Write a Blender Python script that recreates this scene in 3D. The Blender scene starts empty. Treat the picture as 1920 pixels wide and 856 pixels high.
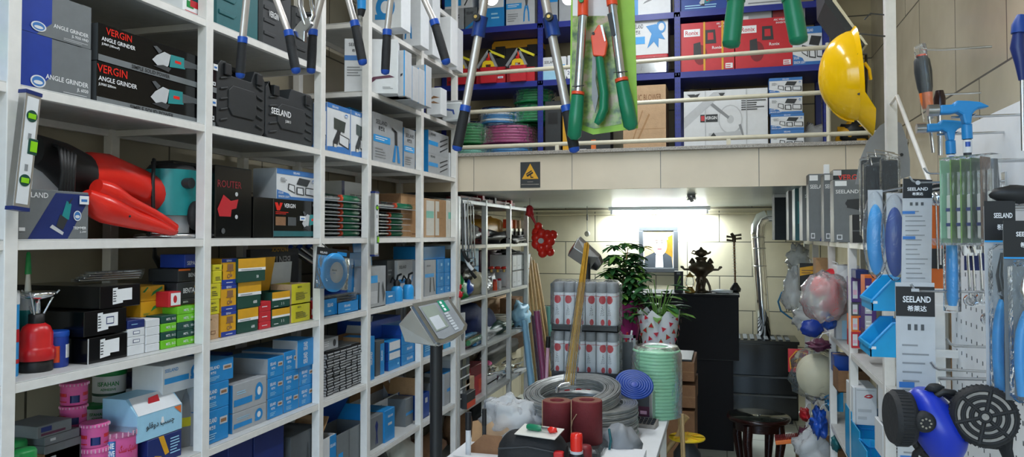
import bpy, math, random
from mathutils import Vector, Matrix, noise
from math import sin, cos, pi, radians as R
random.seed(7)
S = bpy.context.scene
COL = S.collection
# ---------------------------------------------------------------- camera geometry (room: X right, Y into the shop, Z up; metres)
F = 1400.; TH = R(15.95); PT = R(1.5); H = 1.7
CY = 442 - F*math.tan(PT)
def ray(px, py):
    u = (px-960)/F; v = -(py-CY)/F
    cp, sp = cos(PT), sin(PT)
    f = (-sin(TH)*cp, cos(TH)*cp, sp); r = (cos(TH), sin(TH), 0); up = (sin(TH)*sp, -cos(TH)*sp, cp)
    return [f[i]+u*r[i]+v*up[i] for i in range(3)]
def onX(px, py, X):
    d = ray(px, py); t = X/d[0]; return Vector((X, d[1]*t, H+d[2]*t))
def onY(px, py, Y):
    d = ray(px, py); t = Y/d[1]; return Vector((d[0]*t, Y, H+d[2]*t))
def onZ(px, py, Z):
    d = ray(px, py); t = (Z-H)/d[2]; return Vector((d[0]*t, d[1]*t, Z))
# ---------------------------------------------------------------- materials
MATS = {}
def lin(c): return c/12.92 if c <= .04045 else ((c+.055)/1.055)**2.4
def hexc(h): return tuple(lin(int(h[i:i+2], 16)/255.) for i in (0, 2, 4))+(1,)
def newmat(name):
    m = bpy.data.materials.new(name); m.use_nodes = True
    nt = m.node_tree
    return m, nt, nt.nodes['Principled BSDF'], nt.nodes['Material Output']
def mat(name, col='808080', rough=.5, metal=0, var=.08, scale=30, bump=0, bscale=60, emit=None, es=0, coat=0):
    if name in MATS: return MATS[name]
    m, nt, b, o = newmat(name); N, L = nt.nodes, nt.links
    c = hexc(col)
    tc = N.new('ShaderNodeTexCoord'); nz = N.new('ShaderNodeTexNoise')
    nz.inputs['Scale'].default_value = scale; nz.inputs['Detail'].default_value = 3
    L.new(tc.outputs['Object'], nz.inputs['Vector'])
    rp = N.new('ShaderNodeValToRGB')
    rp.color_ramp.elements[0].position = .3; rp.color_ramp.elements[1].position = .7
    rp.color_ramp.elements[0].color = tuple(x*(1-var) for x in c[:3])+(1,)
    rp.color_ramp.elements[1].color = tuple(min(1, x*(1+var)) for x in c[:3])+(1,)
    L.new(nz.outputs['Fac'], rp.inputs['Fac']); L.new(rp.outputs['Color'], b.inputs['Base Color'])
    b.inputs['Roughness'].default_value = rough; b.inputs['Metallic'].default_value = metal
    if coat: b.inputs['Coat Weight'].default_value = coat
    if bump:
        n2 = N.new('ShaderNodeTexNoise'); n2.inputs['Scale'].default_value = bscale
        L.new(tc.outputs['Object'], n2.inputs['Vector'])
        bp = N.new('ShaderNodeBump'); bp.inputs['Strength'].default_value = bump; bp.inputs['Distance'].default_value = .01
        L.new(n2.outputs['Fac'], bp.inputs['Height']); L.new(bp.outputs['Normal'], b.inputs['Normal'])
    if emit:
        b.inputs['Emission Color'].default_value = hexc(emit); b.inputs['Emission Strength'].default_value = es
    MATS[name] = m; return m
def film(name, col='dfe8ee', body=.12, gloss=.35, bscale=25, rough=.12, bs=.8):
    """thin crinkled clear plastic: mostly see-through, crumple highlights"""
    if name in MATS: return MATS[name]
    m, nt, b, o = newmat(name); N, L = nt.nodes, nt.links
    N.remove(b)
    tc = N.new('ShaderNodeTexCoord'); nz = N.new('ShaderNodeTexNoise'); nz.inputs['Scale'].default_value = bscale
    nz.inputs['Detail'].default_value = 4; nz.inputs['Distortion'].default_value = 1.5
    L.new(tc.outputs['Object'], nz.inputs['Vector'])
    bp = N.new('ShaderNodeBump'); bp.inputs['Strength'].default_value = bs; bp.inputs['Distance'].default_value = .02
    L.new(nz.outputs['Fac'], bp.inputs['Height'])
    tr = N.new('ShaderNodeBsdfTransparent'); tr.inputs['Color'].default_value = (.97, .98, .98, 1)
    gl = N.new('ShaderNodeBsdfGlossy'); gl.inputs['Roughness'].default_value = rough; gl.inputs['Color'].default_value = (1, 1, 1, 1)
    L.new(bp.outputs['Normal'], gl.inputs['Normal'])
    df = N.new('ShaderNodeBsdfDiffuse'); df.inputs['Color'].default_value = hexc(col)
    fr = N.new('ShaderNodeLayerWeight'); fr.inputs['Blend'].default_value = gloss; L.new(bp.outputs['Normal'], fr.inputs['Normal'])
    m1 = N.new('ShaderNodeMixShader'); m1.inputs['Fac'].default_value = body; L.new(tr.outputs[0], m1.inputs[1]); L.new(df.outputs[0], m1.inputs[2])
    m2 = N.new('ShaderNodeMixShader'); L.new(fr.outputs['Fresnel'], m2.inputs['Fac']); L.new(m1.outputs[0], m2.inputs[1]); L.new(gl.outputs[0], m2.inputs[2])
    L.new(m2.outputs[0], o.inputs['Surface'])
    MATS[name] = m; return m
C_ = {  # name: (hex, rough, metal, var)
 'white_paint': ('e6e4e0', .35, 0, .04), 'galvanised': ('b9bdbf', .35, .7, .12), 'shelf_board': ('c9cac8', .45, 0, .06),
 'steel': ('c8c9ca', .22, 1, .05), 'chrome': ('e2e3e4', .1, 1, .02), 'dark_steel': ('55585a', .4, .9, .1), 'aluminium': ('c9c6c2', .32, .85, .05), 'lopper_arm': ('cfc8c2', .35, .5, .04),
 'black': ('17181a', .5, 0, .1), 'black_gloss': ('08090a', .18, 0, .1), 'rubber': ('1d1e20', .7, 0, .15), 'charcoal': ('2e3134', .5, 0, .08), 'charcoal2': ('26292b', .55, 0, .1),
 'blue': ('1f86c9', .4, 0, .05), 'blue2': ('2a9be0', .38, 0, .05), 'royal': ('1c4fb0', .35, 0, .05), 'navy': ('1a2c6b', .4, 0, .06), 'cobalt': ('1e3d9c', .4, 0, .06), 'paleblue': ('9fd0ea', .45, 0, .04), 'cyan': ('1fa3dc', .3, 0, .04),
 'rackblue': ('1e2c88', .4, 0, .05), 'deepblue': ('123f91', .45, 0, .06), 'midblue': ('3a77bd', .45, 0, .05),
 'cardwhite': ('dcdfe2', .5, 0, .03), 'cardgrey': ('a3a7ab', .5, 0, .04), 'boxgrey': ('6f7477', .5, 0, .05), 'white': ('eceef0', .5, 0, .02), 'offwhite': ('d9d6cc', .6, 0, .04), 'lightgrey': ('bfc2c5', .5, 0, .04), 'grey': ('8a8d90', .5, 0, .05), 'darkgrey': ('4d5154', .5, 0, .06),
 'kraft': ('b08a62', .8, 0, .08), 'kraft2': ('8c6647', .8, 0, .1), 'palekraft': ('c6a582', .8, 0, .06),
 'red': ('c81e22', .3, 0, .05), 'redbox': ('c2222e', .4, 0, .04), 'brightred': ('e02a1e', .25, 0, .04), 'maroon': ('6d1f24', .75, 0, .1), 'darkred': ('7e1a22', .5, 0, .1), 'pink': ('d9408c', .45, 0, .06), 'pinkcan': ('d65a9a', .35, 0, .05), 'palepink': ('e6b4cc', .5, 0, .05), 'magenta': ('b02a78', .5, 0, .08),
 'yellow': ('e8c21a', .4, 0, .05), 'helmetyellow': ('f5c004', .16, 0, .01), 'mustard': ('dca31e', .45, 0, .05), 'lemon': ('d8cf2c', .45, 0, .05), 'orange': ('e8742a', .4, 0, .05), 'orangered': ('e8502a', .35, 0, .05), 'gold': ('c79a3a', .3, .8, .1), 'brass': ('c2a05a', .35, .85, .1),
 'green': ('1c8a45', .4, 0, .06), 'lopgreen': ('137a55', .35, 0, .05), 'darkgreen': ('12463a', .45, 0, .06), 'lime': ('6fc226', .35, 0, .05), 'brightlime': ('7fe01e', .3, 0, .04), 'cardgreen': ('8fbf3a', .5, 0, .06), 'hosegreen': ('1f9e5c', .3, 0, .05), 'leaf': ('2c5a30', .4, 0, .3), 'leafpale': ('5f8a3a', .4, 0, .25), 'teal': ('1f8a8c', .4, 0, .05), 'tealdark': ('176066', .45, 0, .06), 'seafoam': ('7fc7b4', .5, 0, .06),
 'wood': ('8a6844', .6, 0, .2), 'palewood': ('bd9a63', .65, 0, .15), 'darkwood': ('2c1512', .25, 0, .2), 'barblack': ('0e0d13', .75, 0, .12), 'bronze': ('5a5043', .35, .8, .2), 'skin': ('caa286', .6, 0, .05), 'suit': ('2a3138', .7, 0, .1), 'purple': ('4d2d7a', .4, 0, .08), 'plum': ('5a2740', .5, 0, .1),
 'stone': ('9a938a', .5, 0, .25), 'cream': ('d6cdb0', .5, 0, .04), 'tan': ('b99a6a', .5, 0, .1), 'lensgrey': ('3c4848', .15, 0, .05), 'lcd': ('8f978c', .2, 0, .04), 'vialgreen': ('8bd01e', .1, 0, .05), 'rope': ('cfc8b6', .8, 0, .1), 'ledtext': ('1f8a6a', .3, 0, .05), 'railcream': ('cfc9b4', .35, 0, .04), 'cablewhite': ('d8d8d4', .5, 0, .04), 'hosepink': ('b0437e', .3, 0, .06), 'hoseblue': ('2f7fb8', .3, 0, .08), 'jeans': ('1d2c5c', .8, 0, .12), 'wire': ('b4b7b6', .35, .75, .15), 'frostgreen': ('a8dcb8', .3, 0, .06),
}
def g(n):
    if n in MATS: return MATS[n]
    c = C_[n]; kw = {}
    if n in ('rubber', 'maroon', 'kraft', 'kraft2', 'palekraft', 'jeans'): kw = dict(bump=.15, bscale=120)
    return mat(n, c[0], c[1], c[2], c[3], **kw)
FILM = film('clear_film', body=.05, gloss=.2); BAGF = film('white_bag_film', 'f0f3f5', .5, .22, 18, .25); BLIST = film('blister_film', 'e6eef2', .06, .2, 8, .08)
MATS['thinbag'] = film('thin_bag_film', 'f0f3f5', .28, .25, 14, .2); MATS['film'] = FILM; MATS['bag'] = BAGF; MATS['blister'] = BLIST
MATS['greenfilm'] = film('green_hose_film', '9fd8b4', .3, .2, 30, .15, .35)
# ---------------------------------------------------------------- mesh building
TXT = {}
def textgeo(s, off):
    k = (s, off)
    if k in TXT: return TXT[k]
    cu = bpy.data.curves.new('tx', 'FONT'); cu.body = s; cu.size = 1; cu.resolution_u = 2; cu.offset = off
    ob = bpy.data.objects.new('tx', cu)
    me = bpy.data.meshes.new_from_object(ob)
    v = [(p.co.x, p.co.y) for p in me.vertices]; f = [tuple(p.vertices) for p in me.polygons]
    bpy.data.objects.remove(ob); bpy.data.curves.remove(cu); bpy.data.meshes.remove(me)
    if v:
        x0 = min(a[0] for a in v); y0 = min(a[1] for a in v); x1 = max(a[0] for a in v); y1 = max(a[1] for a in v)
        v = [((a[0]-x0), (a[1]-y0)) for a in v]
        TXT[k] = (v, f, x1-x0, y1-y0)
    else: TXT[k] = ([], [], 1, 1)
    return TXT[k]
def frame_of(d):
    d = Vector(d).normalized(); a = Vector((0, 0, 1)) if abs(d.z) < .95 else Vector((1, 0, 0))
    u = d.cross(a).normalized(); return u, d.cross(u).normalized()
class MB:
    def __init__(s): s.v = []; s.f = []; s.m = []; s.sm = []; s.ml = []; s.M = Matrix()
    def mi(s, m):
        m = g(m) if isinstance(m, str) else m
        if m not in s.ml: s.ml.append(m)
        return s.ml.index(m)
    def add(s, vs, fs, m, smooth=False):
        k = len(s.v); s.v += [s.M @ Vector(v) for v in vs]; i = s.mi(m)
        for f in fs: s.f.append([k+j for j in f]); s.m.append(i); s.sm.append(smooth)
        return s
    def box(s, x0, x1, y0, y1, z0, z1, m):
        return s.add([(x0,y0,z0),(x1,y0,z0),(x1,y1,z0),(x0,y1,z0),(x0,y0,z1),(x1,y0,z1),(x1,y1,z1),(x0,y1,z1)],
              [(0,3,2,1),(4,5,6,7),(0,1,5,4),(1,2,6,5),(2,3,7,6),(3,0,4,7)], m)
    def cbox(s, x0, x1, y0, y1, z0, z1, m, c=.004):
        """box with chamfered vertical and top edges"""
        p = [(x0+c,y0),(x1-c,y0),(x1,y0+c),(x1,y1-c),(x1-c,y1),(x0+c,y1),(x0,y1-c),(x0,y0+c)]
        q = [(x0+2*c,y0+c),(x1-2*c,y0+c),(x1-c,y0+2*c),(x1-c,y1-2*c),(x1-2*c,y1-c),(x0+2*c,y1-c),(x0+c,y1-2*c),(x0+c,y0+2*c)]
        vs = [(a,b,z0+c) for a,b in p]+[(a,b,z1-c) for a,b in p]+[(a,b,z1) for a,b in q]+[(a,b,z0) for a,b in q]
        fs = [tuple(range(16,24)), tuple(reversed(range(24,32)))]
        for i in range(8):
            j = (i+1) % 8; fs += [(i,j,8+j,8+i),(8+i,8+j,16+j,16+i),(24+i,24+j,j,i)]
        return s.add(vs, fs, m)
    def ring(s, rings, m, closed=False, cap=True, smooth=True):
        n = len(rings[0]); vs = [p for r in rings for p in r]; fs = []
        R_ = len(rings)
        for i in range(R_ if closed else R_-1):
            a = i*n; b = ((i+1) % R_)*n
            for j in range(n): fs.append((a+j, a+(j+1) % n, b+(j+1) % n, b+j))
        s.add(vs, fs, m, smooth)
        if cap and not closed:
            s.add(list(rings[0]), [tuple(reversed(range(n)))], m); s.add(list(rings[-1]), [tuple(range(n))], m)
        return s
    def cyl(s, p0, p1, r0, m, r1=None, n=16, cap=True):
        p0 = Vector(p0); p1 = Vector(p1); r1 = r0 if r1 is None else r1
        u, w = frame_of(p1-p0)
        return s.ring([[p+u*r*cos(2*pi*i/n)+w*r*sin(2*pi*i/n) for i in range(n)] for p, r in ((p0, r0), (p1, r1))], m, cap=cap)
    def tube(s, pts, r, m, n=8, closed=False, flat=1.0):
        pts = [Vector(p) for p in pts]; rr = r if isinstance(r, (list, tuple)) else [r]*len(pts)
        rings = []; u = None; K = len(pts)
        for i, p in enumerate(pts):
            t = (pts[(i+1) % K]-pts[i-1]) if closed else (pts[min(i+1, K-1)]-pts[max(i-1, 0)])
            if t.length < 1e-9: t = Vector((0,0,1))
            t.normalize()
            if u is None: u, _ = frame_of(t)
            u = (u-t*u.dot(t)); u = u.normalized() if u.length > 1e-6 else frame_of(t)[0]
            w = t.cross(u)
            rings.append([p+u*rr[i]*cos(2*pi*j/n)+w*rr[i]*flat*sin(2*pi*j/n) for j in range(n)])
        return s.ring(rings, m, closed=closed)
    def lathe(s, prof, m, n=24, o=(0,0,0), ax='z', sx=1, sy=1, cap=True):
        o = Vector(o); rings = []
        for r, z in prof:
            q = []
            for i in range(n):
                a = 2*pi*i/n; x, y = r*cos(a)*sx, r*sin(a)*sy
                q.append(o+Vector((x,y,z) if ax == 'z' else ((x,-z,y) if ax == '-y' else ((z,y,-x) if ax == 'x' else (-z,y,x)))))
            rings.append(q)
        return s.ring(rings, m, cap=cap)
    def ball(s, c, r, m, n=12, k=8, sx=1, sy=1, sz=1, wob=0, seed=0):
        rings = []
        for i in range(k+1):
            t = -pi/2+pi*i/k; q = []
            for j in range(n):
                a = 2*pi*j/n; d = Vector((cos(t)*cos(a), cos(t)*sin(a), sin(t)))
                w = 1+wob*noise.noise(d*2.2+Vector((seed, seed*1.7, 0)))+wob*.5*noise.noise(d*6+Vector((seed, 3, 1)))
                q.append(Vector(c)+Vector((d.x*sx, d.y*sy, d.z*sz))*r*w)
            rings.append(q)
        return s.ring(rings, m, cap=False)
    def prism(s, poly, t0, t1, m, plane='xz'):
        """polygon extruded; plane xz -> thickness along y, yz -> along x, xy -> along z"""
        def P(a, b, t): return {'xz': (a, t, b), 'yz': (t, a, b), 'xy': (a, b, t)}[plane]
        n = len(poly); vs = [P(a, b, t0) for a, b in poly]+[P(a, b, t1) for a, b in poly]
        fs = [tuple(range(n)), tuple(reversed(range(n, 2*n)))]+[(i, n+i, n+(i+1) % n, (i+1) % n) for i in range(n)]
        return s.add(vs, fs, m)
    def text(s, t, o, right, up, h, m, wmax=None, off=.012, align='l'):
        v, f, w, hh = textgeo(t, off)
        if not v: return s
        sc = h/hh; sx = sc
        if wmax and w*sc > wmax: sx = wmax/w; 
        right = Vector(right).normalized(); up = Vector(up).normalized(); o = Vector(o)
        if align == 'c': o = o-right*w*sx/2
        if align == 'r': o = o-right*w*sx
        return s.add([o+right*a*sx+up*b*sc for a, b in v], f, m)
    def build(s, name, parent=None, bevel=0, loc=None, rz=None, sub=0):
        me = bpy.data.meshes.new(name); me.from_pydata([tuple(v) for v in s.v], [], s.f)
        for m in s.ml: me.materials.append(m)
        me.polygons.foreach_set('material_index', s.m); me.polygons.foreach_set('use_smooth', s.sm)
        me.update()
        o = bpy.data.objects.new(name, me); COL.objects.link(o)
        if parent: o.parent = parent
        if loc is not None: o.location = loc
        if rz is not None: o.rotation_euler = (0, 0, rz)
        if bevel:
            b = o.modifiers.new('bevel', 'BEVEL'); b.width = bevel; b.segments = 2; b.limit_method = 'ANGLE'; b.angle_limit = R(50)
        if sub:
            b = o.modifiers.new('sub', 'SUBSURF'); b.levels = sub; b.render_levels = sub
        return o
def tag(o, label=None, cat=None, group=None, kind=None):
    if label: o['label'] = label
    if cat: o['category'] = cat
    if group: o['group'] = group
    if kind: o['kind'] = kind
    return o
def empty(name, label, cat, loc=(0,0,0), rz=0, group=None, rot=None):
    o = bpy.data.objects.new(name, None); COL.objects.link(o); o.location = loc
    o.rotation_euler = rot if rot else (0, 0, rz); o.empty_display_size = .05
    return tag(o, label, cat, group)
def dup(o, loc, rz=None, label=None, group=None, parent=None, scale=None, rot=None):
    c = o.copy(); COL.objects.link(c)
    if parent: c.parent = parent
    else:
        c.location = loc
        if rz is not None: c.rotation_euler = (0, 0, rz)
        if rot is not None: c.rotation_euler = rot
        if scale: c.scale = scale
        if label: c['label'] = label
        if group: c['group'] = group
    for ch in [x for x in bpy.data.objects if x.parent == o]: dup(ch, None, parent=c)
    return c
def struct(mb, name, bevel=0): return tag(mb.build(name, bevel=bevel), kind='structure')
# ---------------------------------------------------------------- printed artwork on cartons
def poly_line(pts, w):
    """thin polygons along a polyline"""
    out = []
    for (a, b), (c, d) in zip(pts, pts[1:]):
        l = math.hypot(c-a, d-b) or 1; nx, ny = -(d-b)/l*w/2, (c-a)/l*w/2
        out.append([(a+nx, b+ny), (a-nx, b-ny), (c-nx, d-ny), (c+nx, d+ny)])
    return out
def circ(u, v, ru, rv, n=20, a0=0, a1=360): return [(u+ru*cos(R(a0+(a1-a0)*i/n)), v+rv*sin(R(a0+(a1-a0)*i/n))) for i in range(n+(0 if a1-a0 >= 360 else 1))]
ICON = {
 'plier': [([(.42,.55),(.36,.75),(.45,1),(.5,.99),(.49,.8),(.52,.8),(.53,.99),(.58,1),(.66,.75),(.6,.55)], 'darkgrey'),
           ([(.4,.6),(.5,.5),(.36,.35),(.3,.02),(.16,0),(.2,.3),(.3,.52)], 'blue'), ([(.6,.6),(.5,.5),(.64,.35),(.7,.02),(.84,0),(.8,.3),(.7,.52)], 'blue')],
 'longplier': [([(.4,.5),(.35,.95),(.1,1),(.12,.93),(.3,.88),(.5,.92),(.6,.9),(.62,.5)], 'charcoal'), ([(.38,.5),(.52,.5),(.42,0),(.18,0)], 'blue'), ([(.56,.5),(.7,.5),(.88,0),(.64,0)], 'blue')],
 'nose': [([(.46,.6),(.44,.95),(.49,1),(.5,.65),(.53,1),(.57,.95),(.56,.6)], 'grey'), ([(.44,.62),(.5,.55),(.3,.3),(.22,0),(.12,.02),(.2,.35)], 'blue'), ([(.57,.62),(.5,.55),(.7,.3),(.8,0),(.9,.02),(.82,.35)], 'blue')],
 'grinder': [([(0,.35),(.1,.15),(.25,.12),(.3,.3),(.34,.8),(.22,.85),(.08,.6)], 'lightgrey'), ([(.18,.85),(.08,1),(.02,.95),(.12,.7)], 'darkgrey'), ([(.32,.25),(.34,.82),(.6,.85),(.62,.35)], 'teal'), ([(.6,.4),(.6,.78),(.9,.72),(1,.6),(.98,.5),(.8,.5)], 'darkgrey'), ([(.42,.5),(.42,.62),(.54,.62),(.54,.5)], 'brightred'), ([(.02,.1),(.3,.0),(.35,.2),(.2,.25)], 'charcoal')],
 'solar': [([(.3,.62),(.4,.98),(.82,.92),(.7,.55)], 'charcoal'), ([(0,.3),(.02,.62),(.24,.55),(.26,.12)], 'charcoal'), ([(.03,.32),(.05,.56),(.21,.51),(.23,.18)], 'cardwhite'),
           ([(.3,.1),(.3,.48),(.56,.48),(.58,.05)], 'charcoal'), ([(.34,.14),(.34,.42),(.52,.42),(.54,.1)], 'cardwhite'), ([(.62,.1),(.62,.5),(1,.48),(1,.04)], 'charcoal'), ([(.65,.14),(.65,.44),(.96,.43),(.96,.1)], 'cardwhite')],
 'flood': [([(.1,.62),(.1,.98),(.78,.92),(.7,.55)], 'lensgrey'), ([(.3,.6),(.5,.58),(.3,.1),(.22,.02),(.05,.02),(.05,.2)], 'charcoal'), ([(.38,.15),(.4,.5),(1,.4),(.98,.02)], 'charcoal'), ([(.42,.19),(.43,.46),(.95,.37),(.93,.07)], 'cardwhite'), ([(.1,.02),(.1,.12),(.25,.12),(.25,.02)], 'offwhite')],
 'trimmer': [([(.55,.5),(.75,1),(.95,.9),(.85,.45)], 'teal'), ([(.35,.25),(.5,.6),(.8,.45),(.62,.15)], 'charcoal'), ([(.1,.22),(.2,.3),(.65,.08),(.6,0)], 'lightgrey'), ([(.82,.95),(.98,1.1),(.99,1.07),(.86,.9)], 'charcoal')],
 'tape': [(circ(.5,.5,.42,.48), 'blue'), (circ(.5,.5,.2,.24), 'cardwhite'), ([(.05,.05),(.05,.25),(.4,.2),(.5,.02)], 'blue')],
 'reel': [(circ(.72,.75,.22,.2), 'blue'), (circ(.74,.75,.13,.12), 'cardwhite'), ([(.05,.8),(.3,.55),(.1,.1),(.4,.3),(.6,.1),(.62,.4),(.9,.35),(.68,.62),(.5,.85)], 'blue')],
 'pump': [(circ(.3,.3,.28,.28), 'darkred'), ([(.02,.3),(.02,.62),(.3,.66),(.34,.3)], 'charcoal'), ([(.5,.6),(.5,.98),(.9,.98),(.95,.6)], 'charcoal'), ([(.6,.7),(.6,.9),(.82,.9),(.84,.7)], 'redbox')],
 'shoe': [([(0,.3),(.3,.7),(.6,.75),(1,.4),(1,.25),(.7,.35),(.3,.2),(.05,.1)], 'kraft2')],
 'mitre': [(circ(.62,.55,.34,.38), 'lightgrey'), (circ(.62,.55,.31,.35), 'cardwhite'), (circ(.62,.55,.1,.11), 'lightgrey'), ([(.05,.95),(.12,1),(.6,.62),(.55,.56)], 'grey'), ([(.0,.12),(.0,.2),(.9,.24),(.95,.1)], 'lightgrey'), ([(.05,.12),(.14,.22),(.22,.12)], 'charcoal'), ([(.85,.4),(.95,.1),(1,.1),(.92,.42)], 'grey')],
 'cable': [(a, 'charcoal') for a in poly_line([(.1,.1),(.9,.45)], .07)+poly_line([(.1,.4),(.9,.75)], .07)+poly_line([(.1,.7),(.9,1)], .07)],
 'lamp': [([(.2,.55),(.2,.95),(.85,.95),(.85,.6)], 'kraft2'), ([(.1,.5),(.9,.5),(.9,.56),(.1,.56)], 'kraft2'), (circ(.35,.18,.16,.14), 'kraft2'), (circ(.35,.18,.08,.07), 'mustard'), ([(.5,.15),(.52,.5),(.58,.5),(.56,.15)], 'kraft2'), (circ(.65,.2,.1,.09), 'kraft2')],
 'badge': [(circ(.5,.5,.5,.5), 'cardwhite'), (circ(.5,.5,.4,.4), 'midblue'), (circ(.5,.42,.3,.16), 'cardwhite')],
 'leafmark': [([(0,.4),(.3,.8),(.8,.9),(1,.5),(.7,.15),(.3,.2)], 'redbox'), ([(.2,.45),(.5,.65),(.8,.6),(.5,.4)], 'cardwhite')],
}
def art(mb, w, d, h, ops):
    fr = {'f': (Vector((0,0,0)), Vector((1,0,0)), Vector((0,0,1)), w, h), 'l': (Vector((0,d,0)), Vector((0,-1,0)), Vector((0,0,1)), d, h),
          'r': (Vector((w,0,0)), Vector((0,1,0)), Vector((0,0,1)), d, h), 't': (Vector((0,0,h)), Vector((1,0,0)), Vector((0,1,0)), w, d)}
    k = 0
    for op in ops:
        k += 1
        o, r, u, fw, fh = fr[op[1]]; nn = r.cross(u); o = o+nn*(.0004+.00025*k)
        def P(a, b): return o+r*(a*fw)+u*(b*fh)
        if op[0] == 'r':
            _, _, a, b, c, e, m = op; mb.add([P(a,b), P(c,b), P(c,e), P(a,e)], [(0,1,2,3)], m)
        elif op[0] == 'p': mb.add([P(a,b) for a, b in op[2]], [tuple(range(len(op[2])))], op[3])
        elif op[0] == 'e': mb.add([P(a,b) for a, b in circ(op[2],op[3],op[4],op[5])], [tuple(range(20))], op[-1])
        elif op[0] == 't':
            t, a, b, hh, m = op[2:7]; wm = op[7]*fw if len(op) > 7 and op[7] else None; al = op[8] if len(op) > 8 else 'l'
            mb.text(t, P(a, b), r, u, hh*fh, m, wm, align=al)
        elif op[0] == 'vt':   # text running upward
            t, a, b, hh, m = op[2:7]; mb.text(t, P(a, b), u, -r, hh*fw, m, op[7]*fh if len(op) > 7 else None)
        elif op[0] == 'ln':   # greeked small print: rows of thin bars
            _, _, a, b, c, e, n, m = op
            for i in range(n):
                v = b+(e-b)*(i+.25)/n; q = c-(c-a)*random.uniform(0, .4); th = (e-b)/n*.4
                mb.add([P(a,v), P(q,v), P(q,v+th), P(a,v+th)], [(0,1,2,3)], m)
        elif op[0] == 'i':
            _, _, ic, a, b, c, e = op[:7]
            for j, (pl, m) in enumerate(ICON[ic]):
                mm = op[7] if len(op) > 7 and op[7] else m
                off = nn*.00012*(j+1)
                mb.add([P(a+(c-a)*x, b+(e-b)*y)+off for x, y in pl], [tuple(range(len(pl)))], mm)
def carton(name, label, w, d, h, base, ops, loc, rz=0, cat='box', group=None, side=None, top=None, sticker=None, rot=None, flaps=None, inner='kraft', c=.0015):
    """printed carton; local x = width, y = depth, z = up, front face at y=0; origin = front left bottom corner"""
    mb = MB()
    if flaps:
        t = .004
        mb.box(0,w,0,t,0,h,base); mb.box(0,w,d-t,d,0,h,base); mb.box(0,t,t,d-t,0,h,side or base); mb.box(w-t,w,t,d-t,0,h,side or base); mb.box(0,w,0,d,0,t,base)
        mb.box(t,w-t,t,d-t,t,h*.55,'charcoal2')
    else: mb.cbox(0,w,0,d,0,h,base,c)
    pre = []
    if side: pre.append(('r','l',.01,.01,.99,.99,side)); 
    if top: pre.append(('r','t',.01,.01,.99,.99,top))
    if flaps: pre = [x for x in pre if x[1] != 't']
    art(mb, w, d, h, pre+ops)
    multi = sticker or flaps
    if not multi:
        o = mb.build(name, loc=loc); tag(o, label, cat, group)
        if rot: o.rotation_euler = rot
        else: o.rotation_euler = (0,0,rz)
        return o
    root = empty(name, label, cat, loc, rz, group, rot)
    mb.build('carton_body', root)
    if sticker:
        u, v, su, sv = sticker; sb = MB()
        sb.box(u*w, (u+su)*w, -.0052, -.0035, v*h, (v+sv)*h, 'white'); sb.box((u+su*.15)*w, (u+su*.8)*w, -.0056, -.0052, (v+sv*.3)*h, (v+sv*.6)*h, 'midblue')
        sb.build('price_sticker', root)
    if flaps:
        for side_, ang, ln, m_ in flaps:
            fb = MB(); a = R(ang)
            if side_ == 'b':   # back flap, hinge along x at y=d; ang from vertical, + leans back
                y, z = d, h; p = [(0,y,z),(w,y,z),(w,y+ln*sin(a),z+ln*cos(a)),(0,y+ln*sin(a),z+ln*cos(a))]; nv = Vector((0,-cos(a),sin(a)))*.003
            elif side_ == 'f': p = [(0,0,h),(w,0,h),(w,-ln*sin(a),h+ln*cos(a)),(0,-ln*sin(a),h+ln*cos(a))]; nv = Vector((0,cos(a),sin(a)))*.003
            elif side_ == 'l': p = [(0,0,h),(0,d,h),(-ln*sin(a),d,h+ln*cos(a)),(-ln*sin(a),0,h+ln*cos(a))]; nv = Vector((cos(a),0,sin(a)))*.003
            else: p = [(w,0,h),(w,d,h),(w+ln*sin(a),d,h+ln*cos(a)),(w+ln*sin(a),0,h+ln*cos(a))]; nv = Vector((-cos(a),0,sin(a)))*.003
            p = [Vector(q) for q in p]; q = [v+nv for v in p]
            fb.add(p+q, [(0,1,2,3),(7,6,5,4),(0,4,5,1),(1,5,6,2),(2,6,7,3),(3,7,4,0)], m_); fb.build('flap', root)
    return root
def turned(name, label, x0, x1, yt, base, Y, al, D, bc, ops, **k):
    """carton turned by al degrees about its near left corner"""
    a = onY(x0, yt, Y); d = ray(x1, 442); c, s = cos(R(al)), sin(R(al)); w = (d[0]*a.y-d[1]*a.x)/(d[1]*c-d[0]*s)
    return carton(name, label, w, D, a.z-base, bc, ops, (a.x, Y, base), R(al), **k)
LX = -1.71
def span(x0, x1, X=-1.71, y=442): return onX(x0, y, X).y, onX(x1, y, X).y
def lc(name, label, x0, x1, yt, base, D, bc, ops, X=LX, **k):
    """carton standing on a left-hand shelf, front face in plane X, between picture columns x0..x1, its near top corner at row yt"""
    Y0, Y1 = span(x0, x1, X, 442)
    t = onX(*(yt if isinstance(yt, tuple) else (x0, yt)), X); h = t.z-base
    return carton(name, label, Y1-Y0-.003, D, h, bc, ops, (X, Y0, base), R(90), **k)
def yc(name, label, x0, x1, yt, base, Y, D, bc, ops, **k):
    """carton facing the shop front (-Y), front face in plane Y"""
    a = onY(x0, yt, Y); b = onY(x1, yt, Y)
    return carton(name, label, b.x-a.x-.002, D, a.z-base, bc, ops, (a.x, Y, base), 0, **k)
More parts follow.
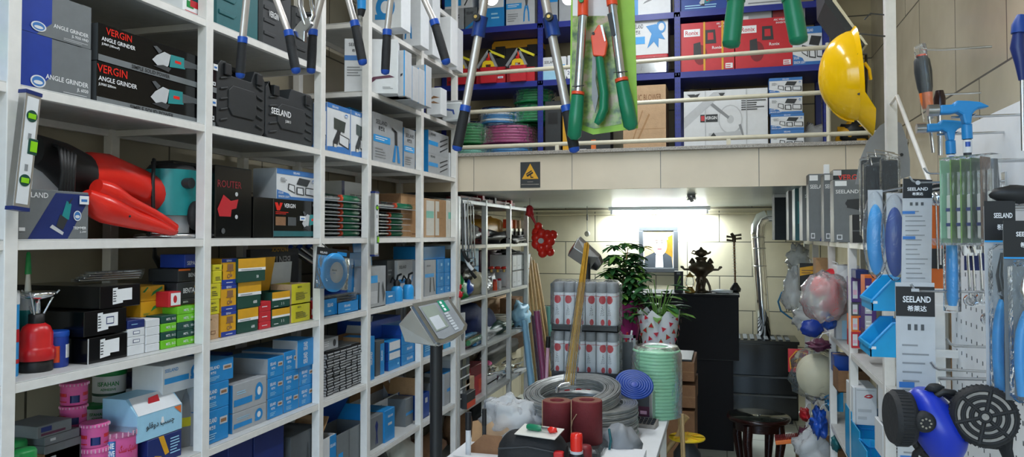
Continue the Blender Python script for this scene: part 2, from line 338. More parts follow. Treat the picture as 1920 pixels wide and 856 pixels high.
# ================================================================ the room
def tiles(name, col, grout, sx, sy, axis, off=.5, shift=(0,0,0), rough=.35):
    m, nt, b, o = newmat(name); N, L = nt.nodes, nt.links
    tc = N.new('ShaderNodeTexCoord'); sp = N.new('ShaderNodeSeparateXYZ'); cb = N.new('ShaderNodeCombineXYZ')
    L.new(tc.outputs['Object'], sp.inputs[0])
    def ad(i, v):
        a = N.new('ShaderNodeMath'); a.operation = 'ADD'; L.new(sp.outputs[i], a.inputs[0]); a.inputs[1].default_value = v; return a
    h = ad('XYZ'.index(axis[0]), shift[0]); v = ad('XYZ'.index(axis[1]), shift[1])
    L.new(h.outputs[0], cb.inputs[0]); L.new(v.outputs[0], cb.inputs[1])
    bt = N.new('ShaderNodeTexBrick'); bt.inputs['Scale'].default_value = 1; bt.inputs['Brick Width'].default_value = sx; bt.inputs['Row Height'].default_value = sy
    bt.inputs['Mortar Size'].default_value = .0045; bt.inputs['Mortar Smooth'].default_value = .1; bt.offset = off; bt.inputs['Bias'].default_value = 0
    c = hexc(col); bt.inputs['Color1'].default_value = c; bt.inputs['Color2'].default_value = tuple(x*.93 for x in c[:3])+(1,); bt.inputs['Mortar'].default_value = hexc(grout)
    L.new(cb.outputs[0], bt.inputs['Vector'])
    nz = N.new('ShaderNodeTexNoise'); nz.inputs['Scale'].default_value = 6; L.new(tc.outputs['Object'], nz.inputs['Vector'])
    mx = N.new('ShaderNodeMixRGB'); mx.blend_type = 'MULTIPLY'; mx.inputs[0].default_value = .25
    L.new(bt.outputs['Color'], mx.inputs[1]); L.new(nz.outputs['Fac'], mx.inputs[2]); L.new(mx.outputs[0], b.inputs['Base Color'])
    b.inputs['Roughness'].default_value = rough
    bp = N.new('ShaderNodeBump'); bp.inputs['Strength'].default_value = .4; bp.inputs['Distance'].default_value = .003; bp.invert = True
    L.new(bt.outputs['Fac'], bp.inputs['Height']); L.new(bp.outputs['Normal'], b.inputs['Normal'])
    MATS[name] = m; return m
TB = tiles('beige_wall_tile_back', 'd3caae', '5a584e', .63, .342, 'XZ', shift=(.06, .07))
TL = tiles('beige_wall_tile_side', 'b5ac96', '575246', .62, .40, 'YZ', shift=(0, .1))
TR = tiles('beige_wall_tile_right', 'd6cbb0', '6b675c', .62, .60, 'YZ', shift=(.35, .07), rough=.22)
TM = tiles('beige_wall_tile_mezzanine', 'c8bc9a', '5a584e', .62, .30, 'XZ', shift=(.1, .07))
FL = tiles('pale_floor_tile', 'c9ccc4', '8b8d86', .6, .6, 'XY', off=0, rough=.18)
TF = tiles('fascia_tile', 'ddd0b8', '7c766a', .75, .5, 'XZ', off=0, shift=(.0, .25), rough=.3)
SLAB = mat('slab_plaster', 'cdd6d6', .3, 0, .04, 3); CEIL = mat('ceiling_paint', 'dedede', .7, 0, .03, 3)
WLX, WRX, YB, YF, ZC = -2.13, .98, 7.8, -1.6, 3.7
struct(MB().box(WLX-.1, WRX+.1, YF, YB+.1, -.1, 0, FL), 'floor')
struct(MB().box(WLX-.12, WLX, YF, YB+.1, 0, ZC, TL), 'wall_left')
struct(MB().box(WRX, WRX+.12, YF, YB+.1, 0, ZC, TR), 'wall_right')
struct(MB().box(WLX, WRX, YB, YB+.12, 0, 2.02, TB), 'wall_back')
struct(MB().box(WLX-.1, WRX+.1, YF, YB+.2, ZC, ZC+.1, CEIL), 'ceiling')
# mezzanine slab with tiled fascia and a granite edge
mz = MB(); mz.box(WLX, WRX, 4.62, YB+.12, 1.995, 2.2, SLAB); struct(mz, 'trim_slab')
fz = MB(); z0, z1 = 1.99, 2.215
for k, (a, b) in enumerate(((WLX, -1.575), (-1.571, -.925), (-.921, -.378), (-.374, .19), (.194, .66), (.664, WRX))):
    fz.box(a, b, 4.6, 4.625, z0, z1, mat('fascia_tile_plain', 'd9ccb6', .3, 0, .05, 4))
fz.box(WLX, WRX, 4.606, 4.622, z0, z1, 'grey'); struct(fz, 'trim_fascia')
gr = mat('speckled_granite', '97918a', .3, 0, .5, 220)
struct(MB().cbox(WLX, WRX, 4.57, 4.75, 2.215, 2.238, gr, .003), 'trim_granite_edge')
struct(MB().box(WLX, WRX, 4.75, 5.62, 2.2, 2.225, 'stone'), 'floor_mezzanine')
struct(MB().box(WLX, WRX, 5.62, 5.72, 2.2, ZC, TM), 'wall_mezzanine')
# shop front behind the camera: low wall piers and a wide open doorway with glass above
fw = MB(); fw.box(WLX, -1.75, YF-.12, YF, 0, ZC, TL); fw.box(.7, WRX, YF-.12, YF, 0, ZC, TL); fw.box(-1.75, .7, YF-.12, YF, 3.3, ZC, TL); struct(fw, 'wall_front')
df = MB()
for x in (-1.75, -.95, -.12, .66): df.box(x, x+.04, YF-.09, YF-.03, 0, 3.3, 'aluminium')
df.box(-1.75, .7, YF-.09, YF-.03, 2.3, 2.35, 'aluminium'); struct(df, 'door_1')
# cable trunking and pipes high on the back wall
tr = MB(); tr.box(WLX, WRX, YB-.02, YB, 1.955, 1.975, 'cream'); tr.cyl((WLX, YB-.02, 1.925), (WRX, YB-.02, 1.925), .008, 'cream'); struct(tr, 'trim_conduit')
# pale tiled pier on the right-hand wall
# ---- lamps
def light(name, kind, loc, power, col, size=None, size_y=None, rot=None, parent=None):
    l = bpy.data.lights.new(name, kind); l.energy = power; l.color = col
    if kind == 'AREA': l.shape = 'RECTANGLE'; l.size = size; l.size_y = size_y
    if kind == 'POINT': l.shadow_soft_size = size
    o = bpy.data.objects.new(name, l); COL.objects.link(o); o.location = loc
    if rot: o.rotation_euler = rot
    if parent: o.parent = parent
    return o
def tube_light(label, loc, L_, rz, power, es, group=None, down=True):
    r = empty('fluorescent_lamp', label, 'lamp', loc, rz, group)
    MB().cbox(-L_/2-.03, L_/2+.03, -.03, .03, .0, .035, 'white', .004).build('lamp_housing', r)
    m = mat('tube_glow_%d' % es, 'ffffff', .4, 0, 0, emit='eaf6ff', es=es)
    MB().cyl((-L_/2, 0, -.022), (L_/2, 0, -.022), .013, m).build('lamp_tube', r)
    for s in (-1, 1): MB().box(s*L_/2-.01, s*L_/2+.01, -.015, .015, -.04, 0, 'cardwhite').build('lamp_holder', r)
    return r
lt = tube_light('white fluorescent tube lamp glaring under the low slab at the back wall', (onY(1235, 405, 7.66).x, 7.66, 1.961), .95, 0, 0, 60)
lg = light('tube_light_source', 'AREA', (0, 0, -.045), 52, (.86, .96, 1), .95, .05, parent=lt)
for i, (x, y) in enumerate(((-.55, .3), (-.55, 2.1), (-.55, 3.9))):
    t = tube_light('ceiling tube lamp of the front room, %s' % ['nearest the shop door', 'over the hanging loppers', 'nearest the balcony rail'][i], (x, y, ZC-.035), 1.2, R(90), 0, 20)
    light('ceiling_lamp_source', 'AREA', (0, 0, -.05), 25, (.95, .98, 1), 1.2, .12, parent=t)
# daylight: sky through the open shop front
w = bpy.data.worlds.new('world'); S.world = w; w.use_nodes = True; nt = w.node_tree
bg = nt.nodes['Background']; sk = nt.nodes.new('ShaderNodeTexSky'); sk.sky_type = 'NISHITA'; sk.sun_elevation = R(50); sk.sun_rotation = R(0); sk.sun_disc = False
nt.links.new(sk.outputs[0], bg.inputs['Color']); bg.inputs['Strength'].default_value = 1.3
# ---- camera
cam = bpy.data.cameras.new('camera'); co = bpy.data.objects.new('camera', cam); COL.objects.link(co); S.camera = co
co.location = (0, 0, H); co.rotation_euler = (R(90)+PT, 0, TH); cam.sensor_width = 36; cam.lens = F/1920*36; cam.shift_y = -(428-CY)/1920; cam.clip_start = .02
S.view_settings.view_transform = 'Standard'; S.view_settings.look = 'None'; S.view_settings.gamma = 1; S.view_settings.use_curve_mapping = False; S.view_settings.exposure = -0.22
# ================================================================ shelving
PW = .036; LS = -1.67
def shelving(label, X, Ys, levels, z_top, depth, mt, name='shelving_unit', bd='shelf_board', right=False, lip=.027, early=None):
    """white steel bay shelving: square front and rear posts, boards with folded front lips; X = front plane"""
    s = 1 if right else -1
    r = empty(name, label, 'shelving', (X, Ys[0], 0))
    def Bx(m, x0, x1, y0, y1, z0, z1, mm):
        a, b = sorted((s*x0, s*x1)); m.box(a, b, y0-Ys[0], y1-Ys[0], z0, z1, mm)
    for y in Ys:
        for q in (0, depth-PW):
            m = MB(); Bx(m, q, q+PW, y-PW/2, y+PW/2, 0, z_top, mt); m.build('post', r, bevel=.002)
    ya, yb = Ys[0], Ys[-1]
    for z in levels:
        ya = early if early and z < 2.2 else Ys[0]
        m = MB(); Bx(m, .004, depth, ya, yb, z-.004, z, bd); Bx(m, .003, .02, ya, yb, z-lip, z-.004, mt); Bx(m, depth-.02, depth-.003, ya, yb, z-lip, z-.004, mt)
        for y in Ys[:-1]+[Ys[-1]-.02]: Bx(m, .02, depth-.02, y, y+.02, z-lip, z-.005, mt)
        m.build('shelf', r, bevel=.001)
    return r
L0, L1, L2, L3, L4, L5, L6 = 2.43, 2.075, 1.692, 1.342, .987, .63, .26
U0, U1 = 2.76, 2.415
s1 = shelving('tall white steel shelving of the left wall, nearest the camera', LS, [.70, 1.413, 2.13, 2.872], [L6, L5, L4, L3, L2, L1, L0, 2.8], 3.1, .42, 'white_paint')
s2 = shelving('tall white steel shelving of the left wall reaching to the balcony', LS, [3.314, 3.975, 4.545], [L6, L5, L4, L3, L2, L1, U1, U0, 3.1], 3.3, .42, 'white_paint', early=2.892)
s3 = shelving('lower grey shelving under the balcony slab, left wall', LS, [4.60, 5.179, 5.812, 6.36], [.2, .555, .915, 1.275, 1.64, 1.945], 1.96, .42, mat('pale_grey_paint', 'd2d3d1', .35, .2, .05))
# ================================================================ goods on the left-hand shelves
def zL(x, y, X=LX): return onX(x, y, X).z
def lroot(name, label, cat, x0, x1, base, X=LX, group=None):
    Y0, Y1 = span(x0, x1, X); return empty(name, label, cat, (X, Y0, base), R(90), group), Y1-Y0
def at_left(x, y, X, base): # local coordinates (along shelf, height) of a picture point for an object rooted at its x0
    return
SL = 'SEELAND'; CN = '希莱达'
# --- generic artwork recipes
def A_blue(t=SL):
    return [('t','f',t,.12,.62,.15,'white',.38),('t','f',CN,.2,.42,.12,'white',.25),('r','f',.62,.5,.93,.72,'lightgrey'),('r','f',.66,.55,.89,.66,'kraft2'),('ln','f',.12,.12,.5,.32,3,'paleblue')]
def A_solar():
    return [('r','f',.0,.82,1,1,'midblue'),('t','f',SL,.4,.87,.07,'white',.2),('p','f',[(0,.0),(.4,.0),(.28,.2),(0,.3)],'midblue'),('r','f',0,0,1,.1,'midblue'),('i','f','solar',.26,.14,.97,.78),('i','f','badge',.88,.62,.96,.76),
            ('t','f','SOLAR',.03,.17,.07,'white',.16),('t','f','SENSOR LIGHT',.03,.05,.07,'white',.34),('ln','f',.08,.55,.25,.72,3,'grey')]
def A_flood():
    return [('r','f',.0,.9,1,1,'midblue'),('t','f',SL,.2,.92,.045,'white',.4),('p','f',[(0,.0),(1,.0),(1,.3),(.8,.18),(0,.12)],'midblue'),('i','f','flood',.2,.12,.95,.74),('i','f','badge',.72,.78,.9,.87)]
def A_plier(ic='plier', x0=.55, x1=.95):
    return [('t','f',SL,.08,.78,.09,'charcoal',.48),('t','f',CN,.16,.66,.09,'charcoal',.28),('r','f',.0,.42,.55,.56,'blue2'),('ln','f',.06,.46,.5,.54,2,'white'),('i','f',ic,x0,.08,x1,.8),('ln','f',.06,.1,.42,.32,4,'grey')]
def A_dark(t1, t2, text=SL):
    return [('t','f',text,.05,.8,.12,'white',.35),('p','f',[(.2,0),(.62,0),(.98,.95),(.56,.95)],'navy'),('t','f',t1,.97,.2,.07,'white',.3,'r'),('t','f',t2,.97,.1,.06,'white',.25,'r')]
# --- level 1: grinder boxes
gz = zL(168, 93)
def A_jl(t2, lit): return [('r','f',.0,.0,.35,1,'midblue'),('r','f',.35,.0,.72,1,'cobalt'),('p','f',[(.62,0),(1,0),(1,1),(.93,1)],'boxgrey'),('p','f',[(.02,.3),(.1,.8),(.35,.86),(.38,.55),(.25,.2)],'teal'),('p','f',[(.36,.35),(.36,.85),(.46,.9),(.52,.6),(.5,.3)],lit),
    ('t','f','ANGLE GRINDER',.98,.25,.09,'white',.3,'r'),('t','f',t2,.98,.13,.08,'white',.2,'r'),('ln','f',.8,.03,.98,.1,2,'lightgrey'),('i','f','badge',.58,.06,.68,.28)]
lc('grinder_box','blue and grey angle grinder carton, lower one of the pair at the left edge',-150,167,(168,93),L1,.16,'boxgrey',A_jl('JL 6020','teal'),group='blue and grey angle grinder cartons')
lc('grinder_box','blue and grey angle grinder carton on top of its twin at the left edge',-150,166,(168,14),gz+.001,.16,'boxgrey',A_jl('JL 9555 HND','paleblue'),group='blue and grey angle grinder cartons')
def A_verg(t2, x): return [('r','f',0,0,1,.17,'boxgrey'),('t','f','VERGIN',x,.74,.19,'brightred',.32),('t','f','ANGLE GRINDER',max(.01,x-.03),.55,.11,'white',.36),('t','f',t2,max(.01,x-.03),.42,.08,'white',.24),('t','f','SIMPLE SOLID POWER',.24,.035,.11,'black',.52),
    ('i','f','grinder',.4,.22,.86,.88),('e','f',.97,.3,.012,.04,0,'white'),('r','f',.955,.22,.985,.34,'cardwhite'),('r','f',.963,.25,.977,.31,'charcoal'),('ln','l',.2,.1,.8,.9,9,'cardwhite'),('r','l',.05,.7,.25,.9,'brightred')]
vz = zL(180, 112)
lc('grinder_box','long black angle grinder carton, lower of the two beside the black tool case',177,402,(180,112),L1,.13,'black_gloss',A_verg('JL9060 230mm',.0),side='darkgrey',group='long black angle grinder cartons',sticker=(.955,.62,.045,.2))
lc('grinder_box','long black angle grinder carton, upper of the two, orange-red name across its top left',179,404,(180,40),vz+.001,.13,'black_gloss',A_verg('JL9069 (180mmP)',.05),side='darkgrey',group='long black angle grinder cartons',sticker=(.955,.72,.045,.2))
def toolcase(label, x0, x1, yt, base, D=.11, m='charcoal', text=None, sub=None, X=LX, group=None, handle=(.2,.55), tx=.25, name='tool_case', yb=None):
    r, w = lroot(name, label, 'case', x0, x1, base, X, group)
    h = zL(x0, yt, X)-base; c = min(w, h)*.1; a, b = handle[0]*w, handle[1]*w; n = .045
    o = [(c,0),(w-c,0),(w,c),(w,h-c),(w-c,h),(b+.02,h),(b,h-n),(a,h-n),(a-.02,h),(c,h),(0,h-c),(0,c)]
    body = MB(); body.prism(o, 0, D*.48, m); body.prism(o, D*.52, D, m); body.prism([(p[0]*.98+w*.01, p[1]*.98+h*.01) for p in o], D*.48, D*.52, 'black')
    for i in range(5):
        u = h*(.12+.15*i)
        body.prism([(w*.06,u),(w*.2,u+h*.04),(w*.2,u+h*.07),(w*.06,u+h*.03)], -.006, .001, m); body.prism([(w*.94,u),(w*.8,u+h*.04),(w*.8,u+h*.07),(w*.94,u+h*.03)], -.006, .001, m)
    body.prism([(w*.22,h*.34),(w*.3,h*.24),(w*.75,h*.24),(w*.8,h*.34),(w*.8,h*.6),(w*.75,h*.68),(w*.3,h*.68),(w*.22,h*.6)], -.005, .001, m)
    body.build('case_shell', r, bevel=.004)
    hb = MB(); hb.tube([(a-.01,D/2,h-.01),(a+.01,D/2,h+.0),(b-.01,D/2,h+.0),(b+.01,D/2,h-.01)], .011, 'black', 8); hb.build('handle', r)
    for u in (.12,.78):
        MB().box(w*u, w*u+.035, -.012, .02, h-.05, h-.008, 'black').build('latch', r, bevel=.003)
    if text:
        t = MB(); t.text(text, (w*tx, -.0065, h*.46), (1,0,0), (0,0,1), h*.11, 'white', w*.5, off=.02)
        if sub: t.text(sub, (w*(tx+.28), -.0065, h*.35), (1,0,0), (0,0,1), h*.06, 'white', w*.2)
        t.build('raised_lettering', r)
    return r
toolcase('tall matte black tool case standing beside the long black grinder cartons', 403, 494, 108, L1, .13, 'charcoal2', group=None, handle=(.25,.7))
toolcase('lower black tool case with white lettering, next to the floodlight cartons', 496, 586, 150, L1, .13, 'charcoal', SL, 'JL8813', handle=(.1,.45), tx=.08)
# floodlight cartons
for i, (a, b, y, n) in enumerate(((587, 611, 192, 'mostly hidden between black tool case and post'), (612, 656, 190, 'first tall one right of the second post'), (657, 691, 205, 'right of the tall one, a blue box behind it'))):
    lc('floodlight_box', 'white and blue solar floodlight carton, '+n, a, b, y, L1, .12, 'cardwhite', A_flood(), group='solar floodlight cartons', side='midblue')
lc('carton','plain blue carton behind the shorter floodlight carton',655,690,200,L1,.12,'blue',[],X=LX-.14)
lc('plier_box','large pale grey carton picturing long blue water pump pliers',699,755,208,L1,.12,'cardgrey',A_plier('longplier'))
lc('plier_box','grey carton picturing long nose pliers, right of the water pump plier carton',757,791,238,L1,.1,'cardgrey',A_plier('nose'),side='blue')
z = zL(797, 285)
for a, (yy, b) in enumerate(((285, L1), (242, z+.001))):
    lc('cable_cutter_box','grey and blue cutter carton under the lopper grip, '+['lower of two','upper of two'][a],803,841,yy,b,.12,'cardgrey',[('t','f',SL,.1,.8,.1,'charcoal',.35),('r','f',0,.38,.45,.56,'blue2'),('i','f','cable',.5,.1,.98,.85)],side='blue',group='grey cutter cartons by the balcony',X=LX)
lc('small_box','small white and blue box at the end of the level-with-balcony shelf',843,853,286,L1,.08,'cardwhite',[('r','f',.5,0,1,1,'blue')])
# --- level 0 (top, partly out of view)
def plain_case(label, x0, x1, yt, base, D, m, X=LX, text=None):
    r, w = lroot('tool_case', label, 'case', x0, x1, base, X); h = yt-base
    b = MB(); b.cbox(0,w,0,D*.48,0,h,m,.012); b.cbox(0,w,D*.52,D,0,h,m,.012); b.box(.01,w-.01,D*.4,D*.6,.01,h-.01,'black')
    for i in range(4): b.prism([(w*.08,h*(.2+.2*i)),(w*.4,h*(.2+.2*i)),(w*.46,h*(.26+.2*i)),(w*.08,h*(.26+.2*i))], -.004, .001, m)
    b.build('case_shell', r, bevel=.006)
    MB().tube([(w*.35,-.004,h*.9),(w*.37,-.03,h*.9),(w*.63,-.03,h*.9),(w*.65,-.004,h*.9)], .009, 'black', 8).build('handle', r)
    if text: MB().text(text, (w*.2,-.006,h*.5), (1,0,0),(0,0,1), h*.1, 'white', w*.3).build('raised_lettering', r)
    return r
plain_case('teal plastic tool case on the top shelf at the upper left', 398, 483, 2.7, L0, .3, 'tealdark')
plain_case('dark grey tool case on the top shelf beside the teal case', 486, 545, 2.68, L0, .3, 'charcoal', text='VERGIN')
plain_case('dark grey tool case on the top shelf right up to the post', 548, 598, 2.66, L0, .3, 'charcoal2', text='VERGIN')
lc('small_box','small white box with red and green print on the top shelf',338,372,(340,-8),L0,.1,'white',[('r','f',.2,.5,.6,.9,'green'),('r','f',.4,.6,.9,1,'redbox'),('ln','f',.1,.1,.9,.35,2,'redbox')])
# --- level 2
lc('trimmer_box','grey and blue trimmer carton in front of the red blower',34,167,352,L2,.12,'boxgrey',[('p','f',[(.12,0),(.68,0),(1,.85),(1,.95),(.5,.95)],'navy'),('t','f',SL,.02,.83,.11,'white',.4),('i','f','trimmer',.38,.08,.75,.8),('t','f','TRIMMER',.96,.2,.06,'white',.2,'r'),('t','f','JL 2707',.96,.12,.05,'white',.15,'r'),('i','f','badge',.76,.38,.88,.6),('r','f',.0,.16,.08,.23,'cardwhite')],sticker=(.84,.74,.14,.18))
lc('trimmer_box','grey trimmer carton cut off by the left edge',-95,14,352,L2,.12,'boxgrey',[('t','f',SL,.98,.83,.11,'white',.5,'r'),('ln','f',.8,.4,.98,.6,3,'lightgrey')])
lc('white_box','plain white carton standing behind the trimmer carton',58,120,(92,312),L2,.1,'white',[('ln','f',.1,.3,.4,.5,2,'grey')],X=LX-.15)
lc('white_box','white carton with a faint line drawing, behind the hanging level',-60,30,(10,298),L2,.1,'white',[('ln','f',.5,.6,.9,.8,2,'grey')],X=LX-.17)
# red leaf blower lying on the shelf, black dust bag end to the left
r, w = lroot('leaf_blower', 'big red leaf blower lying on the shelf behind the trimmer carton', 'blower', 95, 330, L2, LX-.06)
XB = LX-.13
def lp(x, y, X=XB): p = onX(x, y, X); return (p.y-r.location.y, -(X-r.location.x), p.z-r.location.z)
def ringz(m, pts, mm, n=18, flat=.9):
    """rings given by picture centre and half-height"""
    rings = []
    for (x, y, hh) in pts:
        c = Vector(lp(x, y)); k = abs(lp(x, y-hh)[2]-c.z)
        rings.append([c+Vector((0, k*flat*cos(2*pi*j/n), k*sin(2*pi*j/n))) for j in range(n)])
    m.ring(rings, mm); return m
ringz(MB(), [(150,330,40),(165,326,42),(200,330,42),(250,350,40),(290,366,36),(315,380,26),(325,388,10)], 'brightred').build('motor_housing', r)
ringz(MB(), [(62,280,30),(90,292,34),(120,312,44),(150,328,44),(156,328,41)], 'black').build('collection_collar', r)
hb = MB()
hb.tube([Vector(lp(x,y,LX-.035)) for x, y in ((160,365),(185,388),(215,398),(250,412),(285,420),(322,434),(330,432))], [.02,.05,.04,.03,.024,.018,.01], 'brightred', 12)
hb.tube([Vector(lp(x,y,LX-.035)) for x, y in ((180,350),(205,362),(235,378),(270,392),(300,408),(325,428))], [.025,.04,.022,.018,.018,.02], 'brightred', 12)
hb.build('handle', r, sub=1)
MB().cbox(lp(168,0)[0], lp(205,0)[0], .0, .12, lp(170,402,LX-.03)[2], lp(170,345,LX-.03)[2], 'brightred', .01).build('battery_box', r)
cbm = MB()
for k in range(5): cbm.tube([Vector(lp(90+k*9, 268+3*k)), Vector(lp(112+k*7, 275+k*4, LX-.05)), Vector(lp(118+k*5, 320, LX-.03)), Vector(lp(112+k*6, 368, LX-.05))], .006, 'black', 6)
cbm.build('power_cord', r)
MB().box(lp(240,0)[0], lp(258,0)[0], .012, .014, lp(245,350,LX-.02)[2], lp(245,337,LX-.02)[2], 'white').build('price_sticker', r)
MB().ball(lp(243,405,LX-.0), .004, 'black').build('screw', r)
r, w = lroot('dust_bag', 'black cloth dust bag at the left edge behind the hanging level', 'bag', -60, 62, L2, LX-.2)
MB().ball((.1,.1,.145), .145, 'black', 16, 10, 1.0, .7, 1, .3, 4).build('bag_body', r)
# plunge router
r, w = lroot('plunge_router', 'teal plunge router standing on its steel base', 'router', 324, 397, L2, LX-.02)
h = zL(360, 302)-L2
b = MB(); b.cyl((w*.5,.09,h*.3),(w*.5,.09,h*.9), w*.42, 'teal', n=20); b.lathe([(w*.42,0),(w*.36,h*.06),(w*.2,h*.09)], 'black', 20, (w*.5,.09,h*.9)); b.build('motor_housing', r)
MB().lathe([(w*.55,0),(w*.6,.003),(w*.6,.012),(w*.5,.018)], 'steel', 28, (w*.5,.09,0)).build('base_plate', r)
MB().cyl((w*.5,.09,.018),(w*.5,.09,h*.3), w*.3, 'lightgrey', n=20).build('collet_housing', r)
for u in (.05, .92): MB().cyl((w*u,.09,.015),(w*u,.09,h*.7), .009, 'steel').build('plunge_column', r)
MB().ball((w*.55,-.0,h*.3), .05, 'rubber', 14, 10, .6, .45, 1).build('side_handle', r)
MB().cyl((w*.4,-.008,h*.72),(w*.4,.02,h*.72), .018, 'charcoal').build('speed_dial', r)
MB().tube([(w*.1,.09,h*.95),(-.02,.06,h),(-.035,.05,h*.7),(-.03,.05,h*.2),(-.02,.08,.01)], .006, 'black').build('power_cord', r)
lc('carton','cream and dark carton behind the plunge router',324,400,300,L2,.1,'charcoal2',[('r','f',0,0,.22,.97,'cream')],X=LX-.2)
lc('tool_box','tall glossy black carton printed with a red machine',403,473,308,L2,.22,'black_gloss',[('t','f','ROUTER',.05,.7,.1,'darkred',.65),('p','f',[(.05,.4),(.2,.6),(.4,.52),(.6,.55),(.55,.42),(.42,.4),(.4,.3),(.1,.3)],'redbox'),('e','f',.55,.62,.04,.03,0,'lightgrey'),('e','f',.55,.3,.04,.03,0,'lightgrey'),('e','f',.2,.1,.05,.04,0,'darkgrey')],side='black_gloss',c=.004)
vz = zL(476, 368, LX)
lc('tool_box','wide glossy black carton printed with a teal sander',475,606,368,L2,.2,'black_gloss',[('p','f',[(.27,.9),(.31,.9),(.33,.8),(.34,.9),(.38,.9),(.34,.7),(.3,.7)],'brightred'),('t','f','VERGIN',.4,.78,.11,'white',.24),('ln','f',.28,.6,.48,.68,2,'brightred'),('r','f',.25,.04,1,.18,'tealdark'),('r','f',.28,.32,.42,.54,'kraft2'),('r','f',.45,.32,.57,.54,'darkgrey'),
   ('i','f','grinder',.66,.2,1,.72,None),('ln','f',.84,.24,.98,.3,1,'white'),('ln','f',.82,.86,.98,.93,2,'lightgrey'),('r','f',.245,.02,.25,.98,'darkgrey')],sticker=(.62,.46,.08,.12))
lc('solar_lamp_box','white and blue solar lamp carton standing on the black sander carton',518,592,(518,314),vz+.001,.11,'cardwhite',A_solar(),X=LX-.02,side='cardgrey')
# green loppers packed on printed cards, stacked flat in the gap bay
def lopper_pack(x0, x1, z, label, X=LX, grp='packed loppers stacked in the gap bay', big=False, tilt=0):
    r, w = lroot('packed_lopper', label, 'lopper', x0, x1, z, X, grp)
    if tilt: r.rotation_euler = (0, tilt, R(90))
    MB().box(-.01, w+.01, 0, .22, 0, .002, 'lightgrey').build('backing_card', r)
    for q in (.05,.15):
        MB().cyl((0,q,.018),(w*.55,q,.018), .009, 'steel', n=10).build('arm', r); MB().lathe([(.012,0),(.016,.01),(.015,w*.38),(.009,w*.44)], 'lopgreen', 12, (w*.56,q,.018), 'x').build('grip', r)
    for q in (.05,.15): MB().cyl((w*.52,q,.018),(w*.56,q,.018), .014, 'orangered', n=10).build('collar', r)
    MB().box(-.01, w+.012, -.004, .224, .03, .0312, 'blister').build('wrapping_film', r)
    return r
zz = [1.695, 1.728, 1.761, 1.794, 1.827, 1.86]
for i, zt in enumerate(zz):
    lopper_pack(612, 688, zt, 'green gripped lopper on a card in the gap stack, %s of six' % ['bottom','second from bottom','third from bottom','third from top','second from top','top'][i])
for i, zt in enumerate(zz[:5]):
    lopper_pack(714, 768 if i < 4 else 786, zt+(0 if i < 4 else .02), 'lopper in shiny film %s' % ['at the bottom of the stack right of the short level','second from bottom in the stack right of the short level','third from bottom in the stack right of the short level','fourth from bottom in the stack right of the short level','on top of the stack right of the short level'][i], grp='film wrapped loppers beside the brown carton')
lc('carton','blue and white carton behind the stacked loppers',640,690,338,L2,.1,'cardwhite',[('r','f',0,0,.1,1,'navy'),('t','f',SL,.3,.7,.08,'grey',.6)],X=LX-.25)
lc('brown_carton','brown cardboard carton standing behind the film wrapped loppers',752,791,362,L2,.2,'kraft',[('ln','f',.5,.05,.9,.12,1,'kraft2'),('r','f',.7,.3,.78,.36,'offwhite')],X=LX-.05,side='kraft2')
for i, (a, b) in enumerate(((796, 815), (816, 836), (837, 858))):
    lc('brown_carton','pale worn carton on the middle shelf below the cutter cartons, '+['left of three','middle of three','right of three'][i],a,b,[371,373,375][i],L2,.2,['palekraft','kraft','offwhite'][i],[('r','f',.15 if i != 1 else 0,.05,.95 if i != 1 else .35,.95,'offwhite'),('r','f',.15,.5,.9,.68,'seafoam' if i != 1 else 'kraft')],side='palekraft',group='worn pale cartons')
# --- unit 2 upper shelves
def ucart(name, label, x0, x1, yt, base, Y, D, bc, ops, **k): return yc(name, label, x0, x1, yt, base, Y, D, bc, ops, **k)
# big white carton seen side-on at the end of the upper shelf
turned('snips_box','large white carton picturing steel snips, under the hanging loppers',646,744,72,U1,3.345,20,.12,'cardwhite',[('t','f',SL,.08,.86,.06,'charcoal',.36),('t','f',CN,.14,.75,.06,'charcoal',.2),('r','f',0,.6,.42,.69,'midblue'),('ln','f',.05,.3,.35,.5,4,'grey'),('p','f',[(.4,.22),(.55,.3),(.85,.34),(.95,.3),(.6,.26),(.45,.14)],'plum'),('ln','f',.72,.08,.92,.13,2,'grey')],side='blue')
for i, (x0, x1, y, Y_) in enumerate(((747,760,97,3.50),(750,761,119,3.53),(762,774,126,3.62),(775,786,130,3.715),(787,799,124,3.80))):
    x0 = x1-46; ucart('upright_box','narrow white blue-edged box on the upper shelf, %s' % ['against the snips carton','second from the snips carton','middle of the five','fourth, left of the post','last, behind the post'][i],x0,x1,y,U1,Y_,.085,'lightgrey',[('r','f',.95,0,1,1,'blue2'),('p','f',[(.82,.42),(.9,.45),(.91,.5),(.82,.48)],'charcoal')],group='row of narrow boxed tools',side='cardwhite')
ucart('pruner_box','small white box picturing a pruner, at the end of the upper shelf',800,827,165,U1,4.09,.1,'cardwhite',[('p','f',[(.1,.55),(.5,.7),(.95,.62),(.5,.6)],'kraft2'),('p','f',[(.1,.45),(.5,.5),(.95,.4),(.5,.42)],'kraft2')])
r = empty('shrink_wrapped_pack', 'white film wrapped pack picturing a blue clamp, beside the big silver lopper', 'pack', onY(828, 232, 4.36), 0)
a = onY(828, 232, 4.36); b_ = onY(866, 190, 4.36); W_, H_ = b_.x-a.x, b_.z-U1
r.location = (a.x, 4.36, U1)
mb = MB(); mb.cbox(0, W_, 0, .15, 0, H_, 'white', .01); art(mb, W_, .15, H_, [('p','f',[(.1,.6),(.1,.7),(.6,.6),(.65,.35),(.58,.35),(.52,.52)],'royal')]); mb.build('pack_body', r)
MB().cbox(-.006, W_+.006, -.006, .156, -.0, H_+.01, 'film', .012).build('wrapping_film', r)
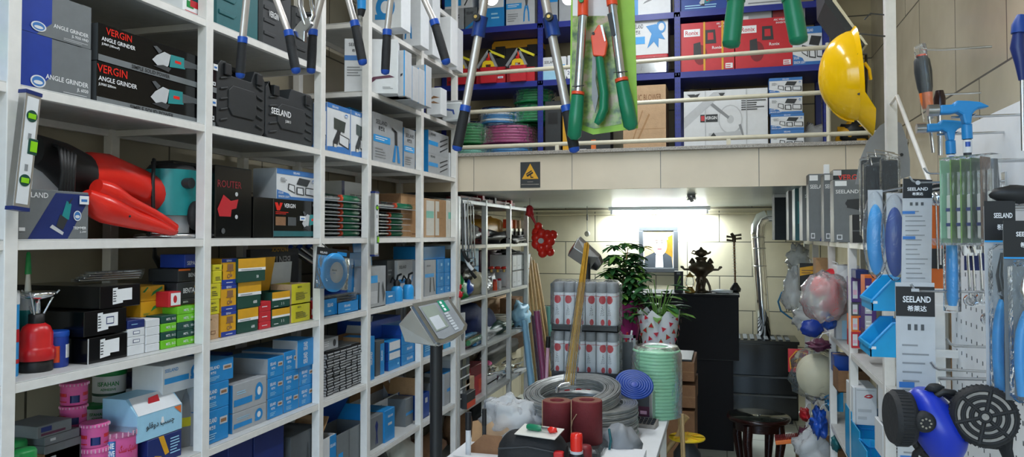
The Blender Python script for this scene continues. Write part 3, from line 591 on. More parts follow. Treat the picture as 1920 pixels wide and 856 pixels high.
# boxes on the uppermost visible shelf (U0), facing the shop front in a receding row
ucart('tape_box','white carton picturing a blue tape measure, upper shelf',697,753,-30,U0,3.47,.12,'cardwhite',[('i','f','tape',.08,.18,.85,.75),('r','f',.0,.85,1,1,'lightgrey')],side='blue')
ucart('plier_box','tall white carton picturing blue combination pliers, upper shelf',756,790,-40,U0,3.83,.12,'cardwhite',[('i','f','plier',.0,.1,.6,.6)],side='blue')
ucart('plier_box','tall white carton with a blue plier at its left, behind the combination plier carton',792,812,-20,U0,4.05,.12,'cardwhite',[('i','f','plier',-.0,.1,.35,.7),('r','f',0,.85,1,1,'cyan')],side='blue')
ucart('plier_box','bright white carton half hidden by a black lopper grip',806,846,34,U0,4.27,.12,'white',[('r','f',.0,.2,.12,.25,'blue')],side='blue')
ucart('plier_box','white carton with blue edge, last on the uppermost shelf',830,857,52,U0,4.46,.12,'cardwhite',[('i','f','plier',.0,.1,.9,.6)],side='blue')
# --- level 3 (below eye level)
def can(label, x, y0, y1, wpx, X, body, lid, ops='plain', name='can', cat='can', base=None, grp=None, n=24):
    """cylindrical tin: picture column of its middle, rows of top and bottom at its centre"""
    c = onX(x, y1, X); base = c.z if base is None else base
    r_ = abs(onX(x+wpx/2, y1, X).y-onX(x-wpx/2, y1, X).y)/2*(.82 if x < 270 else .93); h = onX(x, y0, X).z-base
    r = empty(name, label, cat, (X-r_, c.y, base), 0, grp)
    b = MB(); b.lathe([(r_*.94,0),(r_,.003),(r_,h*.86)], body, n, cap=True)
    if ops == 'art1':
        for k in range(3):
            a0 = -60+k*120
            b.ring([[Vector(((r_+.0006)*cos(R(a)),(r_+.0006)*sin(R(a)),zz_)) for a in range(a0, a0+50, 10)] for zz_ in (h*.12, h*.45)], 'navy', cap=False)
            b.ring([[Vector(((r_+.0006)*cos(R(a)),(r_+.0006)*sin(R(a)),zz_)) for a in range(a0+55, a0+110, 10)] for zz_ in (h*.4, h*.55)], 'redbox', cap=False)
            b.ring([[Vector(((r_+.0006)*cos(R(a)),(r_+.0006)*sin(R(a)),zz_)) for a in range(a0+55, a0+110, 10)] for zz_ in (h*.15, h*.2)], 'redbox', cap=False)
    b.build('can_body', r)
    l = MB(); l.lathe([(r_*1.03,h*.84),(r_*1.05,h*.86),(r_*1.05,h*.97),(r_*.98,h),(r_*.85,h*.985),(r_*.01,h*.985)], lid, n, cap=False)
    if lid in ('pinkcan','blister'):
        for k in range(n): a = 2*pi*k/n; l.box(r_*1.04*cos(a)-.001, r_*1.04*cos(a)+.002, r_*1.04*sin(a)-.001, r_*1.04*sin(a)+.002, h*.86, h*.96, 'palepink')
    l.build('lid', r)
    return r, r_, h
def curvetext(mb, t, r_, z, ang, h, m, wmax):
    """text wrapped on a cylinder around angle ang (radians)"""
    v, f, w, hh = textgeo(t, .02); sc = h/hh; sx = min(sc, wmax/w); k = r_+.001
    mb.add([(k*cos(ang+(x*sx-w*sx/2)/k), k*sin(ang+(x*sx-w*sx/2)/k), z+y*sc) for x, y in v], f, m)
# silicone cartridges behind the left post
for i, x in enumerate((12, 52)):
    c = onX(x, 560, LX-.1); r = empty('sealant_cartridge', 'white sealant cartridge with green nozzle cap, '+['cut by the left edge','just right of the first post'][i], 'cartridge', (LX-.1, c.y, L3), 0, 'sealant cartridges')
    MB().lathe([(.026,0),(.026,.19),(.02,.2),(.008,.205)], 'cardwhite', 18).build('tube', r); MB().lathe([(.009,.2),(.004,.27)], 'offwhite', 12).build('nozzle', r)
    MB().lathe([(.0085,.255),(.005,.31),(.003,.315)], 'green', 12).build('cap', r); MB().lathe([(.0265,.02),(.0265,.16)], 'teal', 18, cap=False).build('label_band', r)
can('blue and teal spray tin at the left edge behind the first post', 30, 545, 690, 26, LX-.03, 'blue2', 'cardwhite', 'art1', base=L3)
can('tin with a teal label band at the very left edge', 3, 560, 700, 30, LX-.02, 'blue', 'seafoam', 'plain', base=L3)
# camping burner
c = onX(67, 690, LX-.055); r = empty('camping_burner', 'red gas camping burner with chrome pan rest beside the black shoe boxes', 'stove', (LX-.055, c.y, L3)); 
u = (onX(105,650,LX).y-onX(32,650,LX).y)/2*.8
MB().lathe([(u*.85,0),(u*.9,.005),(u*.88,.03),(u*.8,.032)], 'black', 24).build('plastic_foot', r)
MB().lathe([(u*.95,.03),(u,.034),(u,.055),(u*.93,.062),(u*.86,.066),(u*.86,.1),(u*.7,.118),(u*.45,.126),(u*.3,.128)], 'red', 28).build('shell', r)
MB().lathe([(u*.42,.126),(u*.42,.15),(u*.3,.152)], 'black', 20).build('collar', r)
b = MB(); b.lathe([(u*.2,.15),(u*.22,.19),(u*.95,.196),(u*1.0,.203),(u*.95,.21),(u*.3,.207),(u*.01,.207)], 'chrome', 28); b.build('burner_head', r)
for k in range(3):
    a = R(60+120*k); MB().tube([(u*.35*cos(a),u*.35*sin(a),.15),(u*.8*cos(a),u*.8*sin(a),.193),(u*1.15*cos(a),u*1.15*sin(a),.212)], .003, 'chrome', 6).build('pan_support', r)
# gas canister
rr, q, h = can('blue gas canister with orange panel between the red burner and the black boxes', 121, 620, 682, 44, LX-.03, 'cobalt', 'royal', base=L3, name='gas_canister')
b = MB(); b.ring([[Vector(((q+.0006)*cos(R(a)),(q+.0006)*sin(R(a)),z)) for a in range(-75, -15, 10)] for z in (h*.15, h*.6)], 'orangered', cap=False); b.ring([[Vector(((q+.0006)*cos(R(a)),(q+.0006)*sin(R(a)),z)) for a in range(5, 60, 10)] for z in (h*.25, h*.62)], 'cardwhite', cap=False); b.build('label_print', rr)
# three black boxes with white labels
bz = [L3, zL(170, 634)-0, 0]; lab = [('p','f',[(.3,.15),(.55,.2),(.55,.3),(.78,.3),(.78,.85),(.42,.82),(.42,.9),(.3,.88)],'white'),('ln','f',.31,.25,.4,.8,5,'charcoal')]
za = zL(165, 632); zb = zL(165, 586); zc_ = zL(189, 536)
lc('black_box','glossy black shoe-size box with a white label, bottom of three',167,243,(167,634),L3,.3,'black_gloss',[('r','f',0,0,.03,.98,'lightgrey')]+lab[:1]+[('ln','f',.31,.25,.4,.8,5,'charcoal')],group='glossy black boxes')
lc('black_box','glossy black shoe-size box with a white label, middle of three',160,241,(163,584),za+.001,.28,'black_gloss',lab+[('r','f',.5,.4,.68,.7,'navy'),('r','f',.515,.44,.665,.66,'white')],group='glossy black boxes')
lc('black_box','glossy black shoe-size box with a white label, top of three, wider than the others',189,266,(189,537),zL(163,584)+.002,.32,'black_gloss',lab,group='glossy black boxes')
zt = zL(189, 537)+.003
for i in range(4):
    r, w = lroot('door_closer', 'slim polished metal fitting in clear wrap on the top black box, '+['first from the left','second from the left','third from the left','fourth, uppermost'][i], 'fitting', 150+10*i, 224, zt+.003+.0075*i, LX-.16+.02*i, 'metal fittings on the black box')
    r.rotation_euler = (0, 0, R(78+5*i)); MB().cbox(0,.2,0,.03,0,.008,'steel',.002).build('metal_bar', r, bevel=.001); MB().cbox(-.005,.207,-.003,.034,-.0008,.0088,'blister',.001).build('clear_wrap', r)
# small boxes stacks
def grid(label_f, name, x0, x1, ys, base, D, cols, ops, grp, X=LX, side=None, **k):
    """stack one above another between columns; ys = tops at x0 from the bottom up"""
    z = base; out = []
    for i, y in enumerate(ys):
        out.append(lc(name, label_f(i), x0, x1, y, z+.0006, D, cols[i % len(cols)], ops, X=X, group=grp, side=side, **k)); z = zL(x0, y, X)
    return out
ORD4 = ['bottom of four','second from the bottom','third from the bottom','top of four']
mix = [('r','f',.3,.3,.7,.7,'navy'),('r','f',.33,.36,.67,.64,'white')]
z = L3
for i, y in enumerate((649, 633, 617, 601)):
    lc('small_white_box','little white box, left column beside the black boxes, '+ORD4[i],242,275,y,z+.0006,.1,['cardwhite','cardwhite','cardwhite','navy'][i],[[],mix,mix,[('ln','f',.2,.4,.8,.6,1,'paleblue')]][i],group='little white boxes'); z = zL(242,y)
z = L3
for i, y in enumerate((646, 630, 614, 599)):
    lc('small_white_box','little white box, right column next to the green boxes, '+ORD4[i],276,303,y,z+.0006,.1,'cardwhite',[],group='little white boxes'); z = zL(276,y)
z = L3
for i, y in enumerate((638, 623, 607, 592)):
    lc('small_green_box','little green fastener box, left column, '+ORD4[i],305,334,y,z+.0006,.1,['lime','darkgreen','lime','darkgreen'][i],[('t','f','METL',.3,.35,.3,'white',.3),('t','f','10-12',.68,.35,.3,'white',.25)],group='little green fastener boxes'); z = zL(305,y)
z = L3
for i, y in enumerate((634, 620, 605, 590, 575)):
    lc('small_green_box','little green fastener box, right column, '+['bottom of five','second from the bottom','middle of five','second from the top','top of five, pale lime'][i],335,372,y,z+.0006,.1,['lime','darkgreen','darkgreen','lime','lime'][i],[('t','f','METL',.3,.35,.3,'white',.3),('t','f','10-12',.68,.35,.3,'white',.25)],group='little green fastener boxes'); z = zL(335,y)
zq = zL(335,575)+.001
lc('red_box','small red box standing on the lime green boxes',318,342,(318,547),zq,.07,'redbox',[('r','f',.15,.1,.95,.9,'white'),('e','f',.5,.5,.15,.25,0,'redbox')],X=LX-.01)
zw = zL(276,599)+.001
lc('yellow_box','transparent yellow padlock box with green print, lower of two',266,311,(266,566),zw,.1,'mustard',[('p','f',[(.4,.3),(.9,.75),(.9,.95),(.5,.6)],'green'),('ln','f',.1,.1,.4,.25,2,'green')],group='mustard padlock boxes',X=LX-.06)
lc('yellow_box','transparent yellow padlock box with green print, upper of two',266,311,(266,537),zL(266,566,LX-.06)+.001,.1,'mustard',[('p','f',[(.4,.3),(.9,.75),(.9,.95),(.5,.6)],'green'),('p','f',[(.05,.6),(.25,.95),(.3,.9),(.15,.6)],'green')],group='mustard padlock boxes',X=LX-.06)
# dark padlock boxes and the colourful hardware boxes
BT = [('t','f','BENTA',.3,.35,.3,'white',.55),('p','f',[(.82,.2),(.9,.5),(.82,.8),(.95,.5)],'mustard')]
z = zL(372,592)
z1_ = L3
lc('kraft_box','brown printed box with small drawings beside the third post',366,413,(372,594),L3,.12,'palekraft',[('ln','f',.2,.75,.8,.9,1,'kraft2'),('ln','f',.1,.1,.5,.6,5,'kraft2'),('r','f',.65,.2,.85,.35,'kraft2'),('r','f',.68,.23,.82,.32,'palekraft')])
zb = zL(372,594)+.001
lc('dark_padlock_box','dark grey padlock box, lowest of three beside the third post',333,372,(333,562),zq,.1,'charcoal',BT,group='dark grey padlock boxes',X=LX-.03)
lc('dark_padlock_box','dark grey padlock box, middle of three beside the third post',333,372,(333,530),zL(333,562,LX-.03)+.001,.1,'charcoal',BT,group='dark grey padlock boxes',X=LX-.03)
lc('dark_padlock_box','dark grey padlock box with orange lid edge, top of three',335,397,(340,504),zL(333,530,LX-.03)+.002,.12,'charcoal',BT+[('r','f',0,.85,.35,1,'orange')],group='dark grey padlock boxes',X=LX-.03)
lc('blue_hardware_box','deep blue box lying on the dark padlock boxes',347,390,(347,477),zL(340,504,LX-.03)+.003,.1,'cobalt',[('t','f','SEPAH',.1,.2,.3,'white',.5)],X=LX-.03)
YL = [('ln','f',.25,.2,.8,.55,3,'charcoal'),('t','f','BENTA',.25,.7,.12,'charcoal',.4)]
z = zb
for i, y in enumerate((562, 532, 508, 496)):
    x1 = (414, 416, 420, 420)[i]
    lc('yellow_lock_box','bright yellow lock box right of the third post, '+['lowest','second from below','second from the top, small','topmost, small'][i],392 if i < 2 else 400,x1,(396,y),z,.1,'lemon',YL if i < 2 else YL[:1],group='bright yellow lock boxes by the third post'); z = zL(396,y)+.001
z = L3
for i, y in enumerate((585, 535, 485)):
    lc('blue_orange_box','deep blue and orange lock box, '+['bottom of three','middle of three','top of three'][i]+', left of the green and yellow ones',416,445,y,z+.001,.1,'mustard',[('r','f',0,0,1,.2,'cobalt'),('r','f',0,.86,1,1,'cobalt'),('i','f','lamp',.25,.22,.85,.82),('ln','f',.3,.06,.8,.12,1,'white'),('t','f','SEPAH',.3,.88,.08,'white',.4)],group='deep blue and orange lock boxes'); z = zL(416,y)
z = L3
for i, y in enumerate((580, 530, 485)):
    x1 = (486, 491, 499)[i]
    lc('green_yellow_box','dark green and yellow hardware box, '+['bottom of three','middle of three','top of three, tilted forward'][i],447,x1,y,z+.001,.12,'darkgreen',[('r','f',0,.6,1,1,'mustard'),('r','f',0,.48,1,.6,'white'),('t','f','688' if i < 2 else '50',.65,.15,.12,'white',.22),('ln','f',.1,.5,.9,.57,1,'grey')],group='dark green and yellow hardware boxes',side='darkgreen',X=LX+.0 if i < 2 else LX+.01); z = zL(447,y)
z = L3
for i, y in enumerate((604, 585, 566)):
    lc('red_lock_box','small red box between green and yellow boxes, '+['bottom of three','middle of three','top of three'][i],488,510,y,z+.0008,.1,'redbox',[('ln','f',.2,.4,.7,.6,1,'white')],group='small red boxes in a column'); z = zL(488,y)
z = L3
for i, y in enumerate((580, 548)):
    lc('green_yellow_box','small dark green and yellow box with white numbers, '+['lower of two','upper of two, flap open'][i],511,545,y,z+.0008,.1,'darkgreen',[('r','f',0,.62,1,1,'mustard'),('r','f',0,.5,1,.62,'white'),('t','f','3  5',.5,.2,.15,'white',.4),('ln','f',.1,.12,.4,.2,1,'white')],group='small dark green and yellow boxes',flaps=[('b',-12,.14,'mustard')] if i else None,side='darkgreen'); z = zL(511,y)
z = L3
for i, y in enumerate((572, 533)):
    lc('yellow_lock_box','bright yellow lock box with black print, '+['lower of two','upper of two, white flap standing open'][i],548,583,y,z+.0008,.1,'lemon',[('t','f','BENTA',.3,.8,.09,'charcoal',.45),('ln','f',.2,.2,.85,.6,6,'charcoal')],group='yellow boxes beside the fourth post',flaps=[('b',-5,.09,'cardwhite')] if i else None,side='palekraft'); z = zL(548,y)
z = L3
for i, y in enumerate((590, 579, 565)):
    lc('red_lock_box','small red box left of the fourth post, '+['bottom of three','middle of three, white face','top of three'][i],585,605,y,z+.0008,.1,'redbox',[('r','f',0,0,1,1,'cardwhite'),('t','f','50mm',.2,.3,.3,'grey',.5)] if i == 1 else [('ln','f',.2,.3,.8,.6,1,'cardwhite')],group='small red boxes by the fourth post',X=LX-.02); z = zL(585,y,LX-.02)
# large open padlock display carton leaning at the back
r, w = lroot('padlock_display_box', 'dark brown open padlock display carton leaning behind the yellow boxes', 'box', 470, 560, L3+.01, LX-.16)
b = MB(); b.box(0,w,0,.02,.0,zL(470,472,LX-.16)-L3,'charcoal'); b.add([(w*.15,-.002,.2),(w*.85,-.002,.2),(w*.85,-.002,.24),(w*.15,-.002,.24)],[(0,1,2,3)],'charcoal')
b.text('PADLOCK', (w*.75,-.003,.30), (-1,0,0),(0,0,-1), .02, 'mustard', w*.4); b.text('BENTA', (w*.8,-.003,.26), (-1,0,0),(0,0,-1), .035, 'lightgrey', w*.6); b.build('display_panel', r)
MB().box(0,w,.02,.12,0,.16,'charcoal').build('display_tray', r)
# steel tubes with blue ends leaning behind
for i in range(3):
    p0 = onX(540+18*i, 462-2*i, LX-.3); p1 = onX(628+16*i, 520+6*i, LX-.12)
    r = empty('caulking_gun_tube', 'grey metal tube with blue end cap slanting behind the blue tape pack, '+['left of three','middle of three','right of three'][i], 'tube', p1, group='slanting grey tubes')
    d = p0-p1; MB().cyl((0,0,0), d*.93, .016, 'steel').build('barrel', r); MB().cyl(d*.93, d, .0175, 'royal').build('end_cap', r)
c = onX(290, 460, LX-.2); r = empty('black_strap', 'black strap hanging down behind the dark padlock boxes from the shelf above', 'strap', (c.x, c.y, L2-.03)); k = lambda x, y: onX(x, y, LX-.2)-r.location
MB().tube([(0,0,0), k(290,480), k(302,495), k(308,515), k(303,530)], [.008,.012,.02,.018,.006], 'black', 8, flat=.4).build('strap_body', r)
# --- level 3, right of the fourth post
def tray(label, x0, x1, yt, z, D=.15, X=LX, grp=None, fill='steel', name='blue_tray_box', m='blue'):
    Y0, Y1 = span(x0, x1, X); w = Y1-Y0-.002; h = zL(x0, yt, X)-z
    r = empty(name, label, 'box', (X, Y0, z), R(90), grp)
    b = MB(); t = .003; b.box(0,w,0,t,0,h,m); b.box(0,w,D-t,D,0,h*1.1,m); b.box(0,t,0,D,0,h,m); b.box(w-t,w,0,D,0,h,m); b.box(0,w,0,D,0,t,m)
    art(b, w, D, h, [('t','f',SL,.3,.55,.2,'white',.4),('ln','f',.35,.2,.65,.4,1,'paleblue')]); b.build('carton_body', r)
    f = MB()
    for k in range(5): f.tube([(w*.1,D*.2+k*.02,h*.9),(w*.5,D*.2+k*.02,h*1.02),(w*.9,D*.2+k*.02,h*.92)], .006, fill, 6)
    f.build('tool_contents', r); return r
tray('open blue carton tray of tools on the lower shelf just right of the fourth post', 607, 633, 562, L3, grp=None)
tray('open blue carton tray under the clear wrapped bars', 634, 673, 568, L3, X=LX+.01)
tray('small blue carton tray beside the clear wrapped bars tray', 674, 688, 552, L3)
for i in range(3):
    r, w = lroot('rasp_pack', 'silver bar in clear wrap lying across the blue trays, '+['lowest of three','middle of three','top of three'][i], 'pack', 606, 668, zL(634,568)+.004+.013*i, LX-.01+.004*i, 'clear wrapped bars')
    MB().cbox(0,w,0,.035,0,.009,'steel',.001).build('metal_bar', r); MB().cbox(-.004,w+.004,-.002,.037,-.0008,.0118,'blister',.001).build('clear_wrap', r)
lc('tall_blue_box','tall royal blue carton behind the trays, narrow one on the left',640,652,468,L3,.12,'deepblue',[],X=LX-.06)
lc('tall_blue_box','tall bright blue carton with dark print and a white sticker',653,690,474,L3,.12,'blue',[('t','f',SL,.15,.72,.06,'charcoal',.6),('t','f',CN,.3,.64,.05,'charcoal',.35)],X=LX-.06,sticker=(.25,.3,.5,.08))
lc('brown_carton','brown open carton at the back above the tall blue carton',655,690,(655,462),L3,.1,'kraft2',[],X=LX-.2)
lc('nipper_box','pale blue-grey carton picturing long handles, behind the short level',692,724,500,L3,.08,'cardgrey',[('r','f',0,.6,.5,.78,'blue2'),('p','f',[(.5,.1),(.55,.6),(.62,.6),(.58,.1)],'darkgrey'),('p','f',[(.85,.1),(.75,.5),(.82,.62),(.95,.3)],'darkgrey'),('r','f',.1,.1,.5,.4,'lightgrey')],X=LX+.02,side='lightgrey',flaps=[('b',5,.13,'blue')])
lc('blue_box','blue carton of small parts beside the oil cans',725,742,548,L3,.12,'blue',[('ln','f',.2,.5,.7,.8,1,'white')])
lc('white_box','dark grey carton half behind the oil cans',726,745,488,L3,.1,'darkgrey',[('ln','f',.1,.6,.5,.8,2,'grey')],X=LX-.1)
lc('tool_box','large white and blue carton behind the black topped oil cans',746,792,488,L3,.12,'cardwhite',[('t','f',SL,.05,.78,.08,'charcoal',.4),('r','f',0,.4,.4,.5,'blue'),('r','f',.8,0,1,1,'blue2'),('i','f','nose',.5,.4,.75,.75)],X=LX-.08)
lc('nipper_box','pale carton picturing long dark handles, right of the fifth post',797,818,488,L3,.1,'cardgrey',[('t','f',SL,.15,.82,.05,'darkgrey',.6),('r','f',0,.52,.8,.62,'blue2'),('p','f',[(.4,.1),(.45,.5),(.55,.5),(.52,.1)],'darkgrey'),('p','f',[(.8,.1),(.7,.5),(.78,.5),(.9,.1)],'darkgrey')],X=LX-.0)
for i, x in enumerate((744, 765)):
    c = onX(x, 560, LX-.03); r = empty('oil_can', 'small blue oil can with a black trigger top, '+['left, half behind the blue carton','right, in front of the white carton'][i], 'can', (LX-.03, c.y, L3), 0, 'blue oil cans')
    u = .033
    MB().lathe([(u*.95,0),(u,.004),(u,.06),(u*.85,.075),(u*.5,.085)], 'blue2', 20).build('can_body', r)
    b = MB(); b.lathe([(u*.55,.08),(u*.6,.1),(u*.35,.115)], 'black', 14); b.tube([(0,0,.11),(.01,-.01,.14),(.035,-.02,.15)], .006, 'black', 8); b.tube([(-.01,0,.11),(-.03,.01,.13),(-.045,.015,.1)], .005, 'black', 8); b.build('trigger_top', r)
z = L3
for r_ in range(3):
    for c_ in range(3):
        x0 = (820, 834, 846)[c_]; x1 = (833, 845, 856)[c_]; y = ((538, 512, 486), (536, 511, 485), (534, 510, 484))[c_][r_]
        zb0 = L3 if r_ == 0 else onX(x0, ((538, 512, 486), (536, 511, 485), (534, 510, 484))[c_][r_-1], LX).z+.001
        lc('small_blue_box','small blue boxed bit set, %s row, %s' % (['bottom','middle','top'][r_], ['beside the pale carton','middle column','beside the end post'][c_]),x0,x1,y,zb0,.1,'blue',[('r','f',.5,.5,.75,.7,'paleblue'),('ln','f',.2,.2,.6,.3,1,'cyan')],group='small blue boxed bit sets')
lc('blue_box','royal blue carton lying on the small blue boxes, open end to the right',795,835,(800,462),zL(820,486)+.002,.2,'blue',[],X=LX-.02,top='royal')
# --- level 4: pink tins, adhesive boxes
PK = 'pinkcan'
z4 = L4
can('round pink adhesive tin, top of the pink tower', 157, 716, 757, 46, LX-.12, PK, PK, 'art1', grp='pink adhesive tins')
can('round pink adhesive tin, second in the pink tower', 155, 759, 797, 45, LX-.12, PK, PK, 'art1', grp='pink adhesive tins')
can('round pink adhesive tin, third in the pink tower', 158, 797, 836, 48, LX-.12, PK, PK, 'art1', grp='pink adhesive tins')
can('round pink adhesive tin, bottom of the pink tower', 160, 836, 870, 48, LX-.12, PK, PK, 'art1', base=L4, grp='pink adhesive tins')
can('pink adhesive tin in front of the pink tower, beside the big tin', 196, 792, 836, 46, LX-.03, PK, PK, 'art1', grp='pink adhesive tins in front')
can('pink adhesive tin under the front one, cut by the lower edge', 197, 836, 872, 46, LX-.03, PK, PK, 'art1', base=L4, grp='pink adhesive tins in front')
rr, q, h = can('large pink stone adhesive tin at the front of the lower shelf', 247, 803, 872, 70, LX+.0, PK, 'blister', 'plain', base=L4)
b = MB(); an = R(-28); b.ring([[Vector(((q+.0006)*cos(R(a)),(q+.0006)*sin(R(a)),zz_)) for a in range(-100, -45, 9)] for zz_ in (h*.05, h*.8)], 'midblue', cap=False)
curvetext(b, 'STONE', q, h*.64, R(-72), h*.12, 'white', q*.8); curvetext(b, 'ADHESIVE', q, h*.48, R(-72), h*.12, 'white', q*.85); curvetext(b, '\uFB93\uFEE8\uFEB3 \uFB8F\uFBFF\uFE98\uFEB3\uFE8E\uFEE3', q, h*.5, R(-10), h*.2, 'redbox', q*1.0)
for zz_ in (.2,.3): b.ring([[Vector(((q+.0008)*cos(R(a)),(q+.0008)*sin(R(a)),z)) for a in range(-35, 25, 10)] for z in (h*zz_, h*(zz_+.05))], 'redbox', cap=False)
b.build('label_print', rr)
GD = 'cardwhite'
gt = []
for i, (lab_, x, y0, y1, w_, X_, bs) in enumerate((('large white tin with green lid, upper one of the green lidded tins', 228, 692, 755, 54, LX-.2, None), ('white tin with green lid below the large one, left', 200, 757, 800, 40, LX-.2, None), ('white tin with green lid below the large one, right', 233, 758, 800, 40, LX-.17, None))):
    rr, q, h = can(lab_, x, y0, y1, w_, X_, GD, 'green', 'plain', base=bs, grp='green lidded tins')
    b = MB(); curvetext(b, 'ISFAHAN', q, h*.55, R(-50), h*.13, 'green', q*1.3); curvetext(b, 'ADHESIVE', q, h*.42, R(-50), h*.07, 'green', q*1.2)
    b.ring([[Vector(((q+.0006)*cos(R(a)),(q+.0006)*sin(R(a)),z)) for a in range(-180, 180, 12)] for z in (h*.26, h*.34)], 'darkgreen', cap=False); b.build('label_print', rr)
for i, x in enumerate((200, 233)): can('white tin with green lid standing on the shelf board, '+['left','right'][i], x, 800, 850, 42, LX-(.2 if i == 0 else .17), GD, 'green', 'plain', base=L4, grp='green lidded tins at the back')
can('dark stacked tin supporting the large green lidded tin', 222, 757, 850, 54, LX-.26, 'darkgreen', 'darkgreen', 'plain', base=L4)
# glue boxes
lc('epoxy_box','dark navy glue carton with yellow corner under the pale blue one',282,346,(300,818),L4,.1,'navy',[('p','f',[(.3,1),(.45,1),(.62,.3),(.5,.25)],'mustard'),('ln','f',.65,.2,.95,.85,6,'paleblue'),('p','f',[(.0,.2),(.2,.35),(.4,.25),(.3,.1)],'mustard')],X=LX+.0)
r, w = lroot('glue_display_box', 'pale blue glue display carton with slanting white top and black script', 'box', 262, 345, zL(300,818)+.003, LX+.0)
h = zL(290, 742, LX)-r.location.z
h = max(.11, h)
b = MB(); P5 = [(0,0),(.13,0),(.13,h),(.045,h),(0,h*.62)]
b.prism([(p[0], p[1]) for p in P5], 0, w, 'paleblue', 'yz'); b.add([(0.003,-.0012,h*.625),(w-.003,-.0012,h*.625),(w-.01,.043,h+.001),(.01,.043,h+.001)],[(0,1,2,3)],'cardwhite')
b.text('\uFEEE\uFEE0\uFED7\uFEED\uFEA9 \uFE90\uFEB4\uFB7C', (w*.18,-.002,h*.2), (1,0,0),(0,0,1), h*.2, 'charcoal', w*.7); b.add([(w*.5,-.0015,h*.3),(w*.58,-.0015,h*.3),(w*.56,-.0015,h*.45),(w*.52,-.0015,h*.45)],[(0,1,2,3)],'white')
b.add([(w*.8,-.0015,h*.6),(w*.97,-.0015,h*.6),(w*.97,-.0015,h*.4)],[(0,1,2)],'orange'); b.build('carton_body', r)
MB().prism([(w*.35,h*.75),(w*.6,h*.8),(w*.55,h*.98),(w*.35,h*.95)], .02, .022, 'redbox').build('printed_flap', r)
c = onX(355, 830, LX-.05); r = empty('grey_bottle', 'grey plastic bottle with a yellow label band behind the pale blue glue carton', 'bottle', (LX-.08, c.y, L4))
MB().lathe([(.035,0),(.038,.01),(.038,.13),(.03,.17),(.02,.19)], 'grey', 18).build('bottle_body', r); MB().lathe([(.0385,.07),(.0385,.1)], 'lemon', 18, cap=False).build('label_band', r); MB().lathe([(.02,.188),(.022,.19),(.022,.215),(.018,.22)], 'darkgrey', 16).build('cap', r)
# small grey boxes by the green spray can
z = L4
for i, y in enumerate((832, 815, 792)):
    lc('bearing_box','flat grey carton near the pink tins, '+['bottom of three','middle of three','top of three with a blue label'][i],90 if i < 2 else 76,(160,157,142)[i],(100,y),max(z,1.02+.045*i),.12,'boxgrey',[('r','f',.15,.4,.3,.7,'lightgrey')] if i < 2 else [('r','f',.1,.45,.4,.85,'navy'),('r','f',.1,.15,.8,.35,'plum')],group='flat grey cartons',X=LX-.08)
    z = zL(100,y,LX-.08)+.001
lc('bearing_box','flat brown carton at the foot of the grey cartons',88,158,(100,846),L4,.12,'kraft2',[('r','f',.4,.3,.7,.7,'palekraft')],X=LX-.08)
for i, (x, X_) in enumerate(((60, LX+.0), (42, LX-.1))):
    c = onX(x, 850, X_); r = empty('spray_can', 'teal spray can at the lower left, '+['front','behind the front one'][i], 'spray can', (X_-.03, c.y, L4), group='teal spray cans')
    MB().lathe([(.03,0),(.032,.004),(.032,.1),(.03,.112)], 'teal', 20).build('can_body', r); MB().lathe([(.0305,.11),(.0315,.112),(.0315,.16),(.028,.166),(.001,.167)], 'green', 20).build('cap', r); MB().lathe([(.0325,.03),(.0325,.09)], 'seafoam', 20, cap=False).build('label_band', r)
# blue and grey tape measure cartons (fourth level, middle bay)
AT = [('i','f','tape',.62,.2,.9,.85),('r','f',.02,.22,.55,.45,'blue'),('ln','f',.1,.6,.5,.75,2,'paleblue')]
z1 = zL(440, 766)
lc('tape_carton','grey carton with blue tape measure print, lower of two in the middle of the shelf',440,503,(503,752),L4,.2,'cardgrey',AT,group='grey tape measure cartons',side='blue')
zt1 = zL(503,752)+.001
lc('tape_carton','grey carton with blue tape measure print, upper of two in the middle of the shelf',440,503,(503,702),zt1,.2,'cardgrey',AT,group='grey tape measure cartons',side='blue')
for i, (x0, x1, ys, X_) in enumerate(((386, 433, (772, 722, 679), LX+.01),)):
    z = L4
    for j, y in enumerate(ys):
        lc('blue_carton','bright blue carton right of the third post, '+['bottom of three','middle of three','top of three, grey sided'][j],x0,x1+(8 if j == 2 else 0),(390,y),z+.001,.2,'blue',A_blue(),group='bright blue cartons right of the third post',side='cardgrey',X=X_); z = onX(390,y,X_).z
lc('tape_carton','white carton with a blue tape measure print left of the third post',308,388,(308,686),zL(390,722),.12,'cardwhite',[('t','f',SL,.05,.75,.12,'blue',.3),('r','f',.04,.35,.6,.55,'blue2'),('i','f','tape',.62,.3,.9,.85)],X=LX-.03)
lc('grey_carton','grey carton under the white tape measure carton',296,380,(310,728),L4,.12,'cardgrey',[],X=LX-.06)
lc('dark_carton','dark navy carton at the back left of the white tape measure carton',258,305,(260,705),L4,.1,'navy',[('r','f',.7,.1,.73,.9,'lightgrey')],X=LX-.24)
pat = [(505,534),(535,563),(564,592)]
for c_, (x0, x1) in enumerate(pat):
    z = L4
    for r_, y in enumerate(((748,710,672),(736,698,660),(724,688,0))[c_]):
        if y == 0: continue
        lc('blue_carton','small blue carton of the nine-box wall, %s column, %s' % (['left','middle','right'][c_], ['bottom','middle row','top row'][r_]),x0,x1,y,z+.001,.2,'blue',A_blue(),group='wall of small blue cartons',side='cardgrey'); z = zL(x0,y)
lc('long_carton','long grey and blue carton standing up against the fourth post',560,590,(560,638),zL(564,688)+.001,.12,'blue',[('vt',SL,0,0,0,'white')][:0]+[('vt','f','SEELAND',.6,.12,.25,'white',.4),('vt','f','SEELAND',.6,.6,.25,'white',.3)],X=LX+.01,side='cardgrey')
lc('grey_carton','flat dark grey carton lying behind the small blue cartons',445,560,(445,668),L4,.14,'boxgrey',[('r','f',.0,.6,.06,.9,'navy')],X=LX-.21)
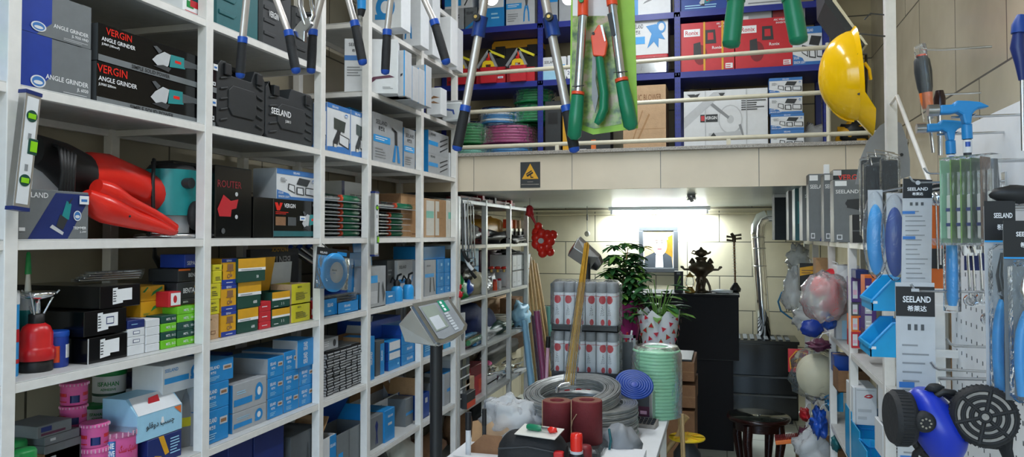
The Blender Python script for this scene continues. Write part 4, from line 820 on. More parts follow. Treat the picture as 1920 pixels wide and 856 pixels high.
lc('blue_carton','dim blue carton at the back under the shelf',385,440,(385,672),L4,.12,'deepblue',[],X=LX-.24)
# black printed packs: a thick stack of flat packets
pk = 'flat black and silver packets'
Y0, Y1 = span(613, 690); 
n = 0; pw = (Y1-Y0)/7
base_p = None
for r_ in range(15):
    for c_ in range(7):
        z = L4+.001+r_*.0125
        yy = Y0+c_*pw+random.uniform(-.003,.003)
        if base_p is None:
            m = MB(); m.cbox(0,pw-.002,0,.2,0,.0118,'black',.001); art(m, pw-.002, .2, .0118, [('r','f',.05,.55,.95,.95,'lightgrey'),('ln','f',.1,.1,.9,.4,1,'grey'),('r','l',.02,.1,.98,.9,'cardwhite')])
            o = m.build('flat_packet', loc=(LX+.005, yy, z)); o.rotation_euler = (0,0,R(90)); tag(o, 'flat black packet with silver print in the tight stack right of the fourth post', 'packet', pk); base_p = o
        else: dup(base_p, (LX+.005+random.uniform(-.004,.004), yy, z), R(90)+random.uniform(-.03,.03))
zs = L4+.001+15*.0125
for i in range(3):
    lc('grey_packet','loose silver grey packet lying on the black packet stack, '+['left','middle','right'][i],614+22*i,640+20*i,(640,[654,652,650][i]),zs+.001,.12,'cardgrey',[('ln','f',.2,.2,.8,.7,1,'charcoal')],X=LX-.03)
lc('tape_box','silver carton with a round black window on the packet stack',606,636,(606,636),zs+.012,.12,'cardgrey',[('e','f',.75,.5,.1,.3,0,'charcoal'),('ln','f',.1,.3,.5,.8,3,'cardwhite')],X=LX-.01)
lc('brown_carton','open brown carton with blue side behind the black packet stack',640,694,(640,640),L4,.14,'kraft',[('r','f',.86,0,1,1,'blue')],X=LX-.12,flaps=[('r',25,.1,'cardwhite')])
lc('tall_blue_box','tall blue carton leaning next to the post, right of the packets',692,704,(692,632),L4,.14,'blue',[('vt','f',SL,.6,.35,.35,'white',.3)],X=LX+.02,side='kraft')
lc('torn_box','open grey and blue torn carton on the lower shelf',706,722,(706,640),L4,.12,'darkgrey',[('r','f',.5,0,1,.9,'blue'),('vt','f',SL,.8,.4,.2,'white',.3)])
z = L4
for i, y in enumerate((676, 660, 640)):
    lc('blue_carton','blue carton with a white end panel behind the scale indicator, '+['bottom of three','middle of three','top of three'][i],730,752,(740,y-2),z+.001,.22,'blue',[('r','f',.04,.15,.96,.95,'cardwhite')] if i else [('e','f',.8,.5,.06,.12,0,'paleblue')],group='blue cartons with white end panels',side='deepblue'); z = zL(740,y-2)
z = L4
for i, y in enumerate((664, 646, 628, 608)):
    lc('blue_carton','blue carton stack right behind the scale indicator, '+ORD4[i],754,785,(760,y),z+.001,.2,'blue',[('t','f',SL,.3,.4,.25,'white',.4)],group='blue cartons stacked behind the scale',side='deepblue'); z = zL(760,y)
lc('blue_carton','long royal blue carton across the tops of the blue cartons',696,752,(700,602),zL(740,638)+.003,.2,'royal',[],X=LX-.12)
for i, (a, b_, y) in enumerate(((796, 812, 640), (814, 832, 634), (834, 856, 628))):
    lc('blue_bag_pack' if i == 1 else 'blue_carton','blue wrapped pack at the right end of the lower shelf, '+['left','middle','right'][i],a,b_,y,L4,.16,['blue','kraft2','cyan'][i],[('ln','f',.1,.3,.8,.7,3,'paleblue')],group=None)
# --- level 5
def A5(): return [('t','f',SL,.1,.72,.1,'charcoal',.5),('t','f',CN,.2,.6,.08,'charcoal',.3),('p','f',[(.55,.05),(.6,.5),(.5,.85),(.66,.85),(.72,.5),(.8,.05),(.7,.05),(.66,.4),(.62,.05)],'navy')]
lc('navy_carton','dark navy carton low under the blue carton wall, left',432,478,(432,832),L5,.2,'navy',[('ln','f',.5,.2,.8,.4,1,'white')],group='navy cartons on the low shelf')
lc('navy_carton','dark navy carton low under the blue carton wall, tall one',480,536,(480,812),L5,.22,'navy',[('vt','f',SL,.5,.2,.1,'lightgrey',.4)],group='navy cartons on the low shelf')
lc('dark_carton','dim grey blue carton low beside the fourth post',548,600,(548,818),L5,.18,'darkgrey',[('i','f','plier',.5,.3,.7,.8,'charcoal')])
lc('blue_carton','blue and white carton with white flap standing, low right of the fourth post',602,633,(602,826),L5,.16,'cardwhite',[('r','f',.6,0,1,1,'blue'),('t','f',SL,.62,.7,.08,'white',.34)],flaps=[('b',0,.1,'cardwhite'),('l',-40,.12,'kraft')],side='cardwhite')
lc('blue_carton','grey carton with a long blue lid leaning open on the low shelf',634,688,(640,812),L5,.16,'boxgrey',[('r','f',.05,.3,.2,.45,'blue2'),('r','f',.4,.0,.41,1,'charcoal')],flaps=[('b',-30,.14,'deepblue'),('r',30,.08,'blue')],X=LX-.0)
lc('grey_carton','pale grey carton printed with blue shears, low between the posts',692,722,(692,786),L5,.14,'boxgrey',[('p','f',[(.45,.1),(.5,.45),(.42,.7),(.52,.85),(.62,.7),(.56,.45),(.62,.1),(.56,.1),(.52,.4),(.5,.1)],'navy')],side='blue')
lc('blue_carton','blue carton beside the printed shears carton',723,742,(723,770),L5,.2,'blue',[('t','f',SL,.3,.75,.07,'white',.5),('r','f',.3,.5,.7,.58,'lightgrey')],X=LX+.01,side='blue')
lc('open_carton','open white carton with black tools inside, low behind the scale pole',700,760,(712,752),L5,.14,'cardwhite',[('t','f',SL,.1,.78,.08,'charcoal',.45),('r','f',.78,0,1,1,'deepblue'),('i','f','nose',.5,.1,.75,.7)],X=LX-.13,flaps=[('b',-5,.16,'kraft'),('r',-5,.08,'cardwhite')])
lc('grey_carton','slim grey carton right of the open white carton',762,776,(762,748),L5,.14,'boxgrey',[('r','f',0,.4,1,.5,'blue')],X=LX-.02)
lc('open_carton','open blue and white carton right of the fifth post, brown flaps up',788,806,(790,740),L5,.2,'deepblue',[('r','f',.0,0,.3,1,'cardwhite'),('r','f',.55,.6,.8,.8,'lightgrey')],X=LX-.0,flaps=[('b',30,.14,'kraft'),('l',-20,.1,'kraft')])
lc('grey_carton','grey carton directly behind the black scale pole',808,832,(812,716),L5,.14,'boxgrey',[('r','f',.3,.3,.7,.7,'charcoal')],X=LX-.02)
lc('grey_carton','tall pale carton with blue print near the end post, low shelf',834,856,(836,700),L5,.14,'cardgrey',[('r','f',.2,.4,.6,.5,'blue'),('p','f',[(.7,.1),(.75,.8),(.85,.8),(.8,.1)],'charcoal')],X=LX-.0,top='blue')
# ================================================================ mezzanine: blue racking and goods
MZ = 2.226; M1 = 2.775; M2 = 3.175
rk = empty('storage_rack', 'blue slotted steel racking on the balcony behind the cream rails', 'rack', (-2.1, 5.0, MZ-.001))
RX = (-2.1, -1.226, -.297, .612); O_ = Vector((-2.1, 5.0, MZ-.001))
for x in RX:
    for y in (0, .42):
        m = MB(); m.box(x+2.1-.02, x+2.1+.02, y, y+.003, 0, 1.45, 'rackblue'); m.box(x+2.1-.02, x+2.1-.017, y, y+.035, 0, 1.45, 'rackblue')
        p = m.build('post', rk)
        if y == 0:
            d = MB()
            for k in range(48):
                for q in (-.009, .009): d.box(x+2.1+q-.003, x+2.1+q+.003, -.0008, 0, .02+k*.03, .034+k*.03, 'navy')
            d.build('slots', p)
for i in range(3):
    a, b = RX[i]+2.1, RX[i+1]+2.1
    for z in (.006, M1-MZ, M2-MZ):
        m = MB(); m.box(a, b, .0, .45, z-.03 if z > .1 else z-.006, z, 'rackblue'); m.box(a+.02, b-.02, -.003, .0, z-.038 if z > .1 else z-.006, z+.002, 'rackblue')
        m.build('shelf', rk)
# rails
rl = empty('guard_rail', 'cream painted pipe railing along the granite balcony edge', 'railing', (0, 4.64, 2.238))
def rail(p, q, r_=.0135):
    a = onY(p[0], p[1], 4.64); b = onY(q[0], q[1], 4.64); a.x = max(a.x, -1.9)
    MB().cyl((a.x, 0, a.z-2.238), (b.x, 0, b.z-2.238), r_, 'railcream').build('rail_pipe', rl)
rail((850, 142), (1556, 88)); rail((850, 212), (1548, 173)); rail((850, 277), (1650, 248))
for x in (1045, 1366): 
    a = onY(x, 275, 4.64); MB().box(a.x-.012, a.x+.012, -.012, .012, 0, .045, 'railcream').build('rail_stub', rl)
for X_ in (-1.88, onY(1552,100,4.64).x): MB().cyl((X_, 0, 0), (X_, 0, .58), .012, 'railcream').build('rail_stub', rl)
def mc(name, label, x0, x1, yt, base, Y, D, bc, ops, **k): return yc(name, label, x0, x1, yt, base, Y, D, bc, ops, **k)
FB = MZ+.007
# coils of hose
def coil(name, label, c, R_, r_, n, mt, rows=2, wrap=None, grp=None, flat=True, tilt=None, cat='hose', seed=0):
    """coil of tube lying flat: n turns high, rows turns thick"""
    r = empty(name, label, cat, c, 0, grp)
    if tilt: r.rotation_euler = tilt
    m = MB(); rn = random.Random(seed)
    for k in range(n):
        for q in range(rows):
            rr = R_-q*r_*1.9-r_+rn.uniform(-r_, r_)*(.8 if 'wire' in name else .25); z = r_+k*r_*1.85
            m.tube([(rr*cos(2*pi*i/36), rr*sin(2*pi*i/36), z+rn.uniform(-1,1)*r_*(.35 if 'wire' in name else .12)) for i in range(36)], r_, mt if isinstance(mt, str) else mt[k % len(mt)], 6, closed=True)
    m.build('wound_coil', r)
    if wrap:
        H_ = n*r_*1.85+r_; w = MB(); w.lathe([(R_-rows*r_*2.2,H_+.004),(R_*.9,H_+.006),(R_+.006,H_*.9),(R_+.008,H_*.5),(R_+.006,.004)], wrap, 32, cap=False); w.build('wrapping_film', r)
        for k in range(4):
            t = MB(); a = k*2*pi/4+.9; t.tube([((R_+.006)*cos(a),(R_+.006)*sin(a),.006),((R_+.009)*cos(a),(R_+.009)*sin(a),H_*.5),((R_+.004)*cos(a),(R_+.004)*sin(a),H_)], .004, 'blister', 5); t.build('tie_band', r)
    return r
def cen(x, y, Y): p = onY(x, y, Y); return p
hx = onY(955, 280, 5.2).x
coil('hose_coil','coil of blue hose at the bottom of the balcony hose pile',(hx, 5.22, FB), .215, .011, 5, 'hoseblue', 3, 'film', 'hose pile', seed=1)
coil('hose_coil','big pink hose coil in the balcony hose pile',(hx, 5.22, FB+.125), .21, .011, 6, 'hosepink', 3, 'film', seed=2)
coil('hose_coil','blue and white striped hose coil on the pink hose coil',(hx-.085, 5.2, FB+.275), .14, .008, 7, ['hoseblue','cardwhite','hoseblue'], 3, 'film', seed=3)
gx = onY(1000, 220, 5.2).x
coil('hose_coil','lower green hose coil on the right of the hose pile, behind the blue post',(gx, 5.25, FB+.28), .155, .0105, 6, 'hosegreen', 3, 'film', seed=4)
coil('hose_coil','upper green hose coil on the right of the hose pile, behind the blue post',(gx, 5.25, FB+.42), .155, .0105, 5, 'hosegreen', 3, 'film', seed=5)
ax = onY(868, 250, 4.98).x
coil('hose_coil','bright green hose coil beside the shelving corner and lopper grip',(ax, 5.15, FB+.13), .13, .011, 7, 'green', 3, 'film', seed=6)
coil('hose_coil','pale green hose coil under the bright green one',(ax, 5.15, FB), .14, .011, 5, 'seafoam', 3, 'film', seed=7)
# folding saws set (yellow square tools) with red boxes in front of the charcoal case, middle shelf
mc('red_carton','red carton on the middle balcony shelf, left of three',838,888,138,M1+.001,5.02,.2,'redbox',[('r','f',.05,.2,.4,.4,'darkred')],group='red cartons behind the angle clamps')
mc('red_carton','red carton on the middle balcony shelf with a white sticker',893,948,128,M1+.001,5.02,.2,'redbox',[],group='red cartons behind the angle clamps',sticker=(.75,.3,.18,.12))
mc('red_carton','red carton on the middle balcony shelf beside the blue post',950,1003,128,M1+.001,5.02,.2,'redbox',[],group='red cartons behind the angle clamps')
r = empty('tool_case', 'charcoal tool case with an orange lid bar on the red cartons', 'case', (0,0,0)); a = onY(907, 130, 5.06); b = onY(1003, 60, 5.06); h = b.z-(M1+.001)
r.location = (a.x, 5.26, M1+.001); W_ = b.x-a.x
m = MB(); m.prism([(0,0),(W_,0),(W_,h*.85),(W_*.93,h*.95),(W_*.07,h*.95),(0,h*.85)], 0, .12, 'charcoal'); m.build('case_shell', r, bevel=.006)
MB().prism([(0,h*.86),(W_,h*.86),(W_,h*.95),(W_*.95,h*1.02),(W_*.05,h*1.02),(0,h*.95)], -.01, .125, 'mustard').build('orange_lid_bar', r, bevel=.004)
for u in (.08, .72): MB().box(W_*u, W_*(u+.2), -.018, .0, h*.68, h*.9, 'black').build('latch', r, bevel=.004)
m = MB(); m.add([(W_*.38,-.002,h*.3),(W_*.6,-.002,h*.3),(W_*.63,-.002,h*.5),(W_*.5,-.002,h*.58),(W_*.35,-.002,h*.5)], [(0,1,2,3,4)], 'cardwhite'); m.add([(W_*.42,-.003,h*.4),(W_*.56,-.003,h*.4),(W_*.56,-.003,h*.5),(W_*.42,-.003,h*.5)], [(0,1,2,3)], 'orange'); m.build('printed_label', r)
for i, (x, y, w_) in enumerate(((866, 112, 40), (918, 108, 52), (973, 105, 52))):
    c = onY(x, y, 5.0); r = empty('angle_clamp', 'yellow and red corner clamp with grey triangle frame, %s of three' % ['leftmost','middle','rightmost'][i], 'clamp', (c.x, 4.985, M1+.11), 0, 'corner clamps')
    q = w_/1400*5.1/2; hh = q*1.25
    def bar(p0, p1, t, mm, nm):
        d = Vector((p1[0]-p0[0], p1[1]-p0[1])).normalized(); n_ = Vector((-d.y, d.x))*t
        MB().prism([(p0[0]+n_.x,p0[1]+n_.y),(p0[0]-n_.x,p0[1]-n_.y),(p1[0]-n_.x,p1[1]-n_.y),(p1[0]+n_.x,p1[1]+n_.y)], -.01, .01, mm).build(nm, r)
    bar((-q*.9,0), (0,hh), .009, 'grey', 'triangle_bar'); bar((q*.6,0), (0,hh), .009, 'grey', 'triangle_bar'); bar((0,hh), (q*1.2,hh*.55), .008, 'lemon', 'yellow_arm'); bar((q*.05,hh*.1), (0,hh), .005, 'orangered', 'screw')
    m = MB(); m.prism([(-q*.5,-.0),(-q*.4,hh*.3),(-q*.1,hh*.42),(q*.1,hh*.42),(q*.35,hh*.3),(q*.5,0),(q*.2,0),(q*.2,hh*.15),(-q*.2,hh*.15),(-q*.2,0)], -.02, -.012, 'yellow'); m.prism([(-q*.15,hh*.38),(q*.15,hh*.38),(q*.1,hh*.55),(-q*.1,hh*.55)], -.022, -.01, 'red'); m.build('yellow_body', r)
    MB().box(-q*.6, q*.6, -.015, .015, -.11, .0, 'redbox').build('base_block', r)
# right of the post on middle shelf
mc('white_carton','white and pale blue carton right of the blue post, balcony middle shelf',1017,1062,108,M1+.001,5.02,.2,'cardwhite',[('t','f',SL,.08,.72,.12,'charcoal',.5),('r','f',0,.0,.6,.4,'paleblue'),('p','f',[(.7,.5),(.8,.55),(1,.5),(.95,.65),(.75,.65)],'blue2')])
mc('white_carton','white carton with a round print behind the silver lopper arm',1064,1095,104,M1+.001,5.02,.2,'cardwhite',[('e','f',.1,.25,.2,.2,'white'),('t','f','20',.0,.2,.15,'navy',.3)])
# right bays: middle shelf
mc('reel_box','white carton picturing a blue measuring reel, middle balcony shelf',1186,1253,36,M1+.135,5.02,.2,'cardwhite',[('t','f',SL,0,.72,.12,'charcoal',.3),('t','f',CN,.02,.57,.11,'charcoal',.2),('r','f',0,.3,.35,.5,'blue2'),('i','f','reel',.35,.08,.98,.95)],side='lightgrey')
r = empty('foil_pack', 'red topped silver foil wrapped pack under the measuring reel carton', 'pack', (0,0,0)); a = onY(1186, 140, 5.02); b = onY(1252, 75, 5.02)
r.location = (a.x, 5.02, M1+.001); W_ = b.x-a.x
MB().cbox(0, W_, 0, .22, 0, .133, 'chrome', .012).build('pack_body', r); MB().cbox(-.002, W_+.002, -.003, .2, .105, .1345, 'redbox', .006).build('red_top_band', r); MB().cbox(-.006, W_+.006, -.006, .226, 0, .1345, 'film', .014).build('wrapping_film', r)
RN = [('r','f',.08,.72,.38,.87,'white'),('t','f','Ronix',.11,.75,.09,'redbox',.24),('i','f','pump',.25,.12,.7,.85),('t','f','Ronix',.6,.44,.06,'white',.18),('t','f','ARC WELDING',.68,.93,.04,'white',.26),('t','f','INVERTER',.72,.87,.035,'white',.2),('r','f',.84,.04,.97,.14,'white'),('ln','f',.85,.05,.96,.13,2,'redbox')]
ya = mc('red_pump_box','big red printed carton with two yellow straps, middle balcony shelf',1274,1377,45,M1+.001,5.02,.25,'redbox',RN+[('r','f',.44,0,.475,1,'mustard'),('r','f',.77,0,.805,1,'mustard')],side='darkred')
mc('red_pump_box','big red printed carton without straps, right of the strapped one',1378,1486,38,M1+.001,5.02,.25,'redbox',RN,side='darkred')
mc('grey_carton','long flat grey carton with a dark red label lying on the red cartons',1385,1510,16,M1+.29,5.03,.2,'cardgrey',[('r','f',.5,.1,.78,.85,'black'),('r','f',.52,.2,.76,.75,'darkred'),('r','f',.05,.1,.15,.5,'cardwhite')])
mc('solar_lamp_box','white and blue solar lamp carton behind the yellow helmet',1486,1551,52,M1+.001,5.02,.12,'cardwhite',A_solar(),side='midblue')
# floor of the balcony, right bays
mc('orange_case','dark case with an orange stripe behind the lopper grips',1055,1145,215,FB,5.02,.14,'charcoal2',[('r','f',.0,.05,.3,1,'mustard'),('r','f',.6,.1,.7,.4,'orange'),('r','f',.25,.1,.5,.2,'cardwhite')])
mc('tool_case','charcoal moulded case half behind the blue rack post',1022,1052,190,FB,5.03,.2,'charcoal',[('r','f',.2,.6,.8,.8,'black')],cat='case')
mc('brown_carton','tall brown carton printed ELECTRIC BLOWER behind the green board',1168,1249,162,FB,5.02,.25,'palekraft',[('t','f','ELECTRIC BLOWER',.0,.78,.09,'kraft2',.9),('p','f',[(.3,.2),(.6,.6),(.63,.58),(.33,.18)],'kraft'),('p','f',[(.2,.2),(.45,.65),(.47,.64),(.22,.18)],'kraft'),('r','f',0,.38,1,.385,'kraft')],side='kraft2')
CE = [('p','f',[(.08,.92),(.2,.96),(.14,.85)],'charcoal'),('p','f',[(.0,.58),(.36,.97),(.5,.97),(.0,.4)],'lightgrey'),('p','f',[(.04,.95),(.14,.95),(.1,.88)],'charcoal'),('p','f',[(.42,.95),(.5,.95),(.46,.88)],'charcoal'),('r','f',.2,.5,.41,.62,'charcoal'),('t','f','VERGIN',.26,.54,.05,'white',.14),('r','f',.21,.52,.25,.6,'redbox'),
   ('i','f','mitre',.3,.2,.72,.8),('ln','f',.69,.66,.98,.9,7,'charcoal'),('t','f','CE',.57,.06,.06,'charcoal',.06),('e','f',.66,.08,.02,.03,'charcoal'),('e','f',.79,.08,.022,.03,'charcoal'),('e','f',.86,.08,.022,.03,'charcoal'),('e','f',.92,.08,.022,.03,'charcoal'),('r','f',.255,0,.265,1,'lightgrey'),('r','f',.745,0,.755,1,'lightgrey')]
mc('mitre_saw_box','big white carton with a line drawing of a mitre saw, balcony floor',1282,1440,172,FB,5.0,.3,'cardwhite',CE,side='cardgrey')
z = FB
ys = (244, 214, 178, 147); 
for i, y in enumerate(ys):
    mc('solar_lamp_box','white and blue lamp carton, %s in the stack beside the mitre saw carton' % ['bottom','second from bottom','third from bottom','top'][i],1442+(3 if i < 2 else 0),1505+(3 if i < 2 else 0),y,z+.001,5.0,.12,'cardwhite',A_solar(),group='stack of solar lamp cartons on the balcony',side='midblue'); z = onY(1442,y,5.0).z
for i, (x, y) in enumerate(((1525, 240), (1602, 245))):
    c = onY(x, 262, 5.1); r = empty('yellow_bag' if i else 'clear_bag', ['clear plastic bag slumped right of the solar lamp stack','yellow and black wrapped bundle behind the hard hat brim'][i], 'bag', (c.x, 5.15, FB))
    MB().ball((0,0,.09), .095, ['bag','mustard'][i], 16, 10, 1, .8, .95, .5, i*3).build('bag_body', r)
    if i: MB().ball((-.01,-.02,.11), .09, 'black', 14, 8, .9, .8, .8, .6, 9).build('black_wrapping', r)
# top shelf (partly out of view)
def A6(ic): return [('r','f',0,.5,.5,.62,'blue2'),('i','f',ic,.55,.1,.95,.8),('ln','f',.06,.1,.4,.3,3,'grey')]
mc('cutter_box','white and blue carton picturing a rod tool, upper balcony shelf left',834,886,-30,M2+.16,5.02,.2,'cardwhite',[('r','f',0,.1,.6,.5,'blue2'),('p','f',[(.7,.1),(.95,.6),(.97,.55),(.74,.08)],'charcoal')],side='lightgrey')
mc('cutter_box','grey carton picturing a rod tool, under the white and blue one',815,869,19,M2+.001,5.02,.2,'cardgrey',[('t','f',SL,.05,.75,.1,'charcoal',.3),('p','f',[(.55,.3),(.85,.6),(.87,.56),(.58,.26)],'charcoal'),('p','f',[(.6,.4),(.85,.72),(.87,.68),(.62,.38)],'charcoal')],side='blue')
mc('cutter_box','dim blue and grey carton left of the silver lopper joint',872,895,15,M2+.001,5.03,.2,'boxgrey',[('t','f',SL,.1,.7,.12,'charcoal',.6),('p','f',[(0,.1),(1,.5),(1,.3),(0,0)],'blue')])
mc('blue_carton','blue carton on the upper shelf between silver lopper arms',898,945,-20,M2+.001,5.02,.2,'blue',[('r','f',0,.5,1,1,'cardwhite'),('ln','f',.5,.2,.9,.4,2,'paleblue')])
mc('plier_box','white carton picturing a blue plier, upper balcony shelf by the post',949,1003,-25,M2+.001,5.02,.2,'lightgrey',A_plier('plier',.55,.88),side='blue')
mc('white_carton','white and blue carton on the upper shelf right of the post',1018,1046,-20,M2+.001,5.02,.2,'cardgrey',[('r','f',.0,.6,1,.7,'blue')])
mc('plier_box','pale carton on the upper shelf between lopper and shears board',1048,1098,-20,M2+.001,5.02,.2,'cardgrey',[('r','f',.3,.5,1,.65,'blue')],group=None)
mc('trowel_box','white carton picturing a grey blade, upper shelf beside the green board',1188,1258,-30,M2+.001,5.02,.2,'cardwhite',[('p','f',[(.25,.35),(.85,.6),(.8,.75),(.45,.5),(.3,.42)],'grey'),('r','f',0,0,.12,1,'blue')])
mc('tool_box','dark blue printed carton on the upper shelf behind the green lopper grips',1275,1366,-20,M2+.001,5.02,.2,'deepblue',[('i','f','grinder',.4,.2,.75,.6),('ln','f',.1,.1,.9,.3,2,'paleblue')])
mc('white_carton','long white carton on the upper shelf at the right end',1392,1500,-25,M2+.001,5.02,.2,'cardwhite',[('ln','f',.1,.1,.9,.25,1,'grey')])
# warning sign on the fascia
a = onY(976, 352, 4.6); b = onY(1013, 303, 4.6); W_, H_ = b.x-a.x, b.z-a.z
r = empty('warning_sign', 'black and yellow triangular camera warning sign on the tiled fascia', 'sign', (a.x, 4.6, a.z))
MB().box(0, W_, -.003, 0, 0, H_, 'charcoal').build('sign_plate', r)
m = MB(); m.add([(W_*.08,-.004,H_*.34),(W_*.92,-.004,H_*.34),(W_*.5,-.004,H_*.94)], [(0,1,2)], 'mustard'); m.build('yellow_triangle', r)
m = MB(); m.add([(W_*p[0],-.005,H_*p[1]) for p in ((.3,.48),(.62,.62),(.66,.56),(.36,.42))], [(0,1,2,3)], 'black'); m.add([(W_*p[0],-.005,H_*p[1]) for p in ((.28,.54),(.56,.68),(.6,.64),(.3,.5))], [(0,1,2,3)], 'black'); m.add([(W_*p[0],-.005,H_*p[1]) for p in ((.5,.5),(.55,.5),(.56,.42),(.66,.42),(.66,.38),(.52,.38))], [tuple(range(6))], 'black')
for v, w_ in ((.22,.3),(.12,.9)): m.box(W_*(.5-w_/2), W_*(.5+w_/2), -.0045, -.004, H_*v, H_*(v+.02), 'stone')
m.build('camera_symbol', r)
# ================================================================ back of the shop
# black bar / partition
BX1 = onZ(1387, 843, 0).x; bf = 6.2
a0 = -1.05
r = empty('bar_counter', 'tall black wooden bar counter in front of the back wall', 'counter', (a0, bf, 0))
W_ = BX1-a0; bh = 1.235
zs = onY(1330, 673, bf).z
MB().box(0, W_, -.02, .42, zs, bh-.02, 'barblack').build('upper_panel', r, bevel=.003); MB().box(0, W_-.045, .0, .40, 0, zs, 'barblack').build('lower_panel', r, bevel=.003)
MB().box(-.01, W_+.008, -.03, .44, bh-.02, bh, 'barblack').build('bar_top', r, bevel=.003)
MB().box(W_-.34, W_-.02, -.021, -.0, zs-.001, zs+.003, 'black').build('panel_joint', r)
BT_ = bh
# portrait
a = onY(1198, 510, YB-.03); b = onY(1271, 424, YB-.03); W_, H_ = b.x-a.x, b.z-a.z
r = empty('framed_portrait', 'dark framed portrait of a bearded man in a dark suit on the back wall', 'picture', (a.x, YB-.03, a.z))
m = MB(); f = .045
m.box(0,W_,0,.03,0,f,'charcoal'); m.box(0,W_,0,.03,H_-f,H_,'charcoal'); m.box(0,f,0,.03,f,H_-f,'charcoal'); m.box(W_-f,W_,0,.03,f,H_-f,'charcoal'); m.build('frame', r, bevel=.004)
m = MB(); m.box(f,W_-f,.012,.02,f,H_-f,'cardwhite'); iw, ih = W_-2*f, H_-2*f
def q(pts, mm, lay): m.add([(f+u*iw, .0115-lay*.0007, f+v*ih) for u, v in pts], [tuple(range(len(pts)))], mm)
q([(.03,.02),(.97,.02),(.97,.98),(.03,.98)], 'tan', 0); q([(.03,.6),(.4,.98),(.03,.98)], 'tan', 1); q([(.7,.3),(.97,.3),(.97,.9),(.75,.8)], 'gold', 1)
q([(.03,.02),(.97,.02),(.93,.3),(.72,.42),(.35,.42),(.05,.3)], 'suit', 2); q([(.4,.02),(.66,.02),(.64,.4),(.42,.4)], 'cardwhite', 3); q([(.48,.02),(.58,.02),(.55,.34),(.5,.34)], 'lightgrey', 4)
q(circ(.55,.62,.24,.29), 'skin', 4); q(circ(.55,.76,.27,.2,16,0,180), 'grey', 5); q([(.38,.4),(.4,.55),(.5,.6),(.62,.59),(.7,.52),(.68,.42),(.55,.34)], 'grey', 5)
for u in (.45, .62): q(circ(u,.68,.03,.012), 'charcoal', 6); q([(u-.05,.73),(u+.05,.74),(u+.05,.755),(u-.05,.745)], 'charcoal', 6)
q([(.46,.5),(.62,.5),(.6,.52),(.48,.52)], 'darkred', 6); q([(.52,.68),(.56,.68),(.58,.57),(.51,.57)], 'kraft', 6); m.build('printed_photo', r)
# samovar
c = onY(1315, 549, 6.36); r = empty('samovar', 'bronze samovar with a teapot on top, standing on the black bar', 'samovar', (c.x, 6.36, BT_))
s_ = (onY(1315,462,6.36).z-BT_)
P = [(.0,.0),(.17,.0),(.18,.03),(.1,.05),(.08,.1),(.1,.2),(.13,.28),(.1,.33),(.15,.4),(.25,.47),(.28,.55),(.24,.62),(.12,.66),(.1,.7),(.13,.74),(.14,.76),(.1,.78)]
MB().lathe([(u*s_,v*s_) for u,v in P], 'bronze', 24).build('urn_body', r)
t = MB(); t.lathe([(u*s_,v*s_) for u,v in ((.05,.78),(.11,.81),(.14,.86),(.12,.91),(.05,.94),(.03,.97),(.01,1.0))], 'bronze', 20); t.tube([(.12*s_,0,.84*s_),(.19*s_,0,.87*s_),(.2*s_,0,.9*s_)], .008, 'bronze', 8); t.tube([(-.12*s_,0,.83*s_),(-.2*s_,0,.86*s_),(-.17*s_,0,.91*s_),(-.12*s_,0,.9*s_)], .006, 'bronze', 8); t.build('teapot', r)
for s in (-1, 1):
    MB().tube([(s*.24*s_,0,.5*s_),(s*.36*s_,0,.5*s_),(s*.4*s_,0,.55*s_),(s*.44*s_,0,.56*s_)], [.01,.009,.012,.008], 'bronze', 10).build('side_handle', r)
    MB().lathe([(.006,0),(.03,.01),(.02,.03),(.005,.05)], 'bronze', 10, (s*.19*s_,0,.62*s_)).build('finial', r)
MB().tube([(.0,-.08*s_,.25*s_),(0,-.3*s_,.28*s_),(0,-.33*s_,.2*s_)], .009, 'bronze', 8).build('spigot', r)
for a in range(3): MB().tube([(.1*s_*cos(a*2.1),.1*s_*sin(a*2.1),.3*s_),(.17*s_*cos(a*2.1),.17*s_*sin(a*2.1),.15*s_),(.2*s_*cos(a*2.1),.2*s_*sin(a*2.1),.0)], .01, 'bronze', 8).build('leg', r)
c = onY(1294, 549, 6.3); r = empty('oil_lantern', 'small brass lantern with a glass chimney left of the samovar', 'lantern', (c.x, 6.28, BT_))
MB().lathe([(.04,0),(.045,.01),(.03,.03),(.02,.05),(.035,.055)], 'brass', 18).build('base', r); MB().lathe([(.026,.05),(.034,.08),(.026,.13)], 'blister', 18, cap=False).build('glass_chimney', r)
MB().lathe([(.028,.13),(.03,.14),(.012,.155),(.006,.17)], 'brass', 18).build('cap', r); MB().tube([(-.036,0,.05),(-.042,0,.1),(-.03,0,.14)], .003, 'brass', 6).build('wire_guard', r); MB().tube([(.036,0,.05),(.042,0,.1),(.03,0,.14)], .003, 'brass', 6).build('wire_guard', r)
yc('black_box','small black box with a green leaf print on the bar below the portrait',1264,1281,508,BT_,6.3,.05,'black',[('p','f',[(.2,.1),(.8,.5),(.7,.6),(.2,.3)],'leafpale'),('p','f',[(.3,.4),(.8,.75),(.6,.8)],'cardgreen'),('r','f',.3,.85,.7,.95,'grey')])
c = onY(1355, 549, 6.3); r = empty('folded_paper', 'crumpled white paper lying on the bar right of the samovar', 'paper', (c.x, 6.3, BT_))
MB().ball((0,0,.016), .09, 'white', 12, 6, 1, .5, .17, .5, 3).build('paper_sheet', r)
